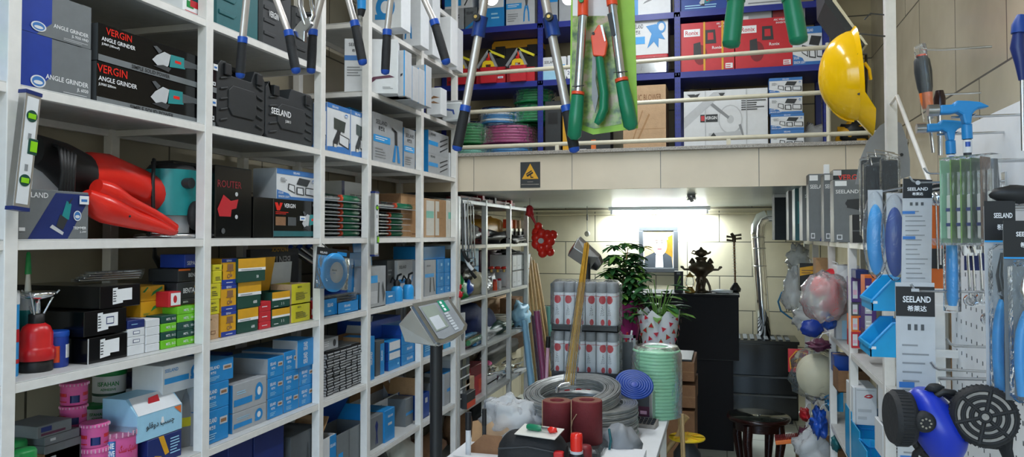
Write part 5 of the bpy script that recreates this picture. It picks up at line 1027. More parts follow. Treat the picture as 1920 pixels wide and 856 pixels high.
# setar (long necked lute)
a = onY(1379, 549, 6.45); b = onY(1376, 437, 6.5); r = empty('long_neck_lute', 'long necked wooden lute standing at the right end of the bar', 'instrument', (a.x, 6.45, BT_))
d = Vector((b.x-a.x, .06, b.z-BT_)); 
MB().tube([Vector((0,0,.02)), d*.5, d*.86], .014, 'wood', 8, flat=.6).build('neck', r)
MB().lathe([(.0,0),(.04,.005),(.045,.03),(.02,.07),(.015,.08)], 'black', 16).build('foot', r)
m = MB()
for k in range(16): p = d*(.1+.048*k); m.cyl(p+Vector((-.017,-.01,0)), p+Vector((.017,-.01,0)), .003, 'offwhite', n=6)
m.build('frets', r)
m = MB(); m.tube([d*.85, d*.93, d+Vector((-.02,0,0))], [.015,.018,.012], 'bronze', 8); m.build('peg_head', r)
for k in range(4): s = 1 if k % 2 else -1; p = d*(.87+.03*k); MB().cyl(p, p+Vector((s*.06,0,.008)), .006, 'bronze', r1=.01, n=8).build('tuning_peg', r)
# stove, flue pipe
sx0, sx1 = onZ(1365, 800, 0).x, onZ(1500, 795, 0).x; SY = 7.2
a = onY(1370, 636, SY); b = onY(1497, 640, SY)
r = empty('gas_heater', 'wide glossy black heater standing against the back wall', 'heater', (a.x-.05, SY, 0)); W_ = b.x-a.x+.05; H_ = a.z
MB().box(0, W_, .03, .45, .03, H_-.02, 'black_gloss').build('heater_body', r, bevel=.01)
m = MB(); m.box(-.01, W_+.01, 0, .46, H_-.03, H_, 'black_gloss')
for k in range(9): m.box(.04+k*(W_-.08)/9, .04+(k+.6)*(W_-.08)/9, .06, .4, H_, H_+.008, 'darkgrey')
m.build('top_grille', r, bevel=.003)
MB().box(.0, W_, .0, .04, H_*.55, H_*.57, 'darkgrey').build('front_trim', r); MB().box(.02, W_-.02, .0, .04, H_*.32, H_*.34, 'darkgrey').build('front_trim', r)
MB().box(.02, W_-.12, .005, .035, H_*.58, H_*.95, 'black_gloss').build('glass_front', r); MB().box(.05, W_-.05, .03, .4, 0, .03, 'black').build('plinth', r)
p = lambda x, y, Y=7.55: onY(x, y, Y)
r = empty('flue_pipe', 'shiny silver flue pipe rising from the heater and bending right', 'pipe', (0,0,0)); r.location = p(1434, 636); o = Vector(r.location); o.z = H_; r.location = o
pts = [p(1433,630), p(1428,560), p(1424,500), p(1420,440), p(1421,422), p(1427,410), p(1438,406), p(1460,405), p(1500,405)]
seg = MB(); seg.tube([q_-o for q_ in [Vector((o.x,o.y,H_-.0))]+pts[:4]], .062, 'chrome', 20); seg.build('straight_pipe', r)
MB().tube([q_-o for q_ in pts[3:7]], .066, 'chrome', 20).build('elbow', r); MB().tube([q_-o for q_ in pts[6:]], .06, 'chrome', 20).build('horizontal_pipe', r)
for x, y in ((1421,445),(1423,465),(1424,498)):
    MB().lathe([(.063,-.006),(.069,0),(.063,.006)], 'steel', 20, p(x,y)-o, cap=False).build('joint_ring', r)
# round glass-top table
a = onZ(1422, 856, 0); TY = onZ(1422, 845, 0)
c = onY(1422, 777, 5.35); tz = .51
c = onZ(1422, 777, tz); r = empty('side_table', 'round dark wooden side table with a glass top before the heater', 'table', (c.x, c.y, 0))
tr_ = abs(onZ(1482,777,tz).x-onZ(1362,777,tz).x)/2
glasstop = mat('dark_glass_top', '20241f', .04, 0, .02)
MB().lathe([(tr_*.5,tz-.035),(tr_*.97,tz-.03),(tr_,tz-.015),(tr_*.98,tz-.003),(tr_*.5,tz-.003)], 'darkwood', 40).build('table_top', r)
MB().lathe([(tr_*.02,tz-.004),(tr_*.93,tz-.003),(tr_*.93,tz),(tr_*.02,tz)], glasstop, 40).build('glass_inset', r)
MB().lathe([(tr_*.78,tz-.09),(tr_*.8,tz-.035)], 'darkwood', 32).build('apron', r)
for k in range(4):
    a = R(45+90*k+16); MB().tube([(tr_*.7*cos(a),tr_*.7*sin(a),tz-.05),(tr_*.76*cos(a),tr_*.76*sin(a),tz*.7),(tr_*.62*cos(a),tr_*.62*sin(a),tz*.3),(tr_*.72*cos(a),tr_*.72*sin(a),.0)], [.035,.032,.022,.02], 'darkwood', 10).build('leg', r)
# small hanging ornaments
c = onY(1296, 367, 5.4); r = empty('hanging_bauble', 'small silver glitter ball hanging under the slab', 'ornament', (c.x, 5.4, c.z))
m = MB(); m.ball((0,0,0), .03, 'steel', 12, 8)
for k in range(30):
    t = random.uniform(0, pi); a = random.uniform(0, 2*pi); d = Vector((sin(t)*cos(a), sin(t)*sin(a), cos(t))); m.cyl(d*.025, d*.042, .004, 'chrome', n=6)
m.build('spiky_ball', r); MB().cyl((0,0,.03), (0,0,1.995-c.z), .0015, 'grey', n=5).build('thread', r)
c = onY(1101, 438, 7.3); r = empty('hanging_bulb_holder', 'small white ball pull hanging on a cord before the back wall', 'cord', (c.x, 7.3, c.z))
MB().ball((0,0,0), .028, 'offwhite').build('ball_pull', r); MB().cyl((0,0,.025),(0,0,1.995-c.z), .003, 'grey', n=6).build('cord', r); MB().lathe([(.003,.0),(.008,.01),(.006,.06),(.002,.07)], 'darkgrey', 8, (0,0,.13)).build('cord_knot', r)
# small weighing indicator on a far pole
def indicator(label, c, s, rz, pole_h, tilt=-35, grp=None):
    r = empty('scale_indicator', label, 'scale', (c[0], c[1], c[2]-pole_h), rz)
    h = MB(); t = R(tilt)
    E_ = Matrix.Translation((0,0,pole_h)) @ Matrix.Rotation(R(42), 4, 'Y') @ Matrix.Rotation(R(-50), 4, 'X')
    w, d = .205*s, .13*s
    h.M = E_; o = [(-w/2,-d/2),(w/2-.04*s,-d/2),(w/2,-d/2+.03*s),(w/2,d/2-.03*s),(w/2-.04*s,d/2),(-w/2,d/2)]
    h.prism(o, -.012*s, .018*s, 'steel', 'xy')
    h.add([(-w/2,-d/2,-.012*s),(w/2-.04*s,-d/2,-.012*s),(w/2-.04*s,d/2,-.012*s),(-w/2,d/2,-.012*s),(-w/2+.02*s,-d/2+.02*s,-.07*s),(w/2-.09*s,-d/2+.02*s,-.05*s),(w/2-.09*s,d/2-.02*s,-.05*s),(-w/2+.02*s,d/2-.02*s,-.07*s)],
          [(4,5,6,7),(0,1,5,4),(1,2,6,5),(2,3,7,6),(3,0,4,7)], 'steel'); h.build('steel_housing', r, bevel=.004*s)
    f = MB(); f.M = E_; f.prism([(u*.9, v*.86) for u, v in o], .018*s, .021*s, 'darkgrey', 'xy'); f.build('front_panel', r)
    l = MB(); l.M = E_; l.box(-w*.33, w*.08, -d*.28, d*.28, .021*s, .0225*s, 'lcd'); l.box(-w*.3, w*.05, -d*.1, d*.24, .0225*s, .023*s, 'lensgrey'); l.build('display', r)
    k = MB(); k.M = E_
    k.box(w*.12, w*.22, -d*.35, d*.35, .021*s, .0225*s, 'ledtext')
    for q_ in range(6): k.box(w*.26, w*.33, -d*.33+q_*d*.11, -d*.33+q_*d*.11+d*.08, .021*s, .0235*s, 'lightgrey')
    k.build('key_row', r)
    MB().cyl((0,0,0), (0,0,pole_h-.03*s), .0195*s, 'black').build('pole', r)
    MB().cbox(-.05*s,.05*s,-.04*s,.04*s,0,.012*s,'black').build('foot_plate', r)
    return r
c = onY(1101, 478, 4.4); indicator('far stainless weighing scale display on a short dark pole behind the wrapped cans', c, 1.0, 0, c.z-.0, 0)
# teal cord on the back wall right
r = empty('air_hose_loop', 'thin teal hose looping from the back wall behind the bags', 'hose', onY(1466, 565, 7.6))
m = MB(); m.tube([onY(x,y,7.6)-r.location for x,y in ((1480,540),(1466,548),(1459,565),(1464,582),(1480,594),(1500,605))], .009, 'hoseblue', 8); m.build('hose_tube', r)
# ================================================================ tools hanging above the aisle
HZ = 3.25
hr = empty('hanging_rail', 'steel rail across the aisle that the loppers hang from', 'rail', (-1.6, 2.0, HZ))
MB().cyl((0,0,0),(2.2,0,0), .012, 'steel').build('rail_bar', hr); MB().cyl((0,.12,0),(2.2,.12,0), .012, 'steel').build('rail_bar', hr); MB().cyl((0,-.12,0),(2.2,-.12,0), .012, 'steel').build('rail_bar', hr)
for x in (.02, 2.18):
    MB().box(x-.01,x+.01,-.14,.14,.0,.02,'steel').build('cross_bar', hr); MB().cyl((x,0,.01),(x,0,ZC-HZ), .008, 'steel').build('drop_rod', hr)
def lopper(label, Y, L_, Rr, piv, gw, acol, grip, collar, aw, gl=None, joint=None, group=None, head=True):
    """L_/Rr: picture points (arm top, grip start, grip end) ; piv: picture point of the pivot"""
    p0 = onY(piv[0], piv[1], Y)
    r = empty('lopper', label, 'lopper', p0, 0, group)
    for side in (L_, Rr):
        a, b, c = [onY(x, y, Y)-p0 for x, y in side]; d = (b-Vector((0,0,0))).normalized(); 
        n_ = MB(); ax, ay = frame_of(b)
        n_.tube([Vector((0,0,0)), b], aw, acol, 8 if joint is None else 4, flat=.8); arm = n_.build('arm', r)
        g_ = MB(); dd = (c-b).normalized(); L = (c-b).length
        g_.tube([b+dd*.012, b+dd*L*.5, c-dd*.012], [gw*.96, gw*1.04, gw], grip, 14); g_.build('grip', r)
        MB().tube([b-dd*.004, b+dd*.014], gw*1.06, collar, 14).build('collar', r)
        MB().tube([c-dd*.014, c-dd*.004, c], [gw*1.04, gw*.9, gw*.35], collar if collar == 'royal' else grip, 14).build('end_cap', r)
        if joint:
            j = onY(*joint[0 if side is L_ else 1], Y)-p0; k = MB(); k.tube([j-d*.03, j+d*.03], aw*1.45, 'deepblue', 4, flat=.9); k.build('telescope_lock', r)
            MB().cyl(j+Vector((0,-aw*1.4,.02)), j+Vector((0,-aw*1.4-.012,.02)), .012, 'black').build('lock_knob', r); MB().cyl(j+Vector((0,-aw*1.4-.012,.02)), j+Vector((0,-aw*1.4-.015,.02)), .005, 'brass').build('lock_screw', r)
    MB().cyl((0,-.018,0),(0,.018,0), .02, 'dark_steel').build('pivot_bolt', r)
    h = HZ-p0.z
    bl = MB(); bl.prism([(-.018,-.01),(.012,-.01),(.035,.05),(.03,min(.14,h-.02)),(-.01,.06)], -.004, .004, 'dark_steel'); bl.build('blade', r)
    bl = MB(); bl.prism([(.018,-.01),(-.012,-.01),(-.04,.05),(-.045,.1),(-.03,.1),(-.01,.05)], -.009, -.004, 'dark_steel'); bl.build('hook_blade', r)
    MB().cyl((0,0,0), (0,0,h), .002, 'black', n=6).build('hanging_wire', r)
    return r
lopper('silver lopper with black and blue grips hanging leftmost, nearest the camera', 1.9, ((462,0),(455,72),(450,147)), ((520,0),(541,60),(556,138)), (474,-118), .0135, 'lopper_arm', 'rubber', 'royal', .012)
lopper('silver lopper with black and blue grips hanging second from the left', 2.0, ((600,0),(587,58),(583,138)), ((648,0),(665,42),(681,122)), (627,-96), .0135, 'lopper_arm', 'rubber', 'royal', .012)
lopper('silver lopper with black and blue grips hanging before the white boxed pliers', 2.1, ((730,0),(726,58),(722,140)), ((795,0),(814,40),(838,121)), (745,-110), .0135, 'lopper_arm', 'rubber', 'royal', .012)
lopper('large telescopic lopper with blue locks hanging in the middle, before the balcony', 2.1, ((905,0),(873,200),(856,283)), ((1022,0),(1062,200),(1078,286)), (962,-300), .0155, 'lopper_arm', 'rubber', 'royal', .0165, joint=((899,50),(1034,50)))
lopper('green gripped shears hanging at the right, before the red cartons', 1.9, ((1384,-60),(1381,-8),(1370,90)), ((1478,-60),(1482,-10),(1499,83)), (1430,-150), .0215, 'lopper_arm', 'lopgreen', 'lopgreen', .014)
# locking pliers and blue screwdriver-like tool between the loppers
c = onY(572, 40, 1.92); r = empty('locking_pliers', 'chrome locking pliers hanging between the two left loppers', 'pliers', c)
k = lambda x, y: onY(x, y, 1.92)-c
MB().tube([k(561,-30),k(563,10),k(572,40),k(574,48)], [.008,.011,.014,.01], 'steel', 10, flat=.6).build('handle', r)
MB().tube([k(585,-30),k(583,0),k(588,30),k(580,45)], [.006,.008,.009,.008], 'chrome', 10, flat=.6).build('lever', r)
m = MB(); P = lambda x, y: (k(x,y).x, k(x,y).z); m.prism([P(566,40),P(583,32),P(586,46),P(574,60),P(573,80),P(560,72),P(551,58)], -.008, .008, 'steel'); m.build('jaw', r, bevel=.002)
MB().cyl(k(570,-30), k(570,-30)+Vector((0,0,HZ-onY(570,-30,1.92).z)), .0015, 'black', n=6).build('hanging_wire', r)
c = onY(679, 20, 2.0); r = empty('soldering_tool', 'small blue handled tool with a metal tip hanging beside the second lopper', 'tool', c); k = lambda x, y: onY(x, y, 2.0)-c
MB().tube([k(676,-60),k(678,0),k(678,18)], [.012,.0135,.013], 'blue', 12).build('handle', r); MB().tube([k(678,18),k(676,30)], [.012,.009], 'rubber', 12).build('nose_collar', r); MB().tube([k(676,30),k(675,42)], [.006,.001], 'steel', 10).build('tip', r)
MB().cyl(k(676,-60), k(676,-60)+Vector((0,0,HZ-onY(676,-60,2.0).z)), .0015, 'black', n=6).build('hanging_wire', r)
# shears on a printed garden card
Yb = 2.12
def gp(name, scene=1):
    m, nt, b, o = newmat(name); N, L = nt.nodes, nt.links
    tc = N.new('ShaderNodeTexCoord'); n = N.new('ShaderNodeTexNoise'); n.inputs['Scale'].default_value = 26; n.inputs['Detail'].default_value = 6; L.new(tc.outputs['Object'], n.inputs['Vector'])
    rp = N.new('ShaderNodeValToRGB'); e = rp.color_ramp.elements; e[0].position = .38; e[0].color = hexc('3f5a2a'); e[1].position = .62; e[1].color = hexc('b9a88e'); x = e.new(.5); x.color = hexc('86a04a')
    L.new(n.outputs['Fac'], rp.inputs['Fac']); L.new(rp.outputs['Color'], b.inputs['Base Color']); b.inputs['Roughness'].default_value = .3; MATS[name] = m; return m
GP = gp('garden_print')
c = onY(1130, 250, Yb); r = empty('shears_display_card', 'green edged card with a garden picture behind the hanging shears', 'card', c); k = lambda x, y: onY(x, y, Yb)-c
m = MB(); P = lambda x, y: (k(x,y).x, k(x,y).z)
m.prism([P(1072,-160),P(1185,-160),P(1196,240),P(1112,252),P(1068,235)], 0, .003, 'cardgreen'); m.build('card', r)
m = MB(); m.prism([P(1074,30),P(1158,30),P(1166,232),P(1114,241),P(1070,228)], -.0015, 0, GP); m.prism([P(1074,-160),P(1156,-160),P(1158,30),P(1074,30)], -.0015, 0, 'cardwhite'); m.build('garden_picture', r)
MB().cyl(k(1128,-160), k(1128,-160)+Vector((0,0,HZ-onY(1128,-160,Yb).z)), .0015, 'black', n=6).build('hanging_wire', r)
Yl = 2.09
def armset(label, Y, pts, name):
    pass
c = onY(1125, -60, Yl-.02); r = empty('lopper', 'orange and green handled long shears mounted on the garden card', 'lopper', c); k = lambda x, y: onY(x, y, Yl-.02)-c
for (a, b, d_, e_) in (((1094,-60),(1093,30),(1084,172),(1076,262)), ((1140,-60),(1148,10),(1165,147),(1184,243))):
    MB().tube([k(*a),k(*b)], .0155, 'orangered', 12).build('orange_shoulder', r); MB().tube([k(*b),k(*d_)], .0125, 'steel', 14).build('arm', r)
    MB().tube([k(*d_),Vector(k(*d_))*.94+Vector(k(*e_))*.06], .0185, 'orangered', 14).build('collar', r)
    q0, q1 = Vector(k(*d_)), Vector(k(*e_)); MB().tube([q0*.92+q1*.08,q0*.5+q1*.5,q0*.08+q1*.92,q1], [.018,.0205,.02,.009], 'lopgreen', 14).build('grip', r)
MB().cyl(k(1092,4)+Vector((0,-.014,0)), k(1092,4)+Vector((0,-.022,0)), .007, 'green').build('bolt', r)
m = MB(); m.prism([(k(x,y).x,k(x,y).z) for x, y in ((1140,30),(1148,26),(1156,68),(1148,70))], -.016, -.014, 'black'); m.build('printed_sticker', r)
for x0, x1, y in ((1075,1097,164),(1152,1178,138)): MB().tube([k(x0,y)+Vector((0,-.016,0)),k(x1,y-2)+Vector((0,-.016,0))], .0015, 'black', 6).build('zip_tie', r)
MB().cyl((0,0,0),(0,0,HZ-c.z), .002, 'black', n=6).build('hanging_wire', r); m = MB(); m.prism([(-.05,-.02),(.05,-.02),(.03,.12),(-.03,.12)], -.006, .006, 'dark_steel'); m.build('blade', r)
c = onY(1125, 100, Yl-.01); r = empty('folding_saw', 'folding pruning saw with an orange head and curved green handle', 'saw', c); k = lambda x, y: onY(x, y, Yl-.01)-c
m = MB(); P = lambda x, y: (k(x,y).x, k(x,y).z)
m.prism([P(1123,48),P(1131,49),P(1140,82),P(1136,104),P(1132,108),P(1113,106),P(1111,90),P(1109,70)], -.012, .006, 'orangered'); m.build('saw_head', r, bevel=.003)
m = MB(); m.prism([P(1131,49),P(1137,78),P(1135,80),P(1127,50)], -.014, -.011, 'steel'); m.build('blade_edge', r)
m = MB(); m.tube([k(1124,108),k(1128,140),k(1133,175),k(1132,205),k(1125,222),k(1118,232)], [.016,.0175,.0185,.0185,.018,.011], 'lopgreen', 14, flat=.7); m.build('handle', r)
m = MB(); m.prism([P(1111,106),P(1118,106),P(1117,150),P(1122,180),P(1116,212),P(1110,185),P(1110,150)], -.003, .003, 'grey'); m.build('folded_blade', r)
MB().cyl(k(1125,222)+Vector((0,-.015,0)), k(1125,222)+Vector((0,-.011,0)), .006, 'brightred').build('rivet', r)
for q in ((1114,65),): MB().cyl(k(*q)+Vector((0,-.015,0)), k(*q)+Vector((0,-.011,0)), .004, 'black').build('screw', r)
# spirit levels hanging on shelf posts
def level(label, x0, y0, x1, y1, X, wd, vials, grp=None):
    a = onX(x1, y1, X); b = onX(x0, y0, X); r = empty('spirit_level', label, 'level', a); d = b-a; L = d.length; u = d.normalized()
    side = Vector((0,1,0)); side = (side-u*side.dot(u)).normalized(); nx = u.cross(side)
    Mx = Matrix((side.to_4d()*1, u.to_4d(), nx.to_4d(), (0,0,0,1))).transposed(); Mx = Matrix(((side.x,u.x,nx.x,0),(side.y,u.y,nx.y,0),(side.z,u.z,nx.z,0),(0,0,0,1)))
    m = MB(); m.M = Mx; s = -1 if nx.x > 0 else 1
    m.box(-wd/2, wd/2, 0, L, -.011, .011, 'aluminium'); m.box(-wd*.36, wd*.36, .01, L-.01, .011, .0122, 'cardwhite'); m.box(-wd*.36, wd*.36, .01, L-.01, -.0122, -.011, 'cardwhite'); m.build('level_body', r, bevel=.0015)
    e = MB(); e.M = Mx; e.box(-wd*.53, wd*.53, -.006, .003, -.0125, .0125, 'navy'); e.build('end_cap', r); e = MB(); e.M = Mx; e.box(-wd*.53, wd*.53, L-.003, L+.006, -.0125, .0125, 'navy'); e.build('end_cap', r)
    for v, big in vials:
        f = MB(); f.M = Mx; ri = wd*.34
        if big: f.box(-.002, wd*.56, v*L-.02, v*L+.02, -.0135, .0135, 'darkgreen'); f.build('vial_frame', r, bevel=.002); f = MB(); f.M = Mx; f.box(.004, wd*.52, v*L-.013, v*L+.013, -.0145, .0145, 'vialgreen'); f.build('vial', r)
        else:
            f.ring([[Vector((rr*cos(2*pi*i/20), v*L+rr*sin(2*pi*i/20), zz)) for i in range(20)] for rr, zz in ((ri,-.0135),(ri,.0135))], 'darkgreen'); f.build('vial_frame', r)
            f = MB(); f.M = Mx; f.box(-ri*.7, ri*.7, v*L-ri*.45, v*L+ri*.4, -.0145, .0145, 'vialgreen'); f.build('vial', r)
    t = MB(); t.M = Mx
    for v in (.35, .62):
        for q in (-.0128, .0128): t.box(-wd*.1, wd*.1, v*L-.008, v*L+.008, q-.0002, q+.0002, 'grey')
    t.build('printed_marks', r); return r
level('silver spirit level with green vials hanging on the first post at the left', 57, 176, 33, 390, LS+.03, .043, ((.8,0),(.54,1),(.24,0)))
level('narrow silver spirit level hanging on the post between the packed loppers', 703, 361, 702, 478, LS+.025, .043, ((.76,0),(.25,1)))
# blue tape in blister on the fourth post
c = onX(615, 540, LS+.02); a = onX(590, 540, LS+.02); b = onX(641, 460, LS+.02); W_, H_ = b.y-a.y, b.z-a.z
r = empty('blister_tape', 'round blue tape measure in a clear blister hanging on the fourth post', 'tape measure', (LS+.018, a.y, a.z), R(90)); r.rotation_euler = (0, R(6), R(82))
m = MB(); m.box(0,W_,0,.002,0,H_,'boxgrey'); m.box(0,W_,-.0012,0,H_*.82,H_,'black'); m.text(SL, (W_*.08,-.002,H_*.85),(1,0,0),(0,0,1),H_*.05,'white',W_*.35); m.box(W_*.6,W_*.9,-.0015,0,H_*.85,H_*.94,'blue'); m.build('backing_card', r)
m = MB(); m.lathe([(W_*.37,0),(W_*.37,.012),(W_*.34,.018),(W_*.2,.018)], 'blue2', 32, (W_*.52,0,H_*.42), '-y'); m.build('tape_case', r)
MB().lathe([(W_*.2,.0175),(W_*.2,.019),(.001,.0195)], 'cardwhite', 28, (W_*.52,0,H_*.42), '-y').build('centre_label', r); m = MB(); m.text(SL, (W_*.36,-.021,H_*.45),(1,0,0),(0,0,1),H_*.035,'charcoal',W_*.3); m.text(CN, (W_*.4,-.021,H_*.38),(1,0,0),(0,0,1),H_*.03,'blue',W_*.2); m.build('printed_name', r)
MB().box(.002,W_-.002,-.0225,-.004,0,H_*.8,'blister').build('clear_blister', r)
MB().tube([(W_*.4,0,H_*.93),(W_*.4,.02,H_*1.02),(W_*.3,.03,H_*1.1)], .002, 'dark_steel', 6).build('hook', r)
# hack saw frames on the corner post
for i in range(3):
    a = onX(866+i*5, 372+i*6, LS+.03+.012*i); b = onX(868+i*6, 470+i*14, LS+.03+.012*i); r = empty('hacksaw_frame', 'grey metal saw frame hanging on the balcony corner post, '+['left','middle','right'][i], 'saw', b, 0, 'grey saw frames'); d = a-b
    w_ = Vector((.03,.03,0)); m = MB(); m.tube([Vector((0,0,0)), d*.05+w_*.0, d*.95, d, d+w_], .006, ['darkgrey','lightgrey','grey'][i], 6); m.tube([Vector((0,0,0)), w_, w_+d*.12], .006, 'darkgrey', 6); m.build('frame', r)
    MB().tube([w_+d*.1, w_+d], .004, 'steel', 6).build('blade', r); MB().tube([Vector((0,0,0)), -d*.12+w_*.4, -d*.2+w_], .012, 'cardwhite' if i == 1 else 'black', 8).build('handle', r)
# red balloon-like valve flower
c = onX(1018, 452, -1.36); 
YR = 5.6; c = onY(1020, 452, YR); r = empty('red_pompon', 'cluster of shiny red balls with a grey centre beside the grey shelving', 'ornament', c)
m = MB(); q = 1/1400*5.75
for i in range(7):
    a = i*2*pi/7; m.ball((13*q*cos(a)-2*q, 0, 13*q*sin(a)+1*q), 10.5*q, 'brightred', 14, 10)
m.ball((-2*q,0,1*q), 12*q, 'brightred'); m.ball((-14*q,.02,16*q), 11*q, 'brightred', 14, 10); m.ball((16*q,.02,12*q), 9*q, 'brightred', 14, 10); m.ball((-2*q,-.01,-22*q), 9*q, 'brightred', 14, 10); m.ball((12*q,0,-20*q), 8*q, 'brightred', 14, 10); m.ball((-12*q,.02,28*q), 8*q, 'brightred'); m.build('red_balls', r)
MB().cyl((-2*q,-.05,q),(-2*q,-.075,q), 5*q, 'lightgrey').build('centre_disc', r)
m = MB(); e = onY(993, 396, YR)-c; m.tube([(-.05,0,.1), e*.8, e], [.004,.012,.02], 'redbox', 8); m.ball(e, .03, 'redbox', 10, 6, 1, 1, 1.4, .6, 2); m.build('red_ribbon', r)
MB().cyl(e, (e.x, 0, 1.995-c.z), .002, 'grey', n=5).build('thread', r)
# ---- hand bulbs high over the aisle
for i, (x, y) in enumerate(((922, -2), (1066, -3))):
    c = onY(x, y, 3.6); r = empty('light_bulb', 'glaring white bulb at the top edge, '+['left of','right of'][i]+' the big lopper head', 'lamp', c)
    MB().ball((0,0,0), .032, mat('bulb_glow', 'ffffff', .4, 0, 0, emit='f4faff', es=25), 14, 10).build('bulb', r)
    MB().lathe([(.014,.025),(.016,.03),(.016,.07),(.006,.08)], 'cardwhite', 14).build('socket', r); MB().cyl((0,0,.075),(0,0,ZC-c.z), .003, 'white', n=6).build('cord', r)
# ================================================================ the counter table in the middle
TZ = .85; TX0, TX1, TY0, TY1 = -1.04, -.262, 2.32, 3.78
r = empty('counter_table', 'white laminate counter table piled with goods in the middle of the aisle', 'table', (TX0, TY0, 0)); W_, D_ = TX1-TX0, TY1-TY0
MB().box(0, W_, 0, D_, TZ-.03, TZ, 'white').build('table_top', r, bevel=.003)
for x in (.02, W_-.05):
    for y in (.05, D_-.08): MB().box(x, x+.03, y, y+.03, 0, TZ-.03, 'white_paint').build('leg', r)
MB().box(.05, W_-.05, .06, D_-.06, TZ-.12, TZ-.03, 'offwhite').build('apron', r); MB().box(.03, W_-.03, .06, D_-.06, .22, .24, 'shelf_board').build('lower_shelf', r)
def tb(x, y, z=TZ): return onZ(x, y, z)
def zc_of(p): return -p.x*sin(TH)+p.y*cos(TH)
# galvanised wire coils
coil('wire_coil','thick stack of galvanised wire coils on the counter', (onY(1098,780,3.17).x, 3.17, TZ), .222, .0042, 19, 'wire', 8, None, seed=11, cat='wire coil')
coil('wire_coil','tilted galvanised wire coil resting on top of the thick stack', (onY(1075,745,3.14).x, 3.13, TZ+.155), .205, .0033, 8, 'wire', 11, None, tilt=(R(9),R(-4),0), seed=12, cat='wire coil')
for k, (x, z_) in enumerate(((1165,1.1),(1180,1.0),(1025,1.12))):
    pass
r = empty('grey_sack', 'grey cloth bag bulging under the right side of the wire coils', 'bag', (onY(1160,830,2.93).x, 2.93, TZ)); MB().ball((0,0,.05), .07, 'grey', 16, 10, 1.1, .7, .9, .4, 5).build('sack_body', r)
MB().tube([(-.03,-.05,.11),(-.02,-.07,.07),(-.03,-.06,.02)], .005, 'tealdark', 6).build('teal_string', r)
# emery cloth rolls on a flat black case
a = onY(985, 812, 2.86); b = onY(1135, 812, 2.86)
r = empty('flat_case', 'flat black plastic wrapped case under the maroon emery rolls', 'case', (a.x, 2.72, TZ)); MB().cbox(0, b.x-a.x, 0, .2, 0, .068, 'black', .01).build('case_body', r); MB().cbox(-.004, b.x-a.x+.004, -.004, .204, 0, .071, 'blister', .012).build('wrapping_film', r)
for i, (x0, x1, y0, y1) in enumerate(((1018,1071,748,800),(1072,1129,747,822))):
    Y = 2.82; a = onY(x0, y0, Y); b = onY(x1, y0, Y); rr = (b.x-a.x)/2
    r = empty('emery_roll', 'maroon emery cloth roll standing before the wire coils, '+['left, lower one','right, taller one with a loose end'][i], 'roll', ((a.x+b.x)/2, Y, TZ+.071), 0)
    h = a.z-(TZ+.071)
    m = MB(); m.lathe([(rr*.5,.0),(rr,.0),(rr,h-.004),(rr*.97,h),(rr*.5,h),(rr*.45,h-.01)], 'maroon', 32); m.build('cloth_roll', r)
    m = MB()
    for k in range(5): m.lathe([(rr*(.55+.09*k),h+.0005),(rr*(.57+.09*k),h+.0005)], 'palekraft', 28, cap=False)
    m.build('paper_layers', r); m = MB(); m.tube([(rr*cos(R(-165))*1.01,rr*sin(R(-165))*1.01,h),(rr*cos(R(-165))*1.02,rr*sin(R(-165))*1.02,0.0)], .0022, 'palekraft', 6)
    if i: m.tube([(-rr*.95,-rr*.3,h*.35),(-rr*.8,-rr*.75,h*.55),(-rr*.5,-rr*.95,h*.72)], .002, 'palekraft', 6)
    m.build('paper_edge', r)
# black soft tool bag with a screwdriver card on it
c = onY(1000, 835, 2.5); r = empty('soft_tool_bag', 'black cloth tool bag with a red zip tab at the front of the counter', 'bag', (c.x, 2.5, TZ))
W_ = onY(1062,835,2.5).x-onY(938,835,2.5).x; hh = onY(1000,806,2.5).z-TZ-.0
m = MB(); rings = []
for i in range(13):
    t = i/12; x = -W_/2+W_*t; s = (1-abs(2*t-1)**5)**.4*.9+.1*(1 if 0 < i < 12 else 0); s = max(s, .5)
    rings.append([Vector((x, .07*s*cos(2*pi*j/16), hh/2+hh/2*s*max(-1,min(1,1.15*sin(2*pi*j/16))))) for j in range(16)])
m.ring(rings, 'rubber'); m.build('bag_body', r, sub=1)
MB().cbox(W_/2-.03, W_/2+.002, -.076, -.05, hh*.2, hh*.75, 'red', .003).build('zip_tab', r); MB().tube([(-W_*.45,-.068,hh*.72),(0,-.074,hh*.8),(W_*.45,-.066,hh*.72)], .003, 'charcoal', 6).build('zip', r)
c = onY(1018, 812, 2.52); r = empty('screwdriver_card', 'small green and red screwdriver on a card lying on the black bag', 'screwdriver', (c.x, 2.47, TZ+hh+.004)); r.rotation_euler = (R(12), 0, R(-12))
MB().box(-.075,.075,-.04,.04,0,.0025,'offwhite').build('backing_card', r); MB().lathe([(.008,0),(.011,.01),(.011,.045),(.007,.055)], 'lopgreen', 12, (-.045,0,.014), 'x').build('handle', r); MB().cyl((.01,0,.014),(.035,0,.014), .006, 'steel').build('shaft', r); MB().ball((.048,0,.014), .014, 'brightred', 10, 6, 1.3, .8, .7, .4, 2).build('red_bits', r)
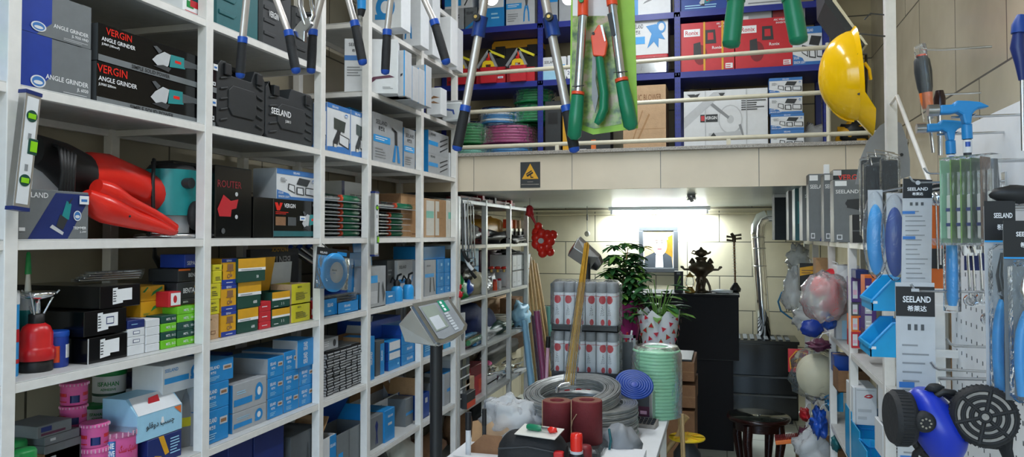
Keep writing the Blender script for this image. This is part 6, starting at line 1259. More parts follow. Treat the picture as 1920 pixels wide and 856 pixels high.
# red spray can
c = onY(1081, 856, 2.45); r = empty('spray_can', 'black and red spray can with a red cap at the front of the counter', 'spray can', (c.x, 2.45, TZ)); u = (onY(1095,840,2.45).x-onY(1067,840,2.45).x)/2; h = onY(1081,812,2.45).z-TZ
MB().lathe([(u*.95,0),(u,.003),(u,h*.62),(u*.85,h*.68)], 'black', 20).build('can_body', r); MB().lathe([(u*.86,h*.66),(u*.86,h*.72)], 'lightgrey', 20).build('shoulder_ring', r); MB().lathe([(u*.8,h*.71),(u*.82,h*.94),(u*.75,h),(.001,h)], 'brightred', 20).build('cap', r)
m = MB(); m.ring([[Vector(((u+.0006)*cos(R(a)),(u+.0006)*sin(R(a)),z)) for a in range(-70,40,10)] for z in (h*.05,h*.58)], 'redbox', cap=False)
for q in range(4): m.ring([[Vector(((u+.0008)*cos(R(a)),(u+.0008)*sin(R(a)),z)) for a in range(-150,-90,10)] for z in (h*(.12+.1*q),h*(.15+.1*q))], 'mustard', cap=False)
m.build('label_print', r)
c = onY(1104, 856, 2.55); r = empty('spray_can', 'red topped can half hidden behind the front spray can', 'spray can', (onY(1097,830,2.56).x, 2.56, TZ)); MB().lathe([(.024,0),(.024,.12),(.02,.13),(.0,.13)], 'darkred', 18).build('can_body', r)
# lime tray, clear sheet, small white carton
c = onY(1133, 845, 2.6); r = empty('lime_tray', 'bright lime green plastic tray on the counter', 'tray', (c.x, 2.6, TZ+.035)); r.rotation_euler = (R(-35), R(5), R(-8))
m = MB(); m.box(-.034,.034,-.001,.05,0,.003,'brightlime'); m.box(-.034,.034,-.003,0,0,.04,'brightlime'); m.box(-.034,-.031,-.001,.05,0,.035,'brightlime'); m.box(.031,.034,-.001,.05,0,.035,'brightlime'); m.build('tray_shell', r, bevel=.001)
for i, (x, y, s, sd) in enumerate(((1150,862,.075,3),(1100,830,.05,6),(1165,838,.045,8))):
    c = onY(x, y, 2.5+.08*i); r = empty('plastic_wrap', 'crumpled clear plastic sheet on the counter, '+['at its front edge','behind the lime tray','right of the lime tray'][i], 'plastic wrap', (c.x, 2.5+.08*i, TZ)); MB().ball((0,0,s*.45), s, 'bag', 16, 10, 1.3, .8, .45, .9, sd).build('film_sheet', r)
a = onZ(1212, 842, .885); r = carton('white_carton','low white carton at the right front corner of the counter',.16,.3,.035,'white',[('ln','f',.1,.3,.5,.6,1,'grey')],(a.x-.16, a.y-.3, TZ))
# papers
c = onZ(890, 850, TZ+.02)
carton('paper_pad','white paper pad with a blue line at the front left of the counter',.25,.2,.03,'white',[('r','t',.55,0,.57,1,'cobalt'),('ln','t',.05,.1,.5,.9,6,'lightgrey')],(onZ(842,848,TZ+.03).x, onZ(842,848,TZ+.03).y-.2, TZ), R(-6))
# torn cardboard and plastic bag
for i, (pts, Y, mm) in enumerate(((((902,800),(938,776),(962,798),(930,822),(905,812)), 2.9, 'palekraft'), (((884,790),(905,786),(925,806),(912,834),(884,838)), 2.95, 'kraft'), (((878,838),(905,815),(940,818),(940,856),(880,856)), 2.8, 'kraft2'))):
    c = onY(pts[0][0], 850, Y); r = empty('torn_cardboard', 'torn piece of brown cardboard left of the black tool bag, '+['pale top piece','middle piece','darker front piece'][i], 'cardboard', (c.x, Y, TZ)); o = Vector((c.x, 0, TZ))
    q = [onY(x,y,Y) for x, y in pts]; m = MB(); m.prism([(p.x-c.x, max(0, p.z-TZ)) for p in q], 0, .005, mm); ob = m.build('cardboard_sheet', r); ob.rotation_euler = (R([-22,-10,-6][i]), 0, 0)
c = onY(972, 790, 3.0); r = empty('plastic_bag', 'crumpled translucent white plastic bag before the wire coils', 'bag', (c.x-.02, 2.98, TZ)); MB().ball((0,0,.09), .115, 'bag', 30, 18, 1.05, .6, .8, .45, 7).build('bag_body', r); 
bi = MB().ball((.02,.0,.1), .085, film('bag_inner', 'd8d8da', .25, .3, 20), 24, 14, 1.1, .5, .7, .6, 4).build('bag_fold', r)
for i, (x, y0, y1, Y, w_, bc, tc_) in enumerate(((878, 772, 850, 2.75, 12, 'cardwhite', 'black'), (908, 766, 800, 2.85, 9, 'charcoal', 'black'))):
    c = onY(x, y1, Y); h = onY(x, y0, Y).z-TZ; r = empty('marker_pen', ['tall white tube with a black cap standing left of the cardboard','dark marker standing behind the cardboard'][i], 'marker', (c.x, Y, TZ)); u = w_/2800*Y
    MB().cyl((0,0,0),(0,0,h*.62), u*.9, bc, n=14).build('barrel', r); MB().cyl((0,0,h*.6),(0,0,h), u, tc_, n=14).build('cap', r)
# pack of shrink wrapped spray cans, three tiers
Yp = 3.47; zt_ = (TZ+.001, 1.046, 1.266); ht = (.19, .205, .215)
xa, xb = onY(1036, 600, Yp).x, onY(1157, 600, Yp).x; n = 6; pitch = (xb-xa)/n; u = pitch/2*.96
proto = None
for t in range(3):
    if t: 
        c = empty('divider_tray', 'dark cardboard tray between tiers of wrapped spray cans, '+['lower','upper'][t-1], 'tray', (xa-.004, Yp-.004, zt_[t]-.012)); m = MB(); m.box(0, xb-xa+.008, 0, pitch*2+.008, 0, .004, 'charcoal'); m.box(0, xb-xa+.008, 0, .003, 0, .03, 'charcoal'); m.box(0,.003,0,pitch*2+.008,0,.03,'charcoal'); m.box(xb-xa+.005,xb-xa+.008,0,pitch*2+.008,0,.03,'charcoal'); m.build('tray_shell', c)
    for j in range(2):
        for i in range(n):
            h = ht[t]; loc = (xa+pitch*(i+.5), Yp+pitch*(j+.5), zt_[t]); 
            lab_ = 'white spray can with grey cap and red oval in the %s wrapped tier' % ['bottom','middle','top'][t]
            if proto is None:
                r = empty('wrapped_spray_can', lab_, 'spray can', loc, 0, 'shrink wrapped spray cans of the %s tier' % 'bottom'); h = .21
                MB().lathe([(u*.92,0),(u,.004),(u,h*.76),(u*.94,h*.78)], 'cardwhite', 20).build('can_body', r); MB().lathe([(u*.95,h*.775),(u*.97,h*.79),(u*.95,h*.98),(u*.85,h),(.001,h)], 'grey', 20).build('cap', r)
                m = MB(); 
                m.ring([[Vector(((u+.0006)*cos(R(-90+40*cos(v))) ,(u+.0006)*sin(R(-90+40*cos(v))), h*(.63+s*.09*sin(v)+.0))) for v in [pi*q/10 for q in range(11)]] for s in (-1, 1)], 'redbox', cap=False)
                m.ring([[Vector(((u+.0006)*cos(R(-90+22*cos(v))) ,(u+.0006)*sin(R(-90+22*cos(v))), h*(.14+s*.07*sin(v)+.0))) for v in [pi*q/10 for q in range(11)]] for s in (-1, 1)], 'redbox', cap=False)
                for q in range(5): m.ring([[Vector(((u+.0006)*cos(R(a)),(u+.0006)*sin(R(a)),h*(.3+.045*q)+.006*sin(a*.3))) for a in range(-115+q*4,-70-q*3,6)] for z in (0,)] , 'charcoal', cap=False) if False else m.ring([[Vector(((u+.0006)*cos(R(a)),(u+.0006)*sin(R(a)),h*(.3+.045*q)+.004*sin(a*.3)+z)) for a in range(-115+q*4,-70-q*3,6)] for z in (0,.0016)], 'charcoal', cap=False)
                m.ring([[Vector(((u+.0006)*cos(R(a)),(u+.0006)*sin(R(a)),h*.7+z)) for a in range(0,361,15)] for z in (0,.002)], 'redbox', cap=False); m.build('label_print', r); proto = r
            else:
                c = dup(proto, loc, random.uniform(-.5,.5), lab_, 'shrink wrapped spray cans of the %s tier' % ['bottom','middle','top'][t]); c.scale = (1, 1, h/.21)
wf = MB(); 
for t in (1, 2): wf.cbox(xa-.012, xb+.012, Yp-.012, Yp+pitch*2+.012, zt_[t]-.005, zt_[t]+ht[t]+.012, 'film', .02)
o = wf.build('shrink_film'); tag(o, 'crinkled clear shrink film around the tiers of spray cans', 'film wrap')
# gold welding rods
a = onY(1067, 722, 3.1); b = onY(1101, 452, 3.28); r = empty('brass_rod_bundle', 'bundle of gold brazing rods leaning out of the wire coil in a clear sleeve', 'rods', a); d = b-a
for k in range(11):
    q = Vector((random.uniform(-.016,.016), random.uniform(-.012,.012), 0)); MB().cyl(q*1.3, q*.7+d*random.uniform(.97,1.0), .0028, 'gold' if k % 3 else 'tan', n=6).build('rod', r)
m = MB(); m.tube([Vector((0,0,.0)), d*.45, d*.7], [.028,.024,.016], 'film', 12); m.build('clear_sleeve', r)
r = empty('steel_hook', 'shiny bent steel hook lying in the top wire coil', 'hook', onY(1045, 735, 3.05)); MB().tube([(0,0,0),(0,0,.02),(.015,0,.035),(.05,.02,.035)], .008, 'chrome', 10).build('bent_bar', r)
# blue sieve disc, green hose stack, small scale with aluminium frame, blue can, calculator
c = onY(1188, 712, 3.3); r = empty('blue_disc', 'blue round plastic mesh disc leaning behind the wire coils', 'disc', (c.x, 3.32, TZ+.2)); r.rotation_euler = (R(35), R(12), 0)
m = MB()
for k in range(7): m.lathe([(.012+.0105*k,0),(.02+.0105*k,.004),(.021+.0105*k,0)], 'deepblue', 28, cap=False)
m.lathe([(.001,-.002),(.085,-.002),(.085,0),(.001,0)], 'cobalt', 28); m.build('disc_body', r); MB().cyl((0,0,-.002),(0,.02,-.27), .006, 'cobalt').build('support_stem', r)
hxx = onY(1231, 700, 3.62).x
coil('green_hose_stack','pale green clear hose coil stack wrapped in film at the end of the counter',(hxx, 3.62, TZ), .112, .0085, 20, 'frostgreen', 3, 'greenfilm', seed=21)
r = empty('display_scale', 'small aluminium framed device with a dark purple panel, right of the wire coils', 'device', onZ(1200, 790, TZ)); a = onZ(1198, 790, TZ); r.location = a; r.rotation_euler = (0, 0, R(-8))
m = MB(); 
m.box(-.065,.065,-.01,.05,.015,.14,'aluminium'); m.build('aluminium_frame', r, bevel=.002); m = MB(); m.box(-.052,.052,-.014,-.01,.03,.128,'plum'); m.box(-.052,.052,-.0142,-.012,.075,.128,'darkgrey'); m.box(-.02,.0,-.0145,-.014,.04,.05,'pink'); m.box(.01,.04,-.0145,-.014,.04,.055,'palepink'); m.build('front_panel', r)
m = MB(); m.box(-.05,.085,-.06,.02,0,.014,'darkgrey'); m.build('base', r, bevel=.002)
c = onZ(1205, 797, TZ); r = empty('calculator', 'beige desk calculator with rows of keys right of the wire coils', 'calculator', (c.x, c.y-.045, TZ), R(-8)); MB().prism([(0,0),(.07,0),(.07,.03),(0,.015)], -.06, .06, 'stone', 'yz').build('calculator_body', r)
for i in range(4):
    for j in range(6): MB().box(-.052+j*.018, -.038+j*.018, .006+i*.015, .016+i*.015, .018+i*.003, .023+i*.0035, 'charcoal').build('key', r)
c = onZ(1231, 775, TZ); r = empty('drink_can', 'slim blue can standing behind the aluminium framed device', 'can', (c.x, c.y, TZ)); MB().lathe([(.022,0),(.026,.006),(.026,.1),(.022,.108)], 'cobalt', 20).build('can_body', r); MB().lathe([(.0225,.106),(.021,.11),(.001,.108)], 'steel', 20).build('can_top', r)
# brown cartons behind the table carrying the plants
cz = .94
for i, (x0, x1, y0, y1) in enumerate(((1273,1302,678,715),(1276,1304,722,765),(1276,1303,770,830))):
    a = onY(x0, y0, 4.42); b = onY(x1, y1, 4.42); carton('brown_carton','brown carton in the pile between counter and bar, '+['top','middle','bottom'][i]+' of the visible pile',.42,.42,max(.05,a.z-b.z) if i < 2 else b.z+ (a.z-b.z),'kraft2',[('r','f',0,.48,1,.5,'kraft')],(b.x-.42, 4.42, b.z if i < 2 else 0),0)
ctop = onY(1273, 678, 4.42).z
carton('dark_board','dark board lying across the brown cartons',.40,.36,ctop and .012,'charcoal',[],(onY(1300,678,4.42).x-.41, 4.44, ctop+.0005),0)
# frame pan on the right of table : grey metal display
c = onZ(1176, 690, 1.1); r = empty('grey_display_frame', 'grey metal framed box with pens behind the blue disc', 'box', (onY(1160,690,3.75).x, 3.7, TZ)); W_ = onY(1194,690,3.75).x-onY(1160,690,3.75).x; h = onY(1180,628,3.7).z-TZ
m = MB(); m.box(0,.012,0,.012,0,h,'grey'); m.box(W_-.012,W_,0,.012,0,h,'grey'); m.box(0,W_,0,.012,h-.014,h,'grey'); m.box(0,W_,.012,.1,0,h*.9,'darkgrey'); m.build('metal_frame', r)
for k in range(3): MB().cyl((.02+.02*k,.03,h*.9),(.025+.022*k,.03,h*1.0+.01*k), .005, ['green','redbox','cardwhite'][k], n=8).build('pen', r)
# ---- plants
def leaf(m, p, d, L, w, mt, up=Vector((0,0,1))):
    d = d.normalized(); s = d.cross(up); s = s.normalized() if s.length > .1 else Vector((1,0,0)); n = s.cross(d)
    m.add([p, p+d*L*.35+s*w*.5+n*L*.04, p+d*L*.75+s*w*.38-n*L*.02, p+d*L-n*L*.12, p+d*L*.75-s*w*.38-n*L*.02, p+d*L*.35-s*w*.5+n*L*.04, p+d*L*.5-n*L*.03], [(0,1,6),(1,2,6),(2,3,6),(3,4,6),(4,5,6),(5,0,6)], mt, True)
rn = random.Random(5)
def wrapcone(m, r0, r1, h, mt, n=28, wob=.12, z0=0):
    rings = []
    for k in range(7):
        t = k/6; rings.append([Vector(((r0+(r1-r0)*t)*cos(2*pi*j/n)*(1+wob*t*sin(j*2.5)), (r0+(r1-r0)*t)*sin(2*pi*j/n)*(1+wob*t*sin(j*2.5)), z0+h*t+(.022*sin(j*1.9+1)*t if t > .9 else 0))) for j in range(n)])
    m.ring(rings, mt, cap=False)
b0 = onY(1173, 640, 4.55); pz = ctop+.013
r = empty('umbrella_plant', 'tall glossy umbrella plant in bright pink wrapping paper behind the cans', 'plant', (b0.x-.03, 4.72, pz))
m = MB(); wrapcone(m, .07, .125, onY(1180,565,4.7).z-pz, 'magenta'); m.build('pink_wrapping', r)
MB().lathe([(.06,0),(.085,.14),(.08,.145),(.001,.14)], 'kraft2', 18).build('pot', r)
st = MB(); lv = MB(); top = onY(1180, 455, 4.6).z-pz
for k in range(3):
    pts = [Vector((.02*cos(k*2),.02*sin(k*2),.12))]
    for i in range(1, 7): pts.append(Vector((.03*cos(k*2.1)+.02*sin(i+k)-.0, .04*sin(k*2.1), .12+(top-.16)*i/6*(1-.16*k))))
    st.tube(pts, [.008-.0008*i for i in range(7)], 'wood', 6)
    for i, p in enumerate(pts[1:] + [ (pts[j]+pts[j+1])/2 for j in range(1,6)]):
        for q in range(3):
            a = rn.uniform(0, 2*pi); L = rn.uniform(.05,.12); e = p+Vector((cos(a)*L, sin(a)*L, rn.uniform(0,.07))); st.tube([p, e], .0022, 'leafpale', 5)
            for t in range(8):
                b = t*2*pi/8+rn.uniform(-.2,.2); leaf(lv, e, Vector((cos(b), sin(b), rn.uniform(-.45,.1))), rn.uniform(.065,.1), .034, 'leafpale' if rn.random() < .22 else 'leaf')
st.build('stem', r); tag(lv.build('foliage', r), kind='stuff')
b1 = onY(1236, 650, 4.5)
r = empty('pothos_plant', 'broad leaved green plant in white wrapping printed with watermelon slices', 'plant', (b1.x, 4.47, pz))
h1 = onY(1236,588,4.35).z-pz; m = MB(); wrapcone(m, .08, .125, h1, 'white', wob=.01)
for k in range(64):
    a = k*2.399; z = h1*(.08+.86*(k/64)); rr = .08+.045*z/h1+.012; cN = Vector((cos(a), sin(a), 0)); tN = Vector((-sin(a), cos(a), 0)); zN = Vector((0,0,1)); an = rn.uniform(0, 6.28)
    c0 = cN*rr+zN*z; m.add([c0+(tN*cos(an+t)+zN*sin(an+t))*.016 for t in (0,2.1,4.2)], [(0,1,2)], 'redbox'); c1 = c0-cN*.0005; m.add([c1+(tN*cos(an+t)+zN*sin(an+t))*.02 for t in (0,2.1,4.2)], [(0,1,2)], 'leafpale' if k % 2 else 'palepink')
m.build('printed_wrapping', r); MB().lathe([(.06,0),(.08,.14),(.001,.14)], 'kraft2', 18).build('pot', r)
st = MB(); lv = MB()
for k in range(34):
    a = rn.uniform(0, 2*pi); h_ = h1+rn.uniform(-.02,.05) if k < 24 else h1+rn.uniform(.06,.2); L = rn.uniform(.02,.12); e = Vector((cos(a)*L, sin(a)*L*.8, h_)); st.tube([(0,0,h1*.6), e*.6+Vector((0,0,h1*.3)), e], .003, 'leafpale', 5); leaf(lv, e, Vector((cos(a), sin(a), rn.uniform(-.4,.3))), rn.uniform(.09,.13), .055, 'leaf' if k % 4 else 'leafpale')
st.build('stem', r); tag(lv.build('foliage', r), kind='stuff')
# ---- weighing scale in front: steel indicator on a black pole
c = onY(812, 622, 2.15)
r = empty('scale_indicator', 'steel weighing scale display on a thick black pole in front of the shelves', 'scale', (onY(818,650,2.2).x, 2.2, 0))
k0 = Vector(r.location); Zt = onY(820, 640, 2.2).z
# housing drawn in its own tilted frame
def hp(x, y, Y=2.2): return onY(x, y, Y)-k0
A, B, C, D_ = hp(783,568), hp(833,640), hp(868,618), hp(826,560)   # face corners: near-left top, near bottom, right bottom, right top
A.y = -.035; B.y = -.05; C.y = .055; D_.y = .07
nrm = (B-A).cross(D_-A).normalized(); nrm = nrm if nrm.z > 0 else -nrm
def fp(u, v, w=0): return A+(B-A)*u+(D_-A)*v+((C-B)-(D_-A))*u*v+nrm*w
h = MB(); o = [(0,0),(.93,0),(1,.08),(1.04,.5),(1,.9),(.9,1),(0,1)]
h.add([fp(u,v,0) for u,v in o]+[fp(u,v,-.02) for u,v in o], [tuple(range(7)), tuple(reversed(range(7,14)))]+[(i,(i+1)%7,7+(i+1)%7,7+i) for i in range(7)], 'steel')
E_ = [hp(752,606), hp(766,638), hp(826,646), fp(0,1,-.05), fp(1,1,-.04)]
E_[0].y = -.02; E_[1].y = -.03; E_[2].y = -.04; E_[3].y = .05; E_[4].y = .04
h.add([fp(.02,.02,-.02), fp(.98,.02,-.02), E_[2], E_[1], E_[0], fp(.02,.98,-.02), fp(.95,.98,-.02), E_[4], E_[3]], [(0,1,2,3,4),(0,4,8,5),(4,3,7,8),(3,2,7),(2,1,6,7),(5,8,7,6),(0,5,6,1)], 'steel'); h.build('steel_housing', r, bevel=.003)
m = MB(); m.add([fp(u,v,.0015) for u,v in ((.08,.08),(.9,.08),(.96,.2),(.97,.8),(.88,.93),(.08,.93))], [tuple(range(6))], 'grey'); m.build('front_panel', r)
m = MB(); m.add([fp(u,v,.003) for u,v in ((.12,.12),(.75,.12),(.75,.52),(.12,.52))], [(0,1,2,3)], 'lcd'); m.add([fp(u,v,.0035) for u,v in ((.4,.16),(.72,.16),(.72,.44),(.4,.44))], [(0,1,2,3)], 'lightgrey'); m.build('display', r)
m = MB(); m.add([fp(u,v,.003) for u,v in ((.05,.62),(.38,.62),(.38,.8),(.05,.8))], [(0,1,2,3)], 'ledtext'); 
for i in range(3): m.add([fp(.08+.1*i,.66,.0035),fp(.15+.1*i,.66,.0035),fp(.15+.1*i,.72,.0035),fp(.08+.1*i,.72,.0035)], [(0,1,2,3)], 'white')
m.build('green_legend', r)
for q in range(7): m = MB(); u = .4+.075*q; m.add([fp(u,.6,.004),fp(u+.055,.6,.004),fp(u+.055,.72,.004),fp(u,.72,.004)], [(0,1,2,3)], 'lightgrey'); m.build('key', r)
MB().cyl((0,0,.01),(0,0,Zt-.0), .0195, 'black', n=24).build('pole', r); MB().cbox(-.09,.09,-.07,.07,0,.014,'black').build('foot_plate', r)
# ---- things right of the table
c = onZ(1290, 800, .42); Yq = 3.75; c = onY(1288, 820, Yq); r = empty('yellow_reel', 'yellow plastic cable reel with a tan axle on a stand beside the counter', 'reel', (c.x, Yq, 0)); zr = c.z
m = MB(); m.lathe([(.02,zr-.004),(.085,zr-.004),(.088,zr),(.085,zr+.006),(.02,zr+.006)], 'yellow', 32)
for k in range(8): a = k*pi/4; m.prism([(.03*cos(a)-.004,.03*sin(a)),(.03*cos(a)+.004,.03*sin(a)),(.078*cos(a)+.004,.078*sin(a)),(.078*cos(a)-.004,.078*sin(a))], zr+.006, zr+.009, 'mustard', 'xy')
m.build('reel_disc', r); MB().lathe([(.09,0),(.07,.03),(.065,zr*.9),(.02,zr-.004)], 'charcoal', 24).build('stand', r); MB().tube([(-.11,-.02,zr-.08),(-.04,0,zr+.01),(-.02,.02,zr+.07),(0,.02,zr+.1)], [.014,.013,.012,.015], 'tan', 10).build('axle', r)
for i in range(3):
    a = onZ(1246+6*i, 770+i*9, .83); r = empty('bamboo_stick', 'tan wooden stick leaning against the counter side, '+['left','middle','right'][i], 'stick', (TX1+.03+.02*i, a.y-.1*i, 0), 0, 'sticks by the counter'); MB().cyl((0.03,0,0),(-.0,.05,.84+.03*i), .007, 'tan', n=8).build('shaft', r)
# ================================================================ goods on the lower grey shelving under the slab
V0, V1, V2, V3, V4 = 1.945, 1.64, 1.275, .915, .555
def blob(name, label, x, y0, y1, w, base, X, m, cat='bag', sd=0, wob=.5, dep=.7, part='bag_body', group=None):
    c = onX(x, 442, X); q = (onX(x+w/2,442,X).y-onX(x-w/2,442,X).y)/2; h = onX(x, y0, X).z-base; h = max(.04, h)
    r = empty(name, label, cat, (X-.08, c.y, base), 0, group); MB().ball((0,0,h*.47), 1, m, 20, 12, .12*dep, q, h*.5, wob, sd).build(part, r); return r
for i in range(3):
    a = onX(882+10*i, 372, LX-.02); r = empty('bar_clamp', 'long red bar clamp lying on top of the grey shelving, '+['front','middle','back'][i], 'clamp', (LX-.02-.06*i, 4.75+.05*i, V0+.001), 0, 'red bar clamps')
    MB().box(-.012,.012,0,1.35-.1*i,.0,.03,'darkred').build('bar', r, bevel=.002)
    for q in (.45,.75,1.2): MB().box(-.02,.02,q,q+.05,.0,.065,'redbox' if q != .75 else 'charcoal').build('jaw', r, bevel=.003)
blob('clear_bag','silver plastic wrapped bundle behind the saw frames',890,412,445,34,V1,LX,'bag',sd=1); 
blob('cloth_bundle','dark maroon tool roll on the upper grey shelf',908,425,450,46,V1,LX+.0,'darkred',sd=2,wob=.3); blob('tool_belt','brown leather tool belt at the back of the upper grey shelf',905,402,450,60,V1,LX-.16,'wood','belt',sd=3,wob=.3)
blob('tool_belt','mustard leather tool belt with a round buckle, upper grey shelf',930,405,452,60,V1,LX-.1,'mustard','belt',sd=4,wob=.25)
blob('cable_bundle','black cable bundle at the front of the upper grey shelf',935,432,455,70,V1,LX+.02,'black','cable',sd=5,wob=.6)
for i in range(5):
    x = 944+i*8; c = onX(x, 442, LX-.08); r = empty('paint_brush', 'brush with an orange handle and black bristles, upper grey shelf, %s from the left' % ['first','second','third','fourth','fifth'][i], 'brush', (LX-.06, c.y, V1), 0, 'orange handled brushes')
    MB().box(-.02,.02,-.028,.028,0,.1,'charcoal').build('bristles', r); MB().box(-.022,.022,-.03,.03,.1,.125,'steel').build('ferrule', r); MB().box(-.018,.018,-.026,.026,.125,.2,['orangered','orangered','orange','palekraft','offwhite'][i]).build('handle', r, bevel=.006)
blob('cable_bundle','black wires hanging off the end of the upper grey shelf',975,440,462,30,V1,LX+.05,'black','cable',sd=8,wob=.8)
# shelf V2
for i, y in enumerate((500, 466)):
    lc('blue_carton','pale blue wrapped carton behind the saw frames, '+['lower','upper'][i],882,898,y,V2 if i == 0 else onX(882,500,LX-.06).z+.001,.12,'paleblue' if i else 'blue2',[('ln','f',.2,.2,.8,.6,2,'blue')],X=LX-.06)
blob('sweet_bag','shiny green and red foil bag at the left of the grey shelf',868,515,552,26,V2,LX+.02,'green',sd=10,wob=.8); blob('red_foil_bag','red foil bag in front of the green one',866,530,550,12,V2,LX+.05,'redbox',sd=11,wob=.6)
blob('blue_cloth','blue cloth roll between the foil bag and yellow bag',885,520,548,16,V2,LX+.0,'royal','cloth',sd=12,wob=.3); blob('yellow_bag','clear bag of yellow fittings on the grey shelf',902,505,546,24,V2,LX+.0,'cream',sd=13,wob=.5)
blob('clear_bag','clear bag of white and yellow caps by the second grey post',918,518,545,22,V2,LX+.02,'bag',sd=14); blob('clear_bag','clear bag with brown fittings behind the caps',926,508,545,26,V2,LX-.08,'bag',sd=15)
blob('black_gloves','black cable clump above the foil bags',880,490,512,34,V2+.12,LX-.0,'black','cable',sd=16,wob=.8)
lc('plum_box','wide dark maroon display carton on the grey shelf',900,962,470,V2,.12,'plum',[('r','f',.3,.3,.95,.7,'darkred')],X=LX-.2)
for k in range(7):
    x = 925+k*6; c = onX(x, 442, LX-.03); r = empty('red_valve', 'small red valve handle heaped on the maroon display carton', 'valve', (LX-.05-.02*(k % 2), c.y, onX(x, 500, LX-.05).z-.02), 0, 'red valves'); MB().ball((0,0,.015), .024, 'brightred', 10, 6, 1, 1, .5, .5, k).build('handle', r); MB().cyl((0,0,-.02),(0,0,.01), .008, 'brass', n=8).build('valve_stem', r)
for i, x in enumerate((935, 943)): c = onX(x, 540, LX); r = empty('small_jar', 'small jar with '+['orange','white'][i]+' contents at the front of the grey shelf', 'jar', (LX-.03, c.y, V2)); MB().lathe([(.018,0),(.018,.06),(.015,.07)], ['orangered','cardwhite'][i], 12).build('jar_body', r); MB().lathe([(.016,.07),(.016,.085),(.0,.085)], 'redbox', 12).build('lid', r)
for r_ in range(2):
    for c_ in range(4):
        x0 = 961+c_*8.5; z = V2+r_*.135+.001; Y0, Y1 = span(x0, x0+8.2, LX)
        carton('white_parts_box','small white parts box at the far end of the grey shelf, '+['lower row','upper row'][r_],Y1-Y0,.2,.13,'cardwhite',[('r','f',0,.95,1,1,'darkgrey'),('ln','f',.2,.2,.8,.4,1,'lightgrey')],(LX,Y0,z),R(90),group='white parts boxes, '+['lower row','upper row'][r_])
blob('bolt_pack','dark pack of bolts on the white parts boxes',968,470,488,18,V2+.272,LX,'dark_steel','pack',sd=19,wob=.7); lc('white_box','white box on top of the white parts boxes at the far end',980,992,472,V2+.272,.1,'cardwhite',[])
# shelf V3
blob('denim_roll','dark blue denim roll on the third grey shelf',892,565,605,50,V3,LX-.06,'jeans','cloth',sd=20,wob=.15,dep=1); blob('denim_roll','second dark blue roll half behind the post',922,575,612,36,V3,LX-.05,'jeans','cloth',sd=21,wob=.15)
c = onX(945, 600, LX-.05); coil('rope_coil','white rope coil on the third grey shelf', (LX-.1, c.y, V3), .1, .008, 9, 'rope', 2, None, seed=22, cat='rope')
lc('kraft_box','open pale cardboard box behind the rope coil',905,960,566,V3,.12,'palekraft',[('ln','f',.5,.3,.9,.7,2,'kraft2')],X=LX-.25)
lc('brown_carton','brown carton at the far end of the third grey shelf',962,980,560,V3,.12,'kraft2',[],X=LX-.06)
for i, (m_, x, y) in enumerate((('cyan',885,602),('yellow',893,612),('green',890,620),('pink',880,630),('blue2',905,606))):
    c = onX(x, 442, LX); r = empty('toy_noodle', ['cyan','yellow','green','bright pink','blue'][i]+' soft tube in clear wrap on the third grey shelf', 'tube', (LX-.03+.018*(i % 3), c.y-.15, V3+.02+.03*((4-i)//2)), 0); MB().cyl((0,0,0),(-.02,.36,0), .018, m_, n=12).build('foam_tube', r); MB().cyl((0,-.02,0),(-.02,.4,0), .022, 'film', n=12).build('clear_wrap', r)
blob('clear_bag','clear crinkled bag over the coloured tubes',925,612,632,50,V3,LX+.0,'bag',sd=24)
lc('white_box','white device box hanging behind the scale display',862,873,588,V3,.08,'cardwhite',[('e','f',.5,.5,.3,.2,0,'grey')],X=LX+.01)
blob('green_pack','flat green packs towards the end of the third grey shelf',950,600,618,50,V3,LX-.0,'darkgreen','pack',sd=26,wob=.3)
blob('pale_cloth','pale bag with blue print hanging at the end of the third grey shelf',990,566,620,18,V3,LX+.05,'paleblue','cloth',sd=27,wob=.4)
# shelf V4
r, w = lroot('parts_cabinet', 'white parts cabinet with small clear drawers at the left of the fourth grey shelf', 'cabinet', 861, 881, V4, LX+.02); h = onX(861, 672, LX).z-V4
MB().box(0,w,.012,.14,0,h,'lightgrey').build('cabinet_shell', r)
for i in range(5):
    MB().box(0,w,-.002,.012,h*i/5,h*i/5+.006,'white').build('divider', r)
    for j in range(3): MB().box(w*j/3+.004,w*(j+1)/3-.004,.0,.012,h*i/5+.01,h*(i+1)/5-.004,'steel' if (i+j) % 2 else 'darkgrey').build('drawer', r)
lc('red_toolbox','red carton with a dark lid on the fourth grey shelf',882,908,690,V4,.16,'redbox',[('r','f',0,.65,1,1,'darkred'),('r','f',.6,.1,.9,.5,'orangered')],X=LX-.02,top='darkred')
lc('kraft_box','small open brown box beside the red carton',874,890,712,V4,.1,'palekraft',[],X=LX+.02); lc('orange_box','small black and orange box under the brown one',876,892,738,V4,.06,'charcoal',[('r','f',0,0,1,.4,'orangered')],X=LX+.06)
for i in range(3): lc('white_pack','flat white pack stacked on the fourth grey shelf, '+['bottom','middle','top'][i],911,932,728-8*i,V4+.018*i,.1,'cardwhite',[],X=LX-.0,group='flat white packs')
blob('foil_bag','silver and black foil bag on the fourth grey shelf, left',938,688,718,46,V4,LX-.02,'chrome',sd=30,wob=.8); blob('foil_bag','silver and black foil bag on the fourth grey shelf, right',968,680,708,44,V4,LX-.0,'chrome',sd=31,wob=.8)
blob('magenta_pack','magenta pack behind the foil bags',922,680,710,26,V4,LX-.15,'pink','pack',sd=32); blob('black_bag','large black bag at the back of the third and fourth shelves',950,640,700,70,V4,LX-.25,'black',sd=33,wob=.4)
lc('dark_carton','dark carton filling the back of the third grey shelf',930,985,545,V3,.1,'charcoal2',[],X=LX-.3); lc('dark_carton','dark carton low at the back of the fourth grey shelf',930,985,640,V4,.1,'darkwood',[],X=LX-.32)
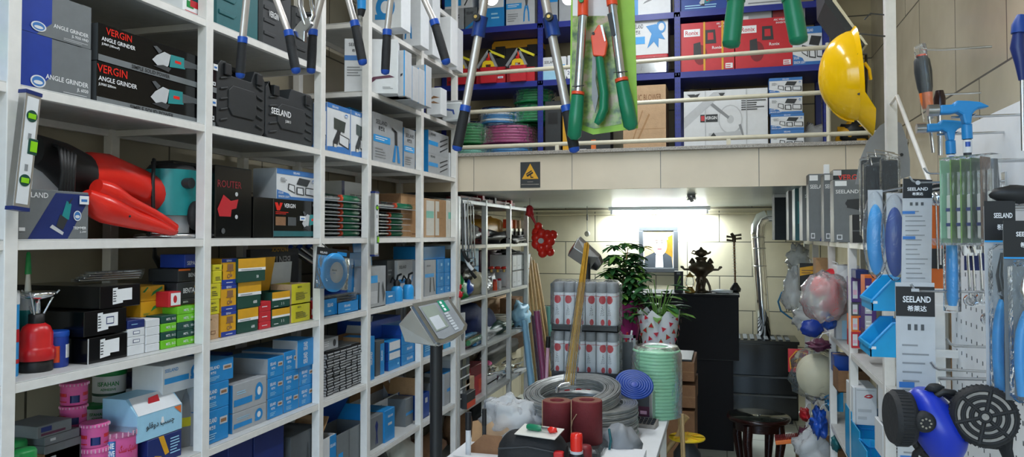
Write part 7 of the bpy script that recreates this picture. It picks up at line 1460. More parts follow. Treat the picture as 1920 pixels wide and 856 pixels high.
for i, (x, w_, m_) in enumerate(((880,30,'kraft2'),(915,30,'charcoal'),(950,30,'darkred'),(975,20,'black'))): blob('floor_bundle','dark bundle on the bottom grey shelf, %s' % ['leftmost','second','third, reddish','rightmost'][i],x,750+0*i,800,w_,.2,LX-.05,m_,'bundle',sd=40+i,wob=.4)
for i, (x, w_, m_) in enumerate(((715,60,'charcoal'),(770,60,'offwhite'),(820,50,'kraft2'))): blob('floor_bundle','wrapped bundle under the lowest visible shelf, %s' % ['black','white','brown'][i],x,815,870,w_,L6,LX-.06,m_,'bundle',sd=50+i,wob=.4)
# leaning planks, wrapped rolls and a broom behind the counter
for i in range(5):
    a = onY(993+4*i, 470+6*i, 6.55); b = onY(1018+10*i, 800, 6.35); r = empty('wooden_batten', 'pale wooden batten leaning at the end of the grey shelving, %s from the left' % ['first','second','third','fourth','fifth'][i], 'plank', (b.x-.05, 6.42+.03*i, 0), 0, 'leaning battens')
    d = Vector((a.x-b.x+.0, .12, a.z)); m = MB(); m.tube([Vector((0,0,0)), d], .017, 'palewood' if i % 2 else 'tan', 4); m.build('batten_shaft', r)
for i, (mm, x) in enumerate((('paleblue',1000),('plum',1008),('hosepink',1002),('seafoam',1014))):
    a = onY(x-4, 600-10*i, 6.2); b = onY(x+18, 820, 6.1); r = empty('film_roll', ['pale blue','dark plum','dusty pink','pale green'][i]+' plastic sheet roll leaning at the end of the grey shelving', 'roll', (b.x-.06+.062*i, 6.15-.05*i, 0)); MB().tube([Vector((0,0,0)), Vector((a.x-b.x, .05, a.z))], [.03,.026], mm, 12).build('sheet_roll', r); MB().tube([Vector((0,0,0)), Vector((a.x-b.x, .05, a.z+.01))], [.034,.03], 'film', 12).build('film_sleeve', r)
a = onY(1028, 630, 5.2); r = empty('broom_handle', 'pink broom handle with a black grip standing behind the counter', 'broom', (onY(1018,740,5.2).x, 5.2, 0)); d = Vector((a.x-r.location.x, 0, a.z))
MB().cyl((0,0,.1), d*.93, .0125, 'palepink', n=12).build('stick', r); MB().cyl(d*.92, d, .016, 'black', n=12).build('grip', r); MB().box(-.15,.15,-.03,.03,0,.1,'pink').build('brush_head', r)
# ================================================================ right-hand side
def AY(x): return onX(x, 442, .562).y
RX_ = .55
# white shelving unit, waist-high to eye level
shelf_r = shelving('white steel shelving along the right wall, top board level with the eye', RX_, [2.35, 3.0, 3.79, 4.5, 5.27, 5.83], [.24, .665, 1.16, 1.67], 1.67, .41, 'white_paint', name='shelving_unit', right=True)
# taller front post carrying the helmet and hooks
r = empty('display_post', 'tall white square post rising in front of the right-hand wall', 'post', (RX_+.004, 2.93, 1.671)); MB().box(-.0,.036,-.018,.018,0,ZC-1.671,'white_paint').build('post_shaft', r, bevel=.002)
a = onX(1636, 55, RX_); MB().tube([(0,0,a.z-1.671),(-.05,-.03,a.z-1.671),(-.07,-.03,a.z-1.671-.02)], .0025, 'dark_steel', 6).build('wire_hook', r)
# yellow hard hat
Yh = 2.72; c = onY(1592, 145, Yh); q = zq_ = 1/1400*(-c.x*sin(TH)+Yh*cos(TH))
r = empty('hard_hat', 'glossy yellow hard hat hanging on its side from the tall white post', 'helmet', c)
m = MB(); rings = []; n = 28
# dome axis points left (-X), opening to the right; brim peak points down-right
for k in range(12):
    t = k/11*pi/2; x = -62*q*sin(t)+8*q; s = cos(t)
    rings.append([Vector((x+6*q*(1-sin(t))*(-sin(2*pi*j/n)), 68*q*s*cos(2*pi*j/n)*.85, 84*q*s*sin(2*pi*j/n)+2*q)) for j in range(n)])
rings.reverse(); m.ring(rings, 'helmetyellow'); 
m.tube([Vector((8*q-56*q*sin(t), 0, 85*q*cos(t)+2*q)) for t in [pi*i/14 for i in range(15)]], [2*q]*15, 'helmetyellow', 8)
m.build('helmet_shell', r)
m = MB(); rr = []
for s_ in (1.0, 1.08, 1.12):
    rr.append([Vector((8*q+(s_-1)*60*q-6*q*sin(2*pi*j/n)+(18*q*(s_-1)/.12 if sin(2*pi*j/n) < -.5 else 0), 68*q*.85*s_*cos(2*pi*j/n), (84*q*s_+(20*q*(s_-1)/.12 if sin(2*pi*j/n) < -.6 else 0))*sin(2*pi*j/n)+2*q)) for j in range(n)])
m.ring(rr, 'helmetyellow', cap=False); m.build('brim', r)
m = MB(); m.tube([(22*q,-30*q,20*q),(30*q,-28*q,8*q),(34*q,-20*q,-10*q)], 3*q, 'helmetyellow', 8); m.build('strap_lug', r)
m = MB(); m.tube([(8*q,-55*q,30*q),(28*q,-10*q,40*q),(30*q,0,0),(26*q,-10*q,-50*q),(8*q,-50*q,-40*q)], 2.5*q, 'black', 6); m.build('suspension_strap', r)
MB().tube([(14*q, 0, 80*q), (30*q, .1, 95*q), (onX(1645,50,RX_).x-c.x, 2.9-Yh, 98*q)], .003, 'dark_steel', 6).build('hanging_hook', r)
# slanting dark-edged board upper right and sloping strip
r = empty('slanted_board', 'dark board with a pale edge slanting down at the top right', 'board', (.80, 3.35, ZC-.0)); a = onY(1590, 0, 3.35)-r.location; b = onY(1622, 84, 3.35)-r.location
m = MB(); m.prism([(a.x-.08,0),(a.x-.06,a.z),(b.x,b.z),(b.x-.03,b.z-.002),(a.x-.09,a.z),(a.x-.11,0)], 0, .28, 'charcoal2'); m.prism([(a.x-.08,-.0),(a.x-.06,a.z),(b.x,b.z),(b.x+.01,b.z),(a.x-.045,a.z),(a.x-.06,0)], -.003, .283, 'cream'); m.build('board_body', r)
# cases and cartons on the top board
ZT = 1.671
def rb(name, label, x0, x1, yt, Y, D, bc, ops, z=ZT, **k): return yc(name, label, x0, x1, yt, z, Y, D, bc, ops, **k)
GS = [('p','f',[(.45,0),(1,0),(1,.5)],'navy'),('t','f',SL,.06,.78,.06,'white',.8),('r','f',.08,.04,.25,.12,'cardwhite'),('r','f',.11,.055,.22,.105,'boxgrey'),('r','f',.04,.9,.4,.98,'white')]
rb('dark_carton','dark navy upright carton at the far end of the top board',1452,1570,363,5.55,.3,'suit',[('r','f',.0,.92,.4,.99,'cardwhite')])
rb('grey_carton','grey upright carton left of the teal case',1478,1580,350,5.2,.2,'boxgrey',[('r','f',.1,.9,.9,.97,'white')])
rb('teal_case','teal plastic case standing between grey cartons',1490,1590,346,4.95,.2,'tealdark',[('r','f',.05,.3,.1,.7,'teal')],cat='case')
rb('grey_carton','grey carton with a jagged dark edge, right of the teal case',1504,1590,348,4.7,.2,'boxgrey',GS[1:2]+[('r','f',.15,0,.2,1,'black')])
rb('tool_carton','tall grey carton with a navy corner, behind the overlapping pair',1516,1560,326,4.45,.12,'boxgrey',GS,side='charcoal')
rb('tool_carton','tall grey carton in the middle, half covered by the next',1544,1590,325,4.2,.12,'boxgrey',GS,side='charcoal')
rb('black_carton','black carton with red lettering behind the nearest grey carton',1562,1625,318,3.98,.12,'black_gloss',[('t','f','VERGIN',.15,.85,.08,'brightred',.8),('r','f',0,.92,.25,.99,'cardwhite')])
rb('tool_carton','nearest wide grey carton with a black chuck picture',1563,1625,337,3.8,.12,'boxgrey',GS+[('e','f',.55,.62,.2,.06,'charcoal'),('p','f',[(.4,.55),(.9,.5),(.95,.7),(.4,.68)],'charcoal')],side='charcoal')
rb('white_box','small white plug-in box standing on the grey cartons',1545,1556,308,4.25,.03,'white',[],z=onY(1545,327,4.2).z+.004)
c = onY(1551, 308, 4.26); 
rb('black_box','short black box on the top board before the grey cartons',1598,1630,402,3.45,.08,'black',[('r','f',0,.4,1,.45,'darkgrey')])
# big grey trowel blade behind the post
r = empty('trowel_plate', 'large grey rounded steel blade hanging behind the tall white post', 'plate', onY(1652, 270, 3.1)); k = lambda x, y: (onY(x,y,3.1).x-r.location.x, onY(x,y,3.1).z-r.location.z)
m = MB(); m.prism([k(*p_) for p_ in ((1604,345),(1612,300),(1626,265),(1650,235),(1672,222),(1690,232),(1700,262),(1706,300),(1706,330),(1660,345))], -.003, .003, 'grey'); m.build('plate_sheet', r); MB().cyl((k(1690,290)[0],-.006,k(1690,290)[1]),(k(1690,290)[0],-.003,k(1690,290)[1]), .006, 'black').build('bolt_hole', r)
MB().tube([(k(1675,222)[0],0,k(1675,222)[1]),(.02,.0,.15),(.0,-.1,.17)], .003, 'dark_steel', 6).build('hanging_wire', r)
# sloping white strip
a = onY(1682, 180, 2.75); b = onY(1745, 345, 2.35); r = empty('sloping_strip', 'white painted angle strip sloping down behind the hammers', 'strip', b); MB().cyl((0,0,0), a-b, .007, 'white_paint', n=6).build('strip_body', r); MB().cyl(a-b, (RX_+.02-b.x, 2.93-b.y, a.z-b.z), .005, 'white_paint', n=6).build('strip_arm', r)
# chains in clear packs
for i, (x, y0, y1) in enumerate(((1633,300,440),(1648,295,445),(1640,310,430),(1672,300,360))):
    a = onY(x, y0, 2.75-.04*i); b = onY(x-3, y1, 2.75-.04*i); r = empty('abrasive_strip_pack', 'black abrasive pack in crinkled clear film beside the tall post, '+['left','middle','front','right of the post'][i], 'pack', b, 0, 'black film wrapped packs'); d = a-b
    MB().box(-.022,.022,-.012,.012,0,d.z,'rubber').build('black_refill', r, bevel=.004); MB().cbox(-.028,.028,-.018,.018,-.005,d.z+.01,'film',.006).build('clear_film', r)
    MB().tube([(0,0,d.z),(.0,.03,d.z+.03),(RX_+.02-b.x,.16,d.z+.03)], .002, 'steel', 5).build('hook', r)
# ---- pegboard with hooks
PX = .60
r = empty('pegboard', 'white perforated display board on the right, brown edge on its far side', 'board', (PX, 1.2, .3)); D_ = 2.33-1.2
m = MB(); m.box(0, .012, 0, D_, 0, 1.985-.3, 'white'); MB().box(-.0015, .013, D_, D_+.008, 0, 1.985-.3, 'wood').build('board_edge', r)
for i in range(26):
    for j in range(30):
        y = .03+.042*i; z = .25+.042*j; m.box(-.0008, 0, y-.0022, y+.0022, z-.005, z+.005, 'darkgrey')
m.build('board_panel', r)
for x in (0, ): 
    for y in (.02, D_-.06): MB().box(.012, .04, y, y+.03, -.3, 1.985-.3, 'white_paint').build('board_leg', r)
def hook(parent_label, x, y, Y, L=None):
    """peg hook from the board reaching out to a hanging point in plane Y"""
    p = onY(x, y, Y); r = empty('peg_hook', parent_label, 'hook', (PX, Y, p.z)); 
    MB().tube([(0,0,.0),(p.x-PX,0,0),(p.x-PX-.008,0,.004),(p.x-PX-.014,0,.014)], .0028, 'steel', 8).build('hook_wire', r); MB().box(-.004,0,-.012,.012,-.02,.02,'steel').build('hook_plate', r); return p
hook('steel peg hook holding the upper bundle of printed cards', 1718, 342, 1.9); hook('steel peg hook holding the lower printed card', 1722, 545, 1.72); hook('steel double peg hook holding the clear tool packs', 1745, 325, 1.98)
hook('empty steel peg hook beside the lower printed card', 1790, 648, 1.72); hook('empty steel peg hook above the respirator', 1760, 692, 1.66)
# printed cards
def card(label, x0, x1, y0, y1, Y, dx=0, grp=None):
    a = onY(x0, y1, Y); b = onY(x1, y0, Y); W_, H_ = b.x-a.x, b.z-a.z; r = empty('product_card', label, 'card', a, 0, grp)
    m = MB(); m.prism([(0,0),(W_*.93,0),(W_,H_*.98),(W_*.1,H_)] if dx == 0 else [(0,0),(W_,0),(W_,H_),(0,H_)], 0, .004, 'lightgrey'); 
    t = .81 if dx == 0 else .83
    m.prism([(W_*(.1*t if dx == 0 else 0),H_*t),(W_*(.93+.07*t if dx == 0 else 1),H_*t),(W_,H_*.98),(W_*.1 if dx == 0 else 0,H_*(1 if dx == 0 else .98))], -.001, 0, 'black')
    m.text(SL, (W_*.54,-.0015,H_*(t+.07)), (1,0,0),(0,0,1), H_*.032, 'white', W_*.72, off=.02, align='c'); m.text(CN, (W_*.54,-.0015,H_*(t+.025)), (1,0,0),(0,0,1), H_*.03, 'white', W_*.5, off=.02, align='c')
    for v in ((.66,.42) if dx == 0 else (.47,.1)): m.box(W_*.06, W_*.45, -.0012, 0, H_*v, H_*(v+.028), 'midblue')
    for q_ in range(16):
        v = .05+.045*q_
        if v < t-.12: m.box(W_*.15, W_*(.5+.35*random.random()), -.001, 0, H_*v, H_*(v+.008), 'grey')
    for q_ in range(3): m.box(W_*(.3+.17*q_), W_*(.38+.17*q_), -.001, 0, H_*(t-.07), H_*(t-.04), 'darkgrey')
    m.build('printed_card', r); return r, W_, H_
r, W_, H_ = card('slim grey and black printed tool card hanging on the upper hook', 1690, 1748, 333, 531, 1.9)
MB().cyl((W_*.55,-.003,H_*.955),(W_*.55,-.002,H_*.955), .005, 'lightgrey').build('hang_hole', r)
r, W_, H_ = card('long grey and black printed tool card hanging on the lower hook', 1684, 1752, 530, 900, 1.72, 1)
MB().box(W_*.4,W_*.6,-.003,-.001,H_*.955,H_*.97,'lightgrey').build('hang_slot', r)
r, W_, H_ = card('second grey card at the bottom edge behind the respirator filter', 1705, 1765, 815, 1010, 1.9, 1); MB().tube([(W_*.5,.002,H_*.95),(PX-r.location.x,.002,H_*.95)], .003, 'steel', 6).build('peg_hook', r)
# blue round tools in blister packs left of cards
for i, (x, y0, y1, w_, Y, mm) in enumerate(((1642,352,518,44,2.05,'blue2'),(1678,358,522,48,2.0,'deepblue'))):
    a = onY(x-w_/2, y1, Y); b = onY(x+w_/2, y0, Y); r = empty('blister_tool', 'blue handled tool in a clear blister, '+['left of the printed card, lighter','directly behind the printed card, darker'][i], 'tool', ((a.x+b.x)/2, Y, a.z), 0, 'blue blister tools'); W_, H_ = b.x-a.x, b.z-a.z
    MB().ball((0,0,H_*.42), 1, mm, 18, 12, W_*.38, .012, H_*.4).build('blue_body', r); MB().ball((0,0,H_*.47), 1, 'blister', 18, 12, W_*.55, .022, H_*.5).build('clear_blister', r)
    MB().box(-W_*.3,W_*.3,-.0,.002,H_*.05,H_*.98,'lightgrey').build('backing_card', r); MB().tube([(0,.01,H_*.95),(.06,.02,H_*1.0),(.12,.02,H_*1.05),(PX-r.location.x,.02,H_*1.05)], .0028, 'steel', 6).build('peg_hook', r)
# orange pack behind
a = onY(1735, 540, 2.1); r = empty('orange_pack', 'orange and black glove pack hanging behind the printed cards', 'pack', a); 
m = MB(); m.box(0,.05,0,.006,0,.22,'orange'); m.box(.005,.045,-.001,0,.05,.1,'charcoal'); m.prism([(.0,.22),(.05,.22),(.05,.27),(.02,.26)],0,.006,'black'); m.build('pack_body', r); MB().tube([(.03,.003,.25),(.08,.003,.27),(PX-a.x,.003,.27)], .0025, 'steel', 6).build('peg_hook', r)
for i in range(4):
    a = onY(1748+5*i, 520-i*8, 2.16-.03*i); r = empty('combination_spanner', 'shiny spanner hanging behind the cards, %s' % ['first','second','third','fourth'][i], 'spanner', a, 0, 'spanners behind the cards'); b = onY(1738+8*i, 372, 2.16-.03*i)-a
    MB().tube([Vector((0,0,0)), b*.9], .006, 'chrome', 8, flat=.5).build('shank', r); MB().ball(b, .016, 'chrome', 10, 6, 1, .4, 1.2).build('ring_end', r); MB().tube([b+Vector((0,.008,0)),b+Vector((.05,.008,.02)),Vector((PX-a.x,.008,b.z+.02))], .002, 'steel', 5).build('peg_hook', r)
# hammers
def hammer(label, hx, hy, w_, Y, hl, Yt=0):
    """claw hammer with blue coated head; (hx,hy) head centre"""
    c = onY(hx, hy, Y); r = empty('claw_hammer', label, 'hammer', c); q = 1/1400*(-c.x*sin(TH)+Y*cos(TH)); s = w_/110
    k = lambda x, z: (x*q*s, z*q*s)
    m = MB(); m.prism([k(-32,10),(k(-8,10)),k(-2,18),k(22,16),k(40,13),k(58,3),k(36,-1),k(30,-6),k(26,-12),k(24,-32),k(12,-32),k(8,-12),k(0,-6),k(-10,-8),k(-32,-8)], -.013, .013, 'blue'); m.build('coated_head', r, bevel=.004)
    MB().cyl((-32*q*s,0,1*q*s),(-52*q*s,0,1*q*s), .0135*s*1.0, 'steel', n=18).build('striking_face', r)
    MB().tube([(18*q*s,0,-30*q*s),(19*q*s,0,-60*q*s)], .0105, 'blue', 12).build('neck_sleeve', r)
    MB().tube([(19*q*s,0,-56*q*s),(19*q*s,0,-hl*q*s)], .008, 'charcoal', 12).build('shaft', r)
    m = MB(); m.ring([[Vector((19*q*s+.0088*cos(R(a)), .0088*sin(R(a)), z*q*s)) for a in range(0,360,24)] for z in (-62,-88)], 'cardwhite', cap=False); m.ring([[Vector((19*q*s+.009*cos(R(a)), .009*sin(R(a)), z*q*s)) for a in range(-130,-50,16)] for z in (-66,-76)], 'royal', cap=False); m.build('printed_sticker', r)
    g_ = MB(); g_.tube([(19*q*s,0,-(hl-5)*q*s),(19*q*s,0,-(hl+20)*q*s),(17*q*s,0,-(hl+60)*q*s),(19*q*s,0,-(hl+75)*q*s)], [.012,.015,.013,.015], 'blue2', 14); g_.build('grip', r)
    MB().tube([(-5*q*s,.02,-12*q*s),(PX-c.x,.02,-12*q*s)], .003, 'steel', 6).build('peg_hook', r); MB().tube([(30*q*s,.02,-12*q*s),(30*q*s,-.02,-12*q*s),(30*q*s,.02,-12*q*s)], .003, 'steel', 6).build('peg_stop', r)
hammer('claw hammer with a blue head, right and higher one of the pair', 1793, 206, 102, 1.78, 100)
hammer('claw hammer with a blue head, left and lower one of the pair', 1765, 240, 90, 1.88, 110)
# chisel screwdriver in bag
a = onY(1742, 225, 1.95); b = onY(1727, 104, 1.95); r = empty('wood_chisel', 'chisel with a black and orange handle in a clear bag', 'chisel', a); d = b-a
MB().tube([d*.42,d*.5,d*.75,d*.93,d*.99], [.0135,.0165,.019,.017,.01], 'charcoal', 14).build('handle', r); MB().tube([d*.18,d*.3,d*.42], [.011,.0135,.0145], 'orange', 14).build('orange_ferrule', r); MB().tube([d*-.5,d*.18], [.009,.009], 'steel', 8, flat=.4).build('blade', r); MB().tube([d*.985,d*1.01], .011, 'orangered', 12).build('butt_cap', r)
MB().tube([d*.0,d*.6,d*1.15], [.028,.032,.03], 'blister', 8, flat=.4).build('clear_bag', r); MB().tube([d*1.1,d*1.1+Vector((.05,.02,0)),Vector((PX-a.x,.02,d.z*1.1))], .0028, 'steel', 6).build('peg_hook', r)
a = onY(1762, 200, 2.05); r = empty('dark_handled_tool', 'dark handled tool hanging behind the hammer heads', 'tool', a); MB().tube([(0,0,-.02),(0,0,.02),(0,0,.04)], [.012,.014,.009], 'darkwood', 12).build('handle', r); MB().tube([(0,0,-.02),(0,0,-.12)], .005, 'steel', 8).build('shank', r); MB().tube([(0,.0,.03),(PX-a.x,.0,.03)], .0025, 'steel', 6).build('peg_hook', r)
# upright clear tool packs (green cards)
for i in range(5):
    x0 = 1766+i*19; Y = 1.67-.012*i; a = onY(x0, 455 if i < 4 else 448, Y); b = onY(x0+24, 300-2*i, Y); W_, H_ = b.x-a.x, b.z-a.z
    r = empty('clear_tool_pack', 'narrow clear pack with a %s card and white handled tool, %s from the left' % (['pale green','green','green','dark green','brown'][i], ['first','second','third','fourth','fifth'][i]), 'pack', a, R(48), 'row of clear tool packs')
    m = MB(); m.box(0,.035,0,.0015,0,H_,['frostgreen','cardgreen','cardgreen','leafpale','kraft2'][i]); m.build('backing_card', r)
    m = MB(); m.box(.01,.026,-.014,-.004,H_*.05,H_*.58,'offwhite'); m.build('white_handle', r, bevel=.003); m = MB(); 
    for v in (.2,.38): m.box(.009,.027,-.0146,-.004,H_*v,H_*(v+.04),'navy')
    m.build('handle_band', r); MB().box(.015,.021,-.012,-.004,H_*.58,H_*.85,'steel').build('blade', r); MB().box(-.001,.036,-.02,.002,-.004,H_*1.03,'blister').build('clear_sleeve', r)
m = MB(); a = onY(1762, 460, 1.66); b = onY(1872, 448, 1.6); m.prism([(0,0),(b.x-a.x,0),(b.x-a.x+.01,.018),(-.004,.014)], -.04, .05, 'blister'); o = m.build('clear_tray', loc=a); tag(o, 'clear plastic tray under the row of clear tool packs', 'tray'); 
MB().tube([(b.x-a.x,.02,.01),(PX-a.x,.02,.02)], .003, 'steel', 6).build('peg_hook', o)
for i in range(2):
    a = onY(1855+7*i, 440-20*i, 1.74-.03*i); r = empty('dark_handled_tool', ['brown and black handled tool right of the clear packs','dark tool with a steel shank right of the clear packs'][i], 'tool', a, 0); h = onY(1855,300,1.74).z-a.z
    MB().tube([(0,0,h*.35),(0,0,h*.6),(0,0,h)], [.008,.013,.01], ['darkwood','dark_steel'][i], 12).build('handle', r); MB().tube([(0,0,-h*.4),(0,0,h*.35)], .005, 'steel', 8).build('shank', r); MB().tube([(0,.0,h*.98),(PX-a.x,.0,h*.98)], .0025, 'steel', 6).build('peg_hook', r)
# blue grip and spanners below
a = onY(1786, 577, 1.72); r = empty('blue_handled_tool', 'wide blue plastic handle in clear wrap under the clear tool packs', 'tool', a); h = onY(1786,458,1.72).z-a.z
MB().tube([(0,0,.005),(0,0,.02),(0,0,h*.5),(0,0,h)], [.012,.017,.0175,.016], 'blue2', 16, flat=.6).build('handle', r); m = MB(); m.box(-.007,.005,-.0125,-.0105,h*.45,h*.78,'white'); m.build('white_print', r); MB().tube([(0,0,-.006),(0,0,h*1.02)], .022, 'blister', 10, flat=.7).build('clear_wrap', r); MB().tube([(0,.0,h),(.02,0,h+.01),(PX-a.x,.0,h+.01)], .003, 'steel', 6).build('peg_hook', r)
def spanner(label, x, y0, y1, Y, w_=.006, ring=.013, grp='spanners on the pegboard'):
    a = onY(x, y1, Y); b = onY(x-6, y0, Y); d = b-a; r = empty('combination_spanner', label, 'spanner', a, 0, grp)
    MB().tube([d*.06, d*.95], [w_, w_*.9], 'chrome', 10, flat=.5).build('shank', r)
    m = MB(); m.ring([[Vector((ring*s_*cos(2*pi*i/18), yy, ring*s_*sin(2*pi*i/18))) for i in range(18)] for s_, yy in ((1,-.005),(1,.005),(.55,.005),(.55,-.005),(1,-.005))], 'chrome', cap=False); m.build('ring_end', r)
    m = MB(); m.prism([(d.x-.008,d.z-.01),(d.x+.008,d.z-.01),(d.x+.014,d.z+.012),(d.x+.005,d.z+.014),(d.x,d.z+.003),(d.x-.005,d.z+.014),(d.x-.014,d.z+.012)], -.004, .004, 'chrome'); m.build('open_end', r)
    MB().tube([(d.x,.006,d.z),(PX-a.x,.006,d.z)], .0022, 'steel', 5).build('peg_hook', r)
for i, (x, y0, y1, Y) in enumerate(((1820,470,563,1.78),(1829,470,560,1.80),(1843,465,560,1.76),(1853,440,598,1.70),(1862,440,590,1.68))):
    spanner('chrome spanner on the pegboard, %s from the left' % ['first','second','third','fourth and longest','fifth'][i], x, y0, y1, Y)
a = onY(1808, 480, 1.8); r = empty('navy_card', 'navy header card of the spanner set under the clear tray', 'card', a); MB().box(0,.06,0,.002,-.03,.02,'navy').build('card_sheet', r); MB().tube([(.05,.002,.0),(PX-a.x,.002,.0)], .002, 'steel', 5).build('peg_hook', r)
# plier blister packs at the right edge
for i, (x0, x1, y0, y1, Y) in enumerate(((1852,1905,418,742,1.5),(1888,1960,452,750,1.42))):
    a = onY(x0, y1, Y); b = onY(x1, y0, Y); W_, H_ = b.x-a.x, b.z-a.z; r = empty('blister_pliers', 'blue handled pliers in a black topped blister, '+['left one at the right edge','cut by the right frame edge'][i], 'pliers', a, 0, 'blister packed pliers')
    MB().box(0,W_,.004,.006,0,H_*1.1,'boxgrey' if i else 'lightgrey').build('backing_card', r); m = MB(); m.box(0,W_,.002,.004,H_*.9,H_*1.13,'black'); m.box(0,W_,.0018,.004,H_*.89,H_*.9,'blue2'); m.text(SL,(W_*.3,.001,H_*1.03),(1,0,0),(0,0,1),H_*.03,'white',W_*.6,off=.02); m.text(CN,(W_*.4,.001,H_*.96),(1,0,0),(0,0,1),H_*.035,'white',W_*.4,off=.02); m.build('header_print', r)
    for s_ in (-1, 1):
        cx = W_*.5; MB().tube([(cx+s_*W_*.03,-.01,H_*.56),(cx+s_*W_*.2,-.012,H_*.45),(cx+s_*W_*.24,-.012,H_*.25),(cx+s_*W_*.17,-.01,H_*.04)], [.006,.0095,.0095,.008], 'blue2', 12).build('handle', r, sub=1)
        MB().tube([(cx+s_*W_*.05,-.01,H_*.52),(cx-s_*W_*.06,-.01,H_*.62),(cx-s_*W_*.14,-.01,H_*.7),(cx-s_*W_*.04,-.01,H_*.83)], [.006,.009,.008,.003], 'chrome' if i else 'dark_steel', 10, flat=.6).build('jaw', r)
    MB().cyl((W_*.5,-.02,H_*.6),(W_*.5,0,H_*.6), .007, 'steel').build('pivot', r); MB().cbox(W_*.03,W_*.97,-.026,.002,.0,H_*.88,'blister',.01).build('clear_blister', r)
    MB().tube([(W_*.6,.008,H_*1.08),(PX-a.x,.008,H_*1.08)], .003, 'steel', 6).build('peg_hook', r)
r = empty('black_strap_bundle', 'black folded strap above the blister packed pliers at the right edge', 'strap', onY(1900, 385, 1.5)); MB().ball((.01,.01,.02), .04, 'black', 16, 10, 1.1, .3, .4, .15, 3).build('strap_body', r); MB().tube([(0,.02,0),(PX-r.location.x,.02,0)], .003, 'steel', 6).build('peg_hook', r)
a = onY(1916, 150, 1.45); r = empty('blue_black_handle', 'blue and black turned handle tool cut by the right edge', 'tool', a); h = onY(1916,28,1.45).z-a.z
MB().tube([(0,0,0),(-.002,0,h*.25),(-.006,0,h*.5),(-.004,0,h*.75)], [.005,.008,.011,.008], 'navy', 14).build('handle', r); MB().tube([(-.003,0,h*.72),(-.002,0,h*.85),(0,0,h)], [.012,.012,.006], 'deepblue', 14).build('cap', r); MB().cyl((0,0,-.12),(0,0,0), .003, 'steel').build('shank', r); MB().tube([(0,.0,h*.7),(.03,0,h*.7),(PX-a.x,.0,h*.7)], .0025, 'steel', 6).build('support_wire', r); MB().cyl((PX-a.x,0,h*.7),(PX-a.x,0,-.1), .0025, 'steel', n=6).build('support_post', r)
# ---- respirator mask
Ym = 1.5; c = onY(1762, 790, Ym); q = 1/1400*(-c.x*sin(TH)+Ym*cos(TH)); r = empty('respirator_mask', 'blue rubber respirator with two black filter cartridges hanging at the lower right', 'respirator', c)
m = MB(); n = 24; rings = []
for (z, cx, wx, dy) in ((60,-25,16,.02),(54,-25,26,.035),(30,-18,38,.05),(2,-6,50,.06),(-28,2,46,.06),(-58,6,32,.045),(-80,8,14,.02)):
    rings.append([Vector(((cx+wx*cos(2*pi*j/n))*q, (dy*sin(2*pi*j/n))-.0, z*q)) for j in range(n)])
m.ring(rings, mat('respirator_blue', '1a35b4', .35, 0, .04)); m.build('face_piece', r, sub=1)
m = MB(); m.tube([Vector(((10+46*cos(t))*q, .05, (-20+66*sin(t))*q)) for t in [2*pi*i/20 for i in range(20)]], .008, 'black', 8, closed=True); m.build('face_seal', r)
def cart(cx, cz, rad, nx, name, grille):
    d = Vector(nx).normalized(); u, w_ = frame_of(d); o = Vector((cx*q, -.02, cz*q)); mm = MB(); pr = [(.5,.0),(.95,.004),(1,.012),(1,.03),(.93,.036),(.9,.038)]
    rg = []; rr_ = rad*q
    for a_, z_ in pr: rg.append([o+d*z_+u*a_*rr_*cos(2*pi*j/40)+w_*a_*rr_*sin(2*pi*j/40) for j in range(40)])
    mm.ring(rg, 'rubber'); 
    for k in range(44): a_ = 2*pi*k/44; p = o+u*rr_*1.0*cos(a_)+w_*rr_*1.0*sin(a_); mm.cyl(p+d*.012, p+d*.03, .0015, 'rubber', n=6)
    ob = mm.build(name, r)
    if grille:
        g1 = MB(); g1.ring([[o+d*.0384+u*.8*rr_*cos(2*pi*j/40)+w_*.8*rr_*sin(2*pi*j/40) for j in range(40)], [o+d*.0385+u*.01*rr_*cos(2*pi*j/40)+w_*.01*rr_*sin(2*pi*j/40) for j in range(40)]], 'stone', cap=False); g1.build('filter_pad', r)
        g2 = MB()
        for ra in (.85,.66,.6,.42,.36,.16): 
            g2.tube([o+d*.04+u*ra*rr_*cos(2*pi*j/32)+w_*ra*rr_*sin(2*pi*j/32) for j in range(32)], .0028, 'rubber', 6, closed=True)
        for k in range(6):
            a_ = 2*pi*k/6+.3; e = u*cos(a_)+w_*sin(a_); g2.tube([o+d*.04+e*.2*rr_, o+d*.04+e*.9*rr_], .0035, 'rubber', 6)
        for k in range(6):
            a_ = 2*pi*k/6; e = u*cos(a_)+w_*sin(a_); 
        g2.build('cartridge_grille', r)
cart(62, 22, 54, (-.12,-1,.12), 'right_cartridge', True); cart(-50, 8, 50, (-1,-.12,.0), 'left_cartridge', False)
m = MB(); m.lathe([(18*q,0),(19*q,.012),(15*q,.02),(12*q,.021)], 'rubber', 24, (-40*q,-.05,12*q), '-y'); m.build('exhale_valve', r)
m = MB(); 
for k in range(8): a_ = k*pi/4; m.cyl((-40*q+8*q*cos(a_),-.071,12*q+8*q*sin(a_)),(-40*q+8*q*cos(a_),-.073,12*q+8*q*sin(a_)), .002, 'steel', n=6)
m.build('valve_holes', r)
m = MB(); m.ball((-12*q,-.02,66*q), 10*q, 'rubber', 12, 8, 1.6, 1, .8, .3, 2); m.tube([(-15*q,-.02,50*q),(0,-.03,62*q),(20*q,-.02,58*q)], .006, 'black', 8); m.build('strap_buckle', r)
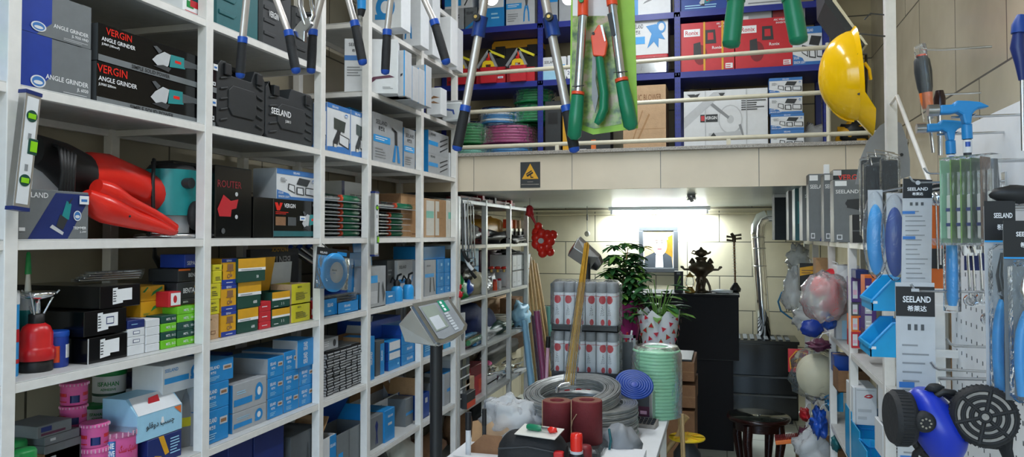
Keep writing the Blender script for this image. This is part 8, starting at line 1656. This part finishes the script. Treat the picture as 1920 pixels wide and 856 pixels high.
m = MB(); m.tube([(80*q,.0,48*q),(105*q,.02,30*q),(112*q,.02,-10*q),(112*q,.02,-45*q),(125*q,.02,-90*q)], [.012,.016,.017,.014,.008], 'rubber', 8, flat=.3); m.build('head_strap', r); m = MB(); m.tube([(70*q,.0,-38*q),(95*q,.01,-42*q),(112*q,.02,-20*q)], .005, 'rubber', 8); m.build('strap_loop', r); m = MB(); m.tube([(-20*q,.04,-60*q),(-30*q,.05,-75*q),(-35*q,.05,-100*q)], .006, 'rubber', 8); m.build('head_strap', r)
m = MB(); m.tube([(4*q,-.0,62*q),(6*q,.03,75*q),(PX-c.x,.05,78*q)], .003, 'steel', 6); m.build('peg_hook', r)
# ---- blue stacking bins on the hooks of the shelf front
def bin_(label, x0, x1, y0, y1, Y, grp, mm='cyan'):
    a = onY(x0, y1, Y); b = onY(x1, y0, Y); W_, H_ = b.x-a.x, b.z-a.z; r = empty('storage_bin', label, 'bin', a, 0, grp); D = .16
    P5 = [(0,0),(W_,0),(W_,H_),(W_*.62,H_),(.0,H_*.32)]
    m = MB(); m.prism(P5, 0, .003, mm); m.prism(P5, D-.003, D, mm); m.box(.001, W_-.001, .001, D-.001, .001, .004, mm); m.box(W_-.0035, W_-.0005, .001, D-.001, .001, H_-.001, mm); m.box(0,.003,0,D,0,H_*.32,mm); m.build('bin_shell', r)
    m = MB(); m.tube([(0,-.002,H_*.32),(W_*.62,-.002,H_),(W_,-.002,H_)], .0035, 'blue2', 6); m.tube([(0,D,H_*.32),(W_*.62,D,H_),(W_,D,H_)], .0035, 'blue2', 6); m.box(-.004,.003,-.002,D+.002,H_*.25,H_*.34,mm); m.build('rolled_rim', r)
    m = MB(); m.box(W_*.02,W_*.16,-.0008,0,H_*.22,H_*.3,'white'); m.build('label_holder', r); return r
bin_('cyan plastic bin left of the printed cards, upper one of the two', 1635, 1700, 522, 582, 2.2, 'cyan bins by the printed cards'); bin_('cyan plastic bin left of the printed cards, lower one of the two', 1632, 1700, 606, 668, 2.15, 'cyan bins by the printed cards')
for nm, y0, y1, Y in (('upper',522,582,2.2),('lower',606,668,2.15)):
    pass
for i in range(2):
    r = empty('bin_rail', 'short white rail carrying a cyan bin, '+['upper','lower'][i], 'rail', (onY(1690,560+90*i,2.2).x, 2.27, onY(1690,585+84*i,2.25).z)); MB().box(0, .25, 0, .012, 0, .02, 'white_paint').build('rail_bar', r)
m = None
for i, (x0, x1, y0, y1, Y) in enumerate(((1553,1583,668,722,AY(1553)),(1553,1581,728,770,AY(1553)))): bin_('cyan storage bin on the lower right shelf, '+['upper of two at the far end','lower of two at the far end'][i], x0, x1, y0, y1, Y, 'cyan bins at the far end')
# large cyan bins low right
for i, (x0, x1, y0, y1, Y) in enumerate(((1598,1655,776,870,AY(1598)),(1612,1668,812,900,AY(1612)),(1626,1686,850,960,AY(1626)))):
    a = onY(x0, y1, Y); b = onY(x1, y0, Y); r = empty('storage_bin', 'deep cyan bin low on the right shelves, %s of three' % ['farthest','middle','nearest'][i], 'bin', a, 0, 'deep cyan bins'); W_, H_ = b.x-a.x, b.z-a.z
    m = MB(); m.box(0,.004,0,.2,0,H_,'cyan'); m.box(W_-.004,W_,0,.2,0,H_,'cyan'); m.box(0,W_,0,.004,0,H_*.85,'cyan'); m.box(0,W_,.196,.2,0,H_,'cyan'); m.box(0,W_,0,.2,0,.004,'cyan'); 
    for k in range(4): m.box(W_*(.1+.25*k),W_*(.14+.25*k),-.004,0,0,H_*.85,'blue2')
    m.build('bin_shell', r); m = MB(); m.tube([(0,0,H_*.86),(W_*.3,-.004,H_*.7),(W_*.7,-.004,H_*.7),(W_,0,H_*.86)], .005, 'blue2', 6); m.build('rolled_rim', r)
    if i == 0:
        pass
# ---- goods on the right shelves (end facing the aisle)

def rl(label, name, x0, x1, y0, y1, Y, mm, cat='bag', sd=0, wob=.5, dep=.08, part='bag_body', grp=None):
    Y = Y or AY(x0); a = onY(x0, y1, Y); b = onY(x1, y0, Y); r = empty(name, label, cat, ((a.x+b.x)/2, Y+dep, a.z), 0, grp); MB().ball((0,0,(b.z-a.z)/2), 1, mm, 24, 16, (b.x-a.x)/2, dep, (b.z-a.z)/2, wob, sd).build(part, r)
    if Y > 4.1: MB().tube([(0,0,(b.z-a.z)*.9),(.02,.0,(b.z-a.z)+.03),(RX_+.01-r.location.x,.02,b.z-a.z+.04)], .003, 'white', 5).build('tie_string', r)
    return r
def rpk(label, name, x0, x1, y0, y1, Y, D, bc, ops, **k):
    Y = Y or AY(x0); a = onY(x0, y1, Y); b = onY(x1, y0, Y); return carton(name, label, b.x-a.x-.002, D, b.z-a.z, bc, ops, a, 0, **k)
r = rl('milky white bag bulging at the far top corner of the right shelves','plastic_bag',1478,1520,460,512,5.5,'bag',sd=1); MB().ball((0,0,.11), 1, 'offwhite', 16, 10, .05, .05, .08, .5, 3).build('bag_contents', r)
r = rl('white plastic bag hanging below the far top corner','plastic_bag',1470,1512,505,585,5.3,'bag',sd=2); MB().ball((0,0,.15), 1, 'offwhite', 16, 10, .05, .04, .1, .5, 5).build('bag_contents', r)
rl('long clear bag hanging under the white bags','plastic_bag',1490,1540,580,622,5.0,'bag',sd=3)
rpk('black glove pack with a yellow band at the top of the right shelves','glove_pack',1500,1534,494,545,4.9,.1,'black',[('p','f',[(0,.55),(1,.68),(1,.95),(0,.85)],'mustard'),('ln','f',.1,.62,.8,.8,2,'kraft2')])
rpk('torn brown carton sticking out on the upper right shelf','brown_carton',1530,1566,484,515,4.6,.15,'kraft',[('p','f',[(.5,0),(1,.3),(1,0)],'darkred')])
rpk('white carton with a folded lid behind the posts, upper right shelf','white_carton',1570,1612,498,560,0,.2,'cardwhite',[('p','f',[(0,.7),(.6,1),(1,1),(.3,.6)],'white')])
r = rl('clear bag full of red and orange parts on the upper right shelf','parts_bag',1504,1598,512,606,4.05,'thinbag',sd=4,wob=.25,dep=.1); MB().ball((-.02,.0,.18), 1, 'brightred', 16, 10, .05, .04, .05, .3, 6).build('red_contents', r); MB().ball((.05,.01,.13), 1, 'redbox', 16, 10, .04, .05, .1, .3, 7).build('orange_contents', r)
rl('red foil pack above the clear parts bag','red_pack',1545,1590,505,530,4.3,'redbox','pack',sd=8,wob=.2); rl('red bag of parts under the clear parts bag','red_pack',1540,1585,560,592,4.2,'redbox','pack',sd=9,wob=.2)
rl('bright blue plastic fitting lying on the upper right shelf board','blue_fitting',1543,1572,582,620,4.2,'royal','fitting',sd=10,wob=.3,part='fitting_body'); rl('black and blue handled tool sticking out at the shelf end','blue_tool',1502,1545,600,632,4.7,'cobalt','tool',sd=11,wob=.2,dep=.03,part='tool_body')
rpk('upright pale blue and dark pack beside the white post','tall_pack',1568,1590,560,640,0,.08,'lightgrey',[('r','f',0,.6,.5,1,'darkgrey'),('r','f',.5,0,1,.5,'paleblue')])
PO = [('r','f',.08,.15,.45,.85,'cardwhite'),('r','f',.55,.1,.95,.9,'purple'),('r','f',.12,.3,.4,.5,'palepink')]
k_ = 0
for i, (y0, y1) in enumerate(((520,566),(567,592),(592,622),(622,652))):
    rpk('purple and orange boxed adhesive between the white posts, %s of four' % ['top','second','third','bottom'][i],'adhesive_box',1597,1622,y0,y1,AY(1597)-.001*i,.14,['purple','darkgrey','orange','redbox'][i],PO)
    rpk('purple and orange upright pack nearer the cyan bins, %s of four' % ['top','second','third','bottom'][i],'adhesive_box',1622,1644,y0-4,y1+2,AY(1622)-.001*i,.1,['orange','purple','purple','plum'][i],[('r','f',.0,.1,.6,.9,'purple' if i == 0 else 'lightgrey'),('ln','f',.1,.3,.5,.7,2,'white')])
rpk('deep blue carton under the top board near the hanging tools','blue_carton',1605,1630,506,522,0,.14,'navy',[])
# below: emblem bag, pale discs, boxes
r = rpk('red and yellow emblem pack in clear wrap hanging at the far right shelves','emblem_pack',1478,1516,655,697,4.7,.02,'redbox',[('p','f',[(.1,.15),(.9,.3),(.95,.85),(.4,.95),(.05,.6)],'mustard'),('p','f',[(.15,.2),(.85,.33),(.9,.8),(.42,.9),(.1,.6)],'darkred'),('i','f','leafmark',.25,.35,.75,.7,'mustard')],cat='pack')
r = empty('disc_pack', 'pack of pale round discs in clear wrap at the far end of the right shelves', 'pack', onY(1532, 700, 4.55)); 
for k in range(5): MB().lathe([(.001,0),(.11,0),(.11,.008),(.001,.008)], 'cream', 32, (.0,-.01*k+.03,.0-.004*k), '-y').build('disc', r)
MB().ball((0,0,0), 1, 'film', 20, 14, .15, .07, .15, .3, 4).build('clear_wrap', r)
rpk('brown cartons top on the middle right shelf, open flap','brown_carton',1572,1632,697,735,0,.2,'kraft2',[('r','f',.3,.5,.6,.9,'kraft')],flaps=[('b',10,.06,'kraft')])
LM = [('i','f','leafmark',.45,.7,.85,.85),('r','f',.1,.0,.12,1,'grey'),('ln','f',.2,.1,.8,.5,2,'lightgrey'),('r','f',.15,.93,.9,.94,'grey')]
rpk('white carton with a red leaf mark on the middle right shelf, left','white_carton',1600,1645,728,795,0,.2,'cardwhite',LM,group=None); rpk('white carton with a red leaf mark, partly behind the nearer post','white_carton',1662,1700,730,800,0,.15,'cardwhite',LM)
rpk('white carton with line drawings low at the right behind the respirator','white_carton',1655,1700,800,860,0,.15,'cardwhite',[('ln','f',.1,.2,.9,.8,6,'charcoal')])
rpk('dark blue carton hanging over the lower bins','blue_carton',1565,1600,668,700,0,.14,'royal',[])
rl('small blue plastic parts in a bag at the far end low shelf','blue_parts',1524,1552,775,818,4.5,'royal','parts',sd=12,wob=.8,part='parts_heap'); rl('red and dark part lying above the blue parts','red_part',1502,1520,770,792,5.0,'redbox','part',sd=13,wob=.5,part='part_body')
rl('teal plastic object low at the far end','teal_part',1560,1580,820,850,0,'tealdark','part',sd=14,wob=.3,part='part_body')
a = onY(1500, 836, 4.95); carton('brown_carton','brown carton on the floor under the sponge at the far end',.3,.35,a.z-.001,'kraft2',[],(a.x, 4.92, 0))
r = empty('sponge', 'green and yellow cleaning sponge at the far end of the low right shelf', 'sponge', onY(1500, 818, 4.95)); r.location.z = a.z; W_ = onY(1527,818,4.95).x-r.location.x; MB().box(0,W_,0,.1,0,.035,'yellow').build('yellow_foam', r, bevel=.004); MB().box(0,W_,0,.1,.035,.07,'lime').build('green_pad', r, bevel=.004)
r = empty('scrubbing_brush', 'red scrubbing brush with orange wood sticking out low at the far end', 'brush', onY(1455, 834, 4.9)); W_ = onY(1500,834,4.9).x-r.location.x; r.rotation_euler = (0,R(-10),0); MB().box(0,W_,0,.06,0,.025,'orange').build('brush_back', r, bevel=.004); m = MB()
for i in range(14):
    for j in range(3): m.cyl((W_*(i+.5)/14,.012+.018*j,.024),(W_*(i+.5)/14,.012+.018*j,.05), .004, 'darkred', n=5)
m.build('bristles', r)
rl('large crumpled clear bag at the foot of the right shelves','plastic_bag',1495,1560,815,880,4.6,'bag',sd=15); rl('pink wrapped bundle beside the scrubbing brush','pink_bundle',1498,1525,808,836,4.85,'plum','bundle',sd=16)
rl('small dark parts in a clear bag high inside the right shelves','parts_bag',1516,1560,640,660,4.4,'plum','bag',sd=17)
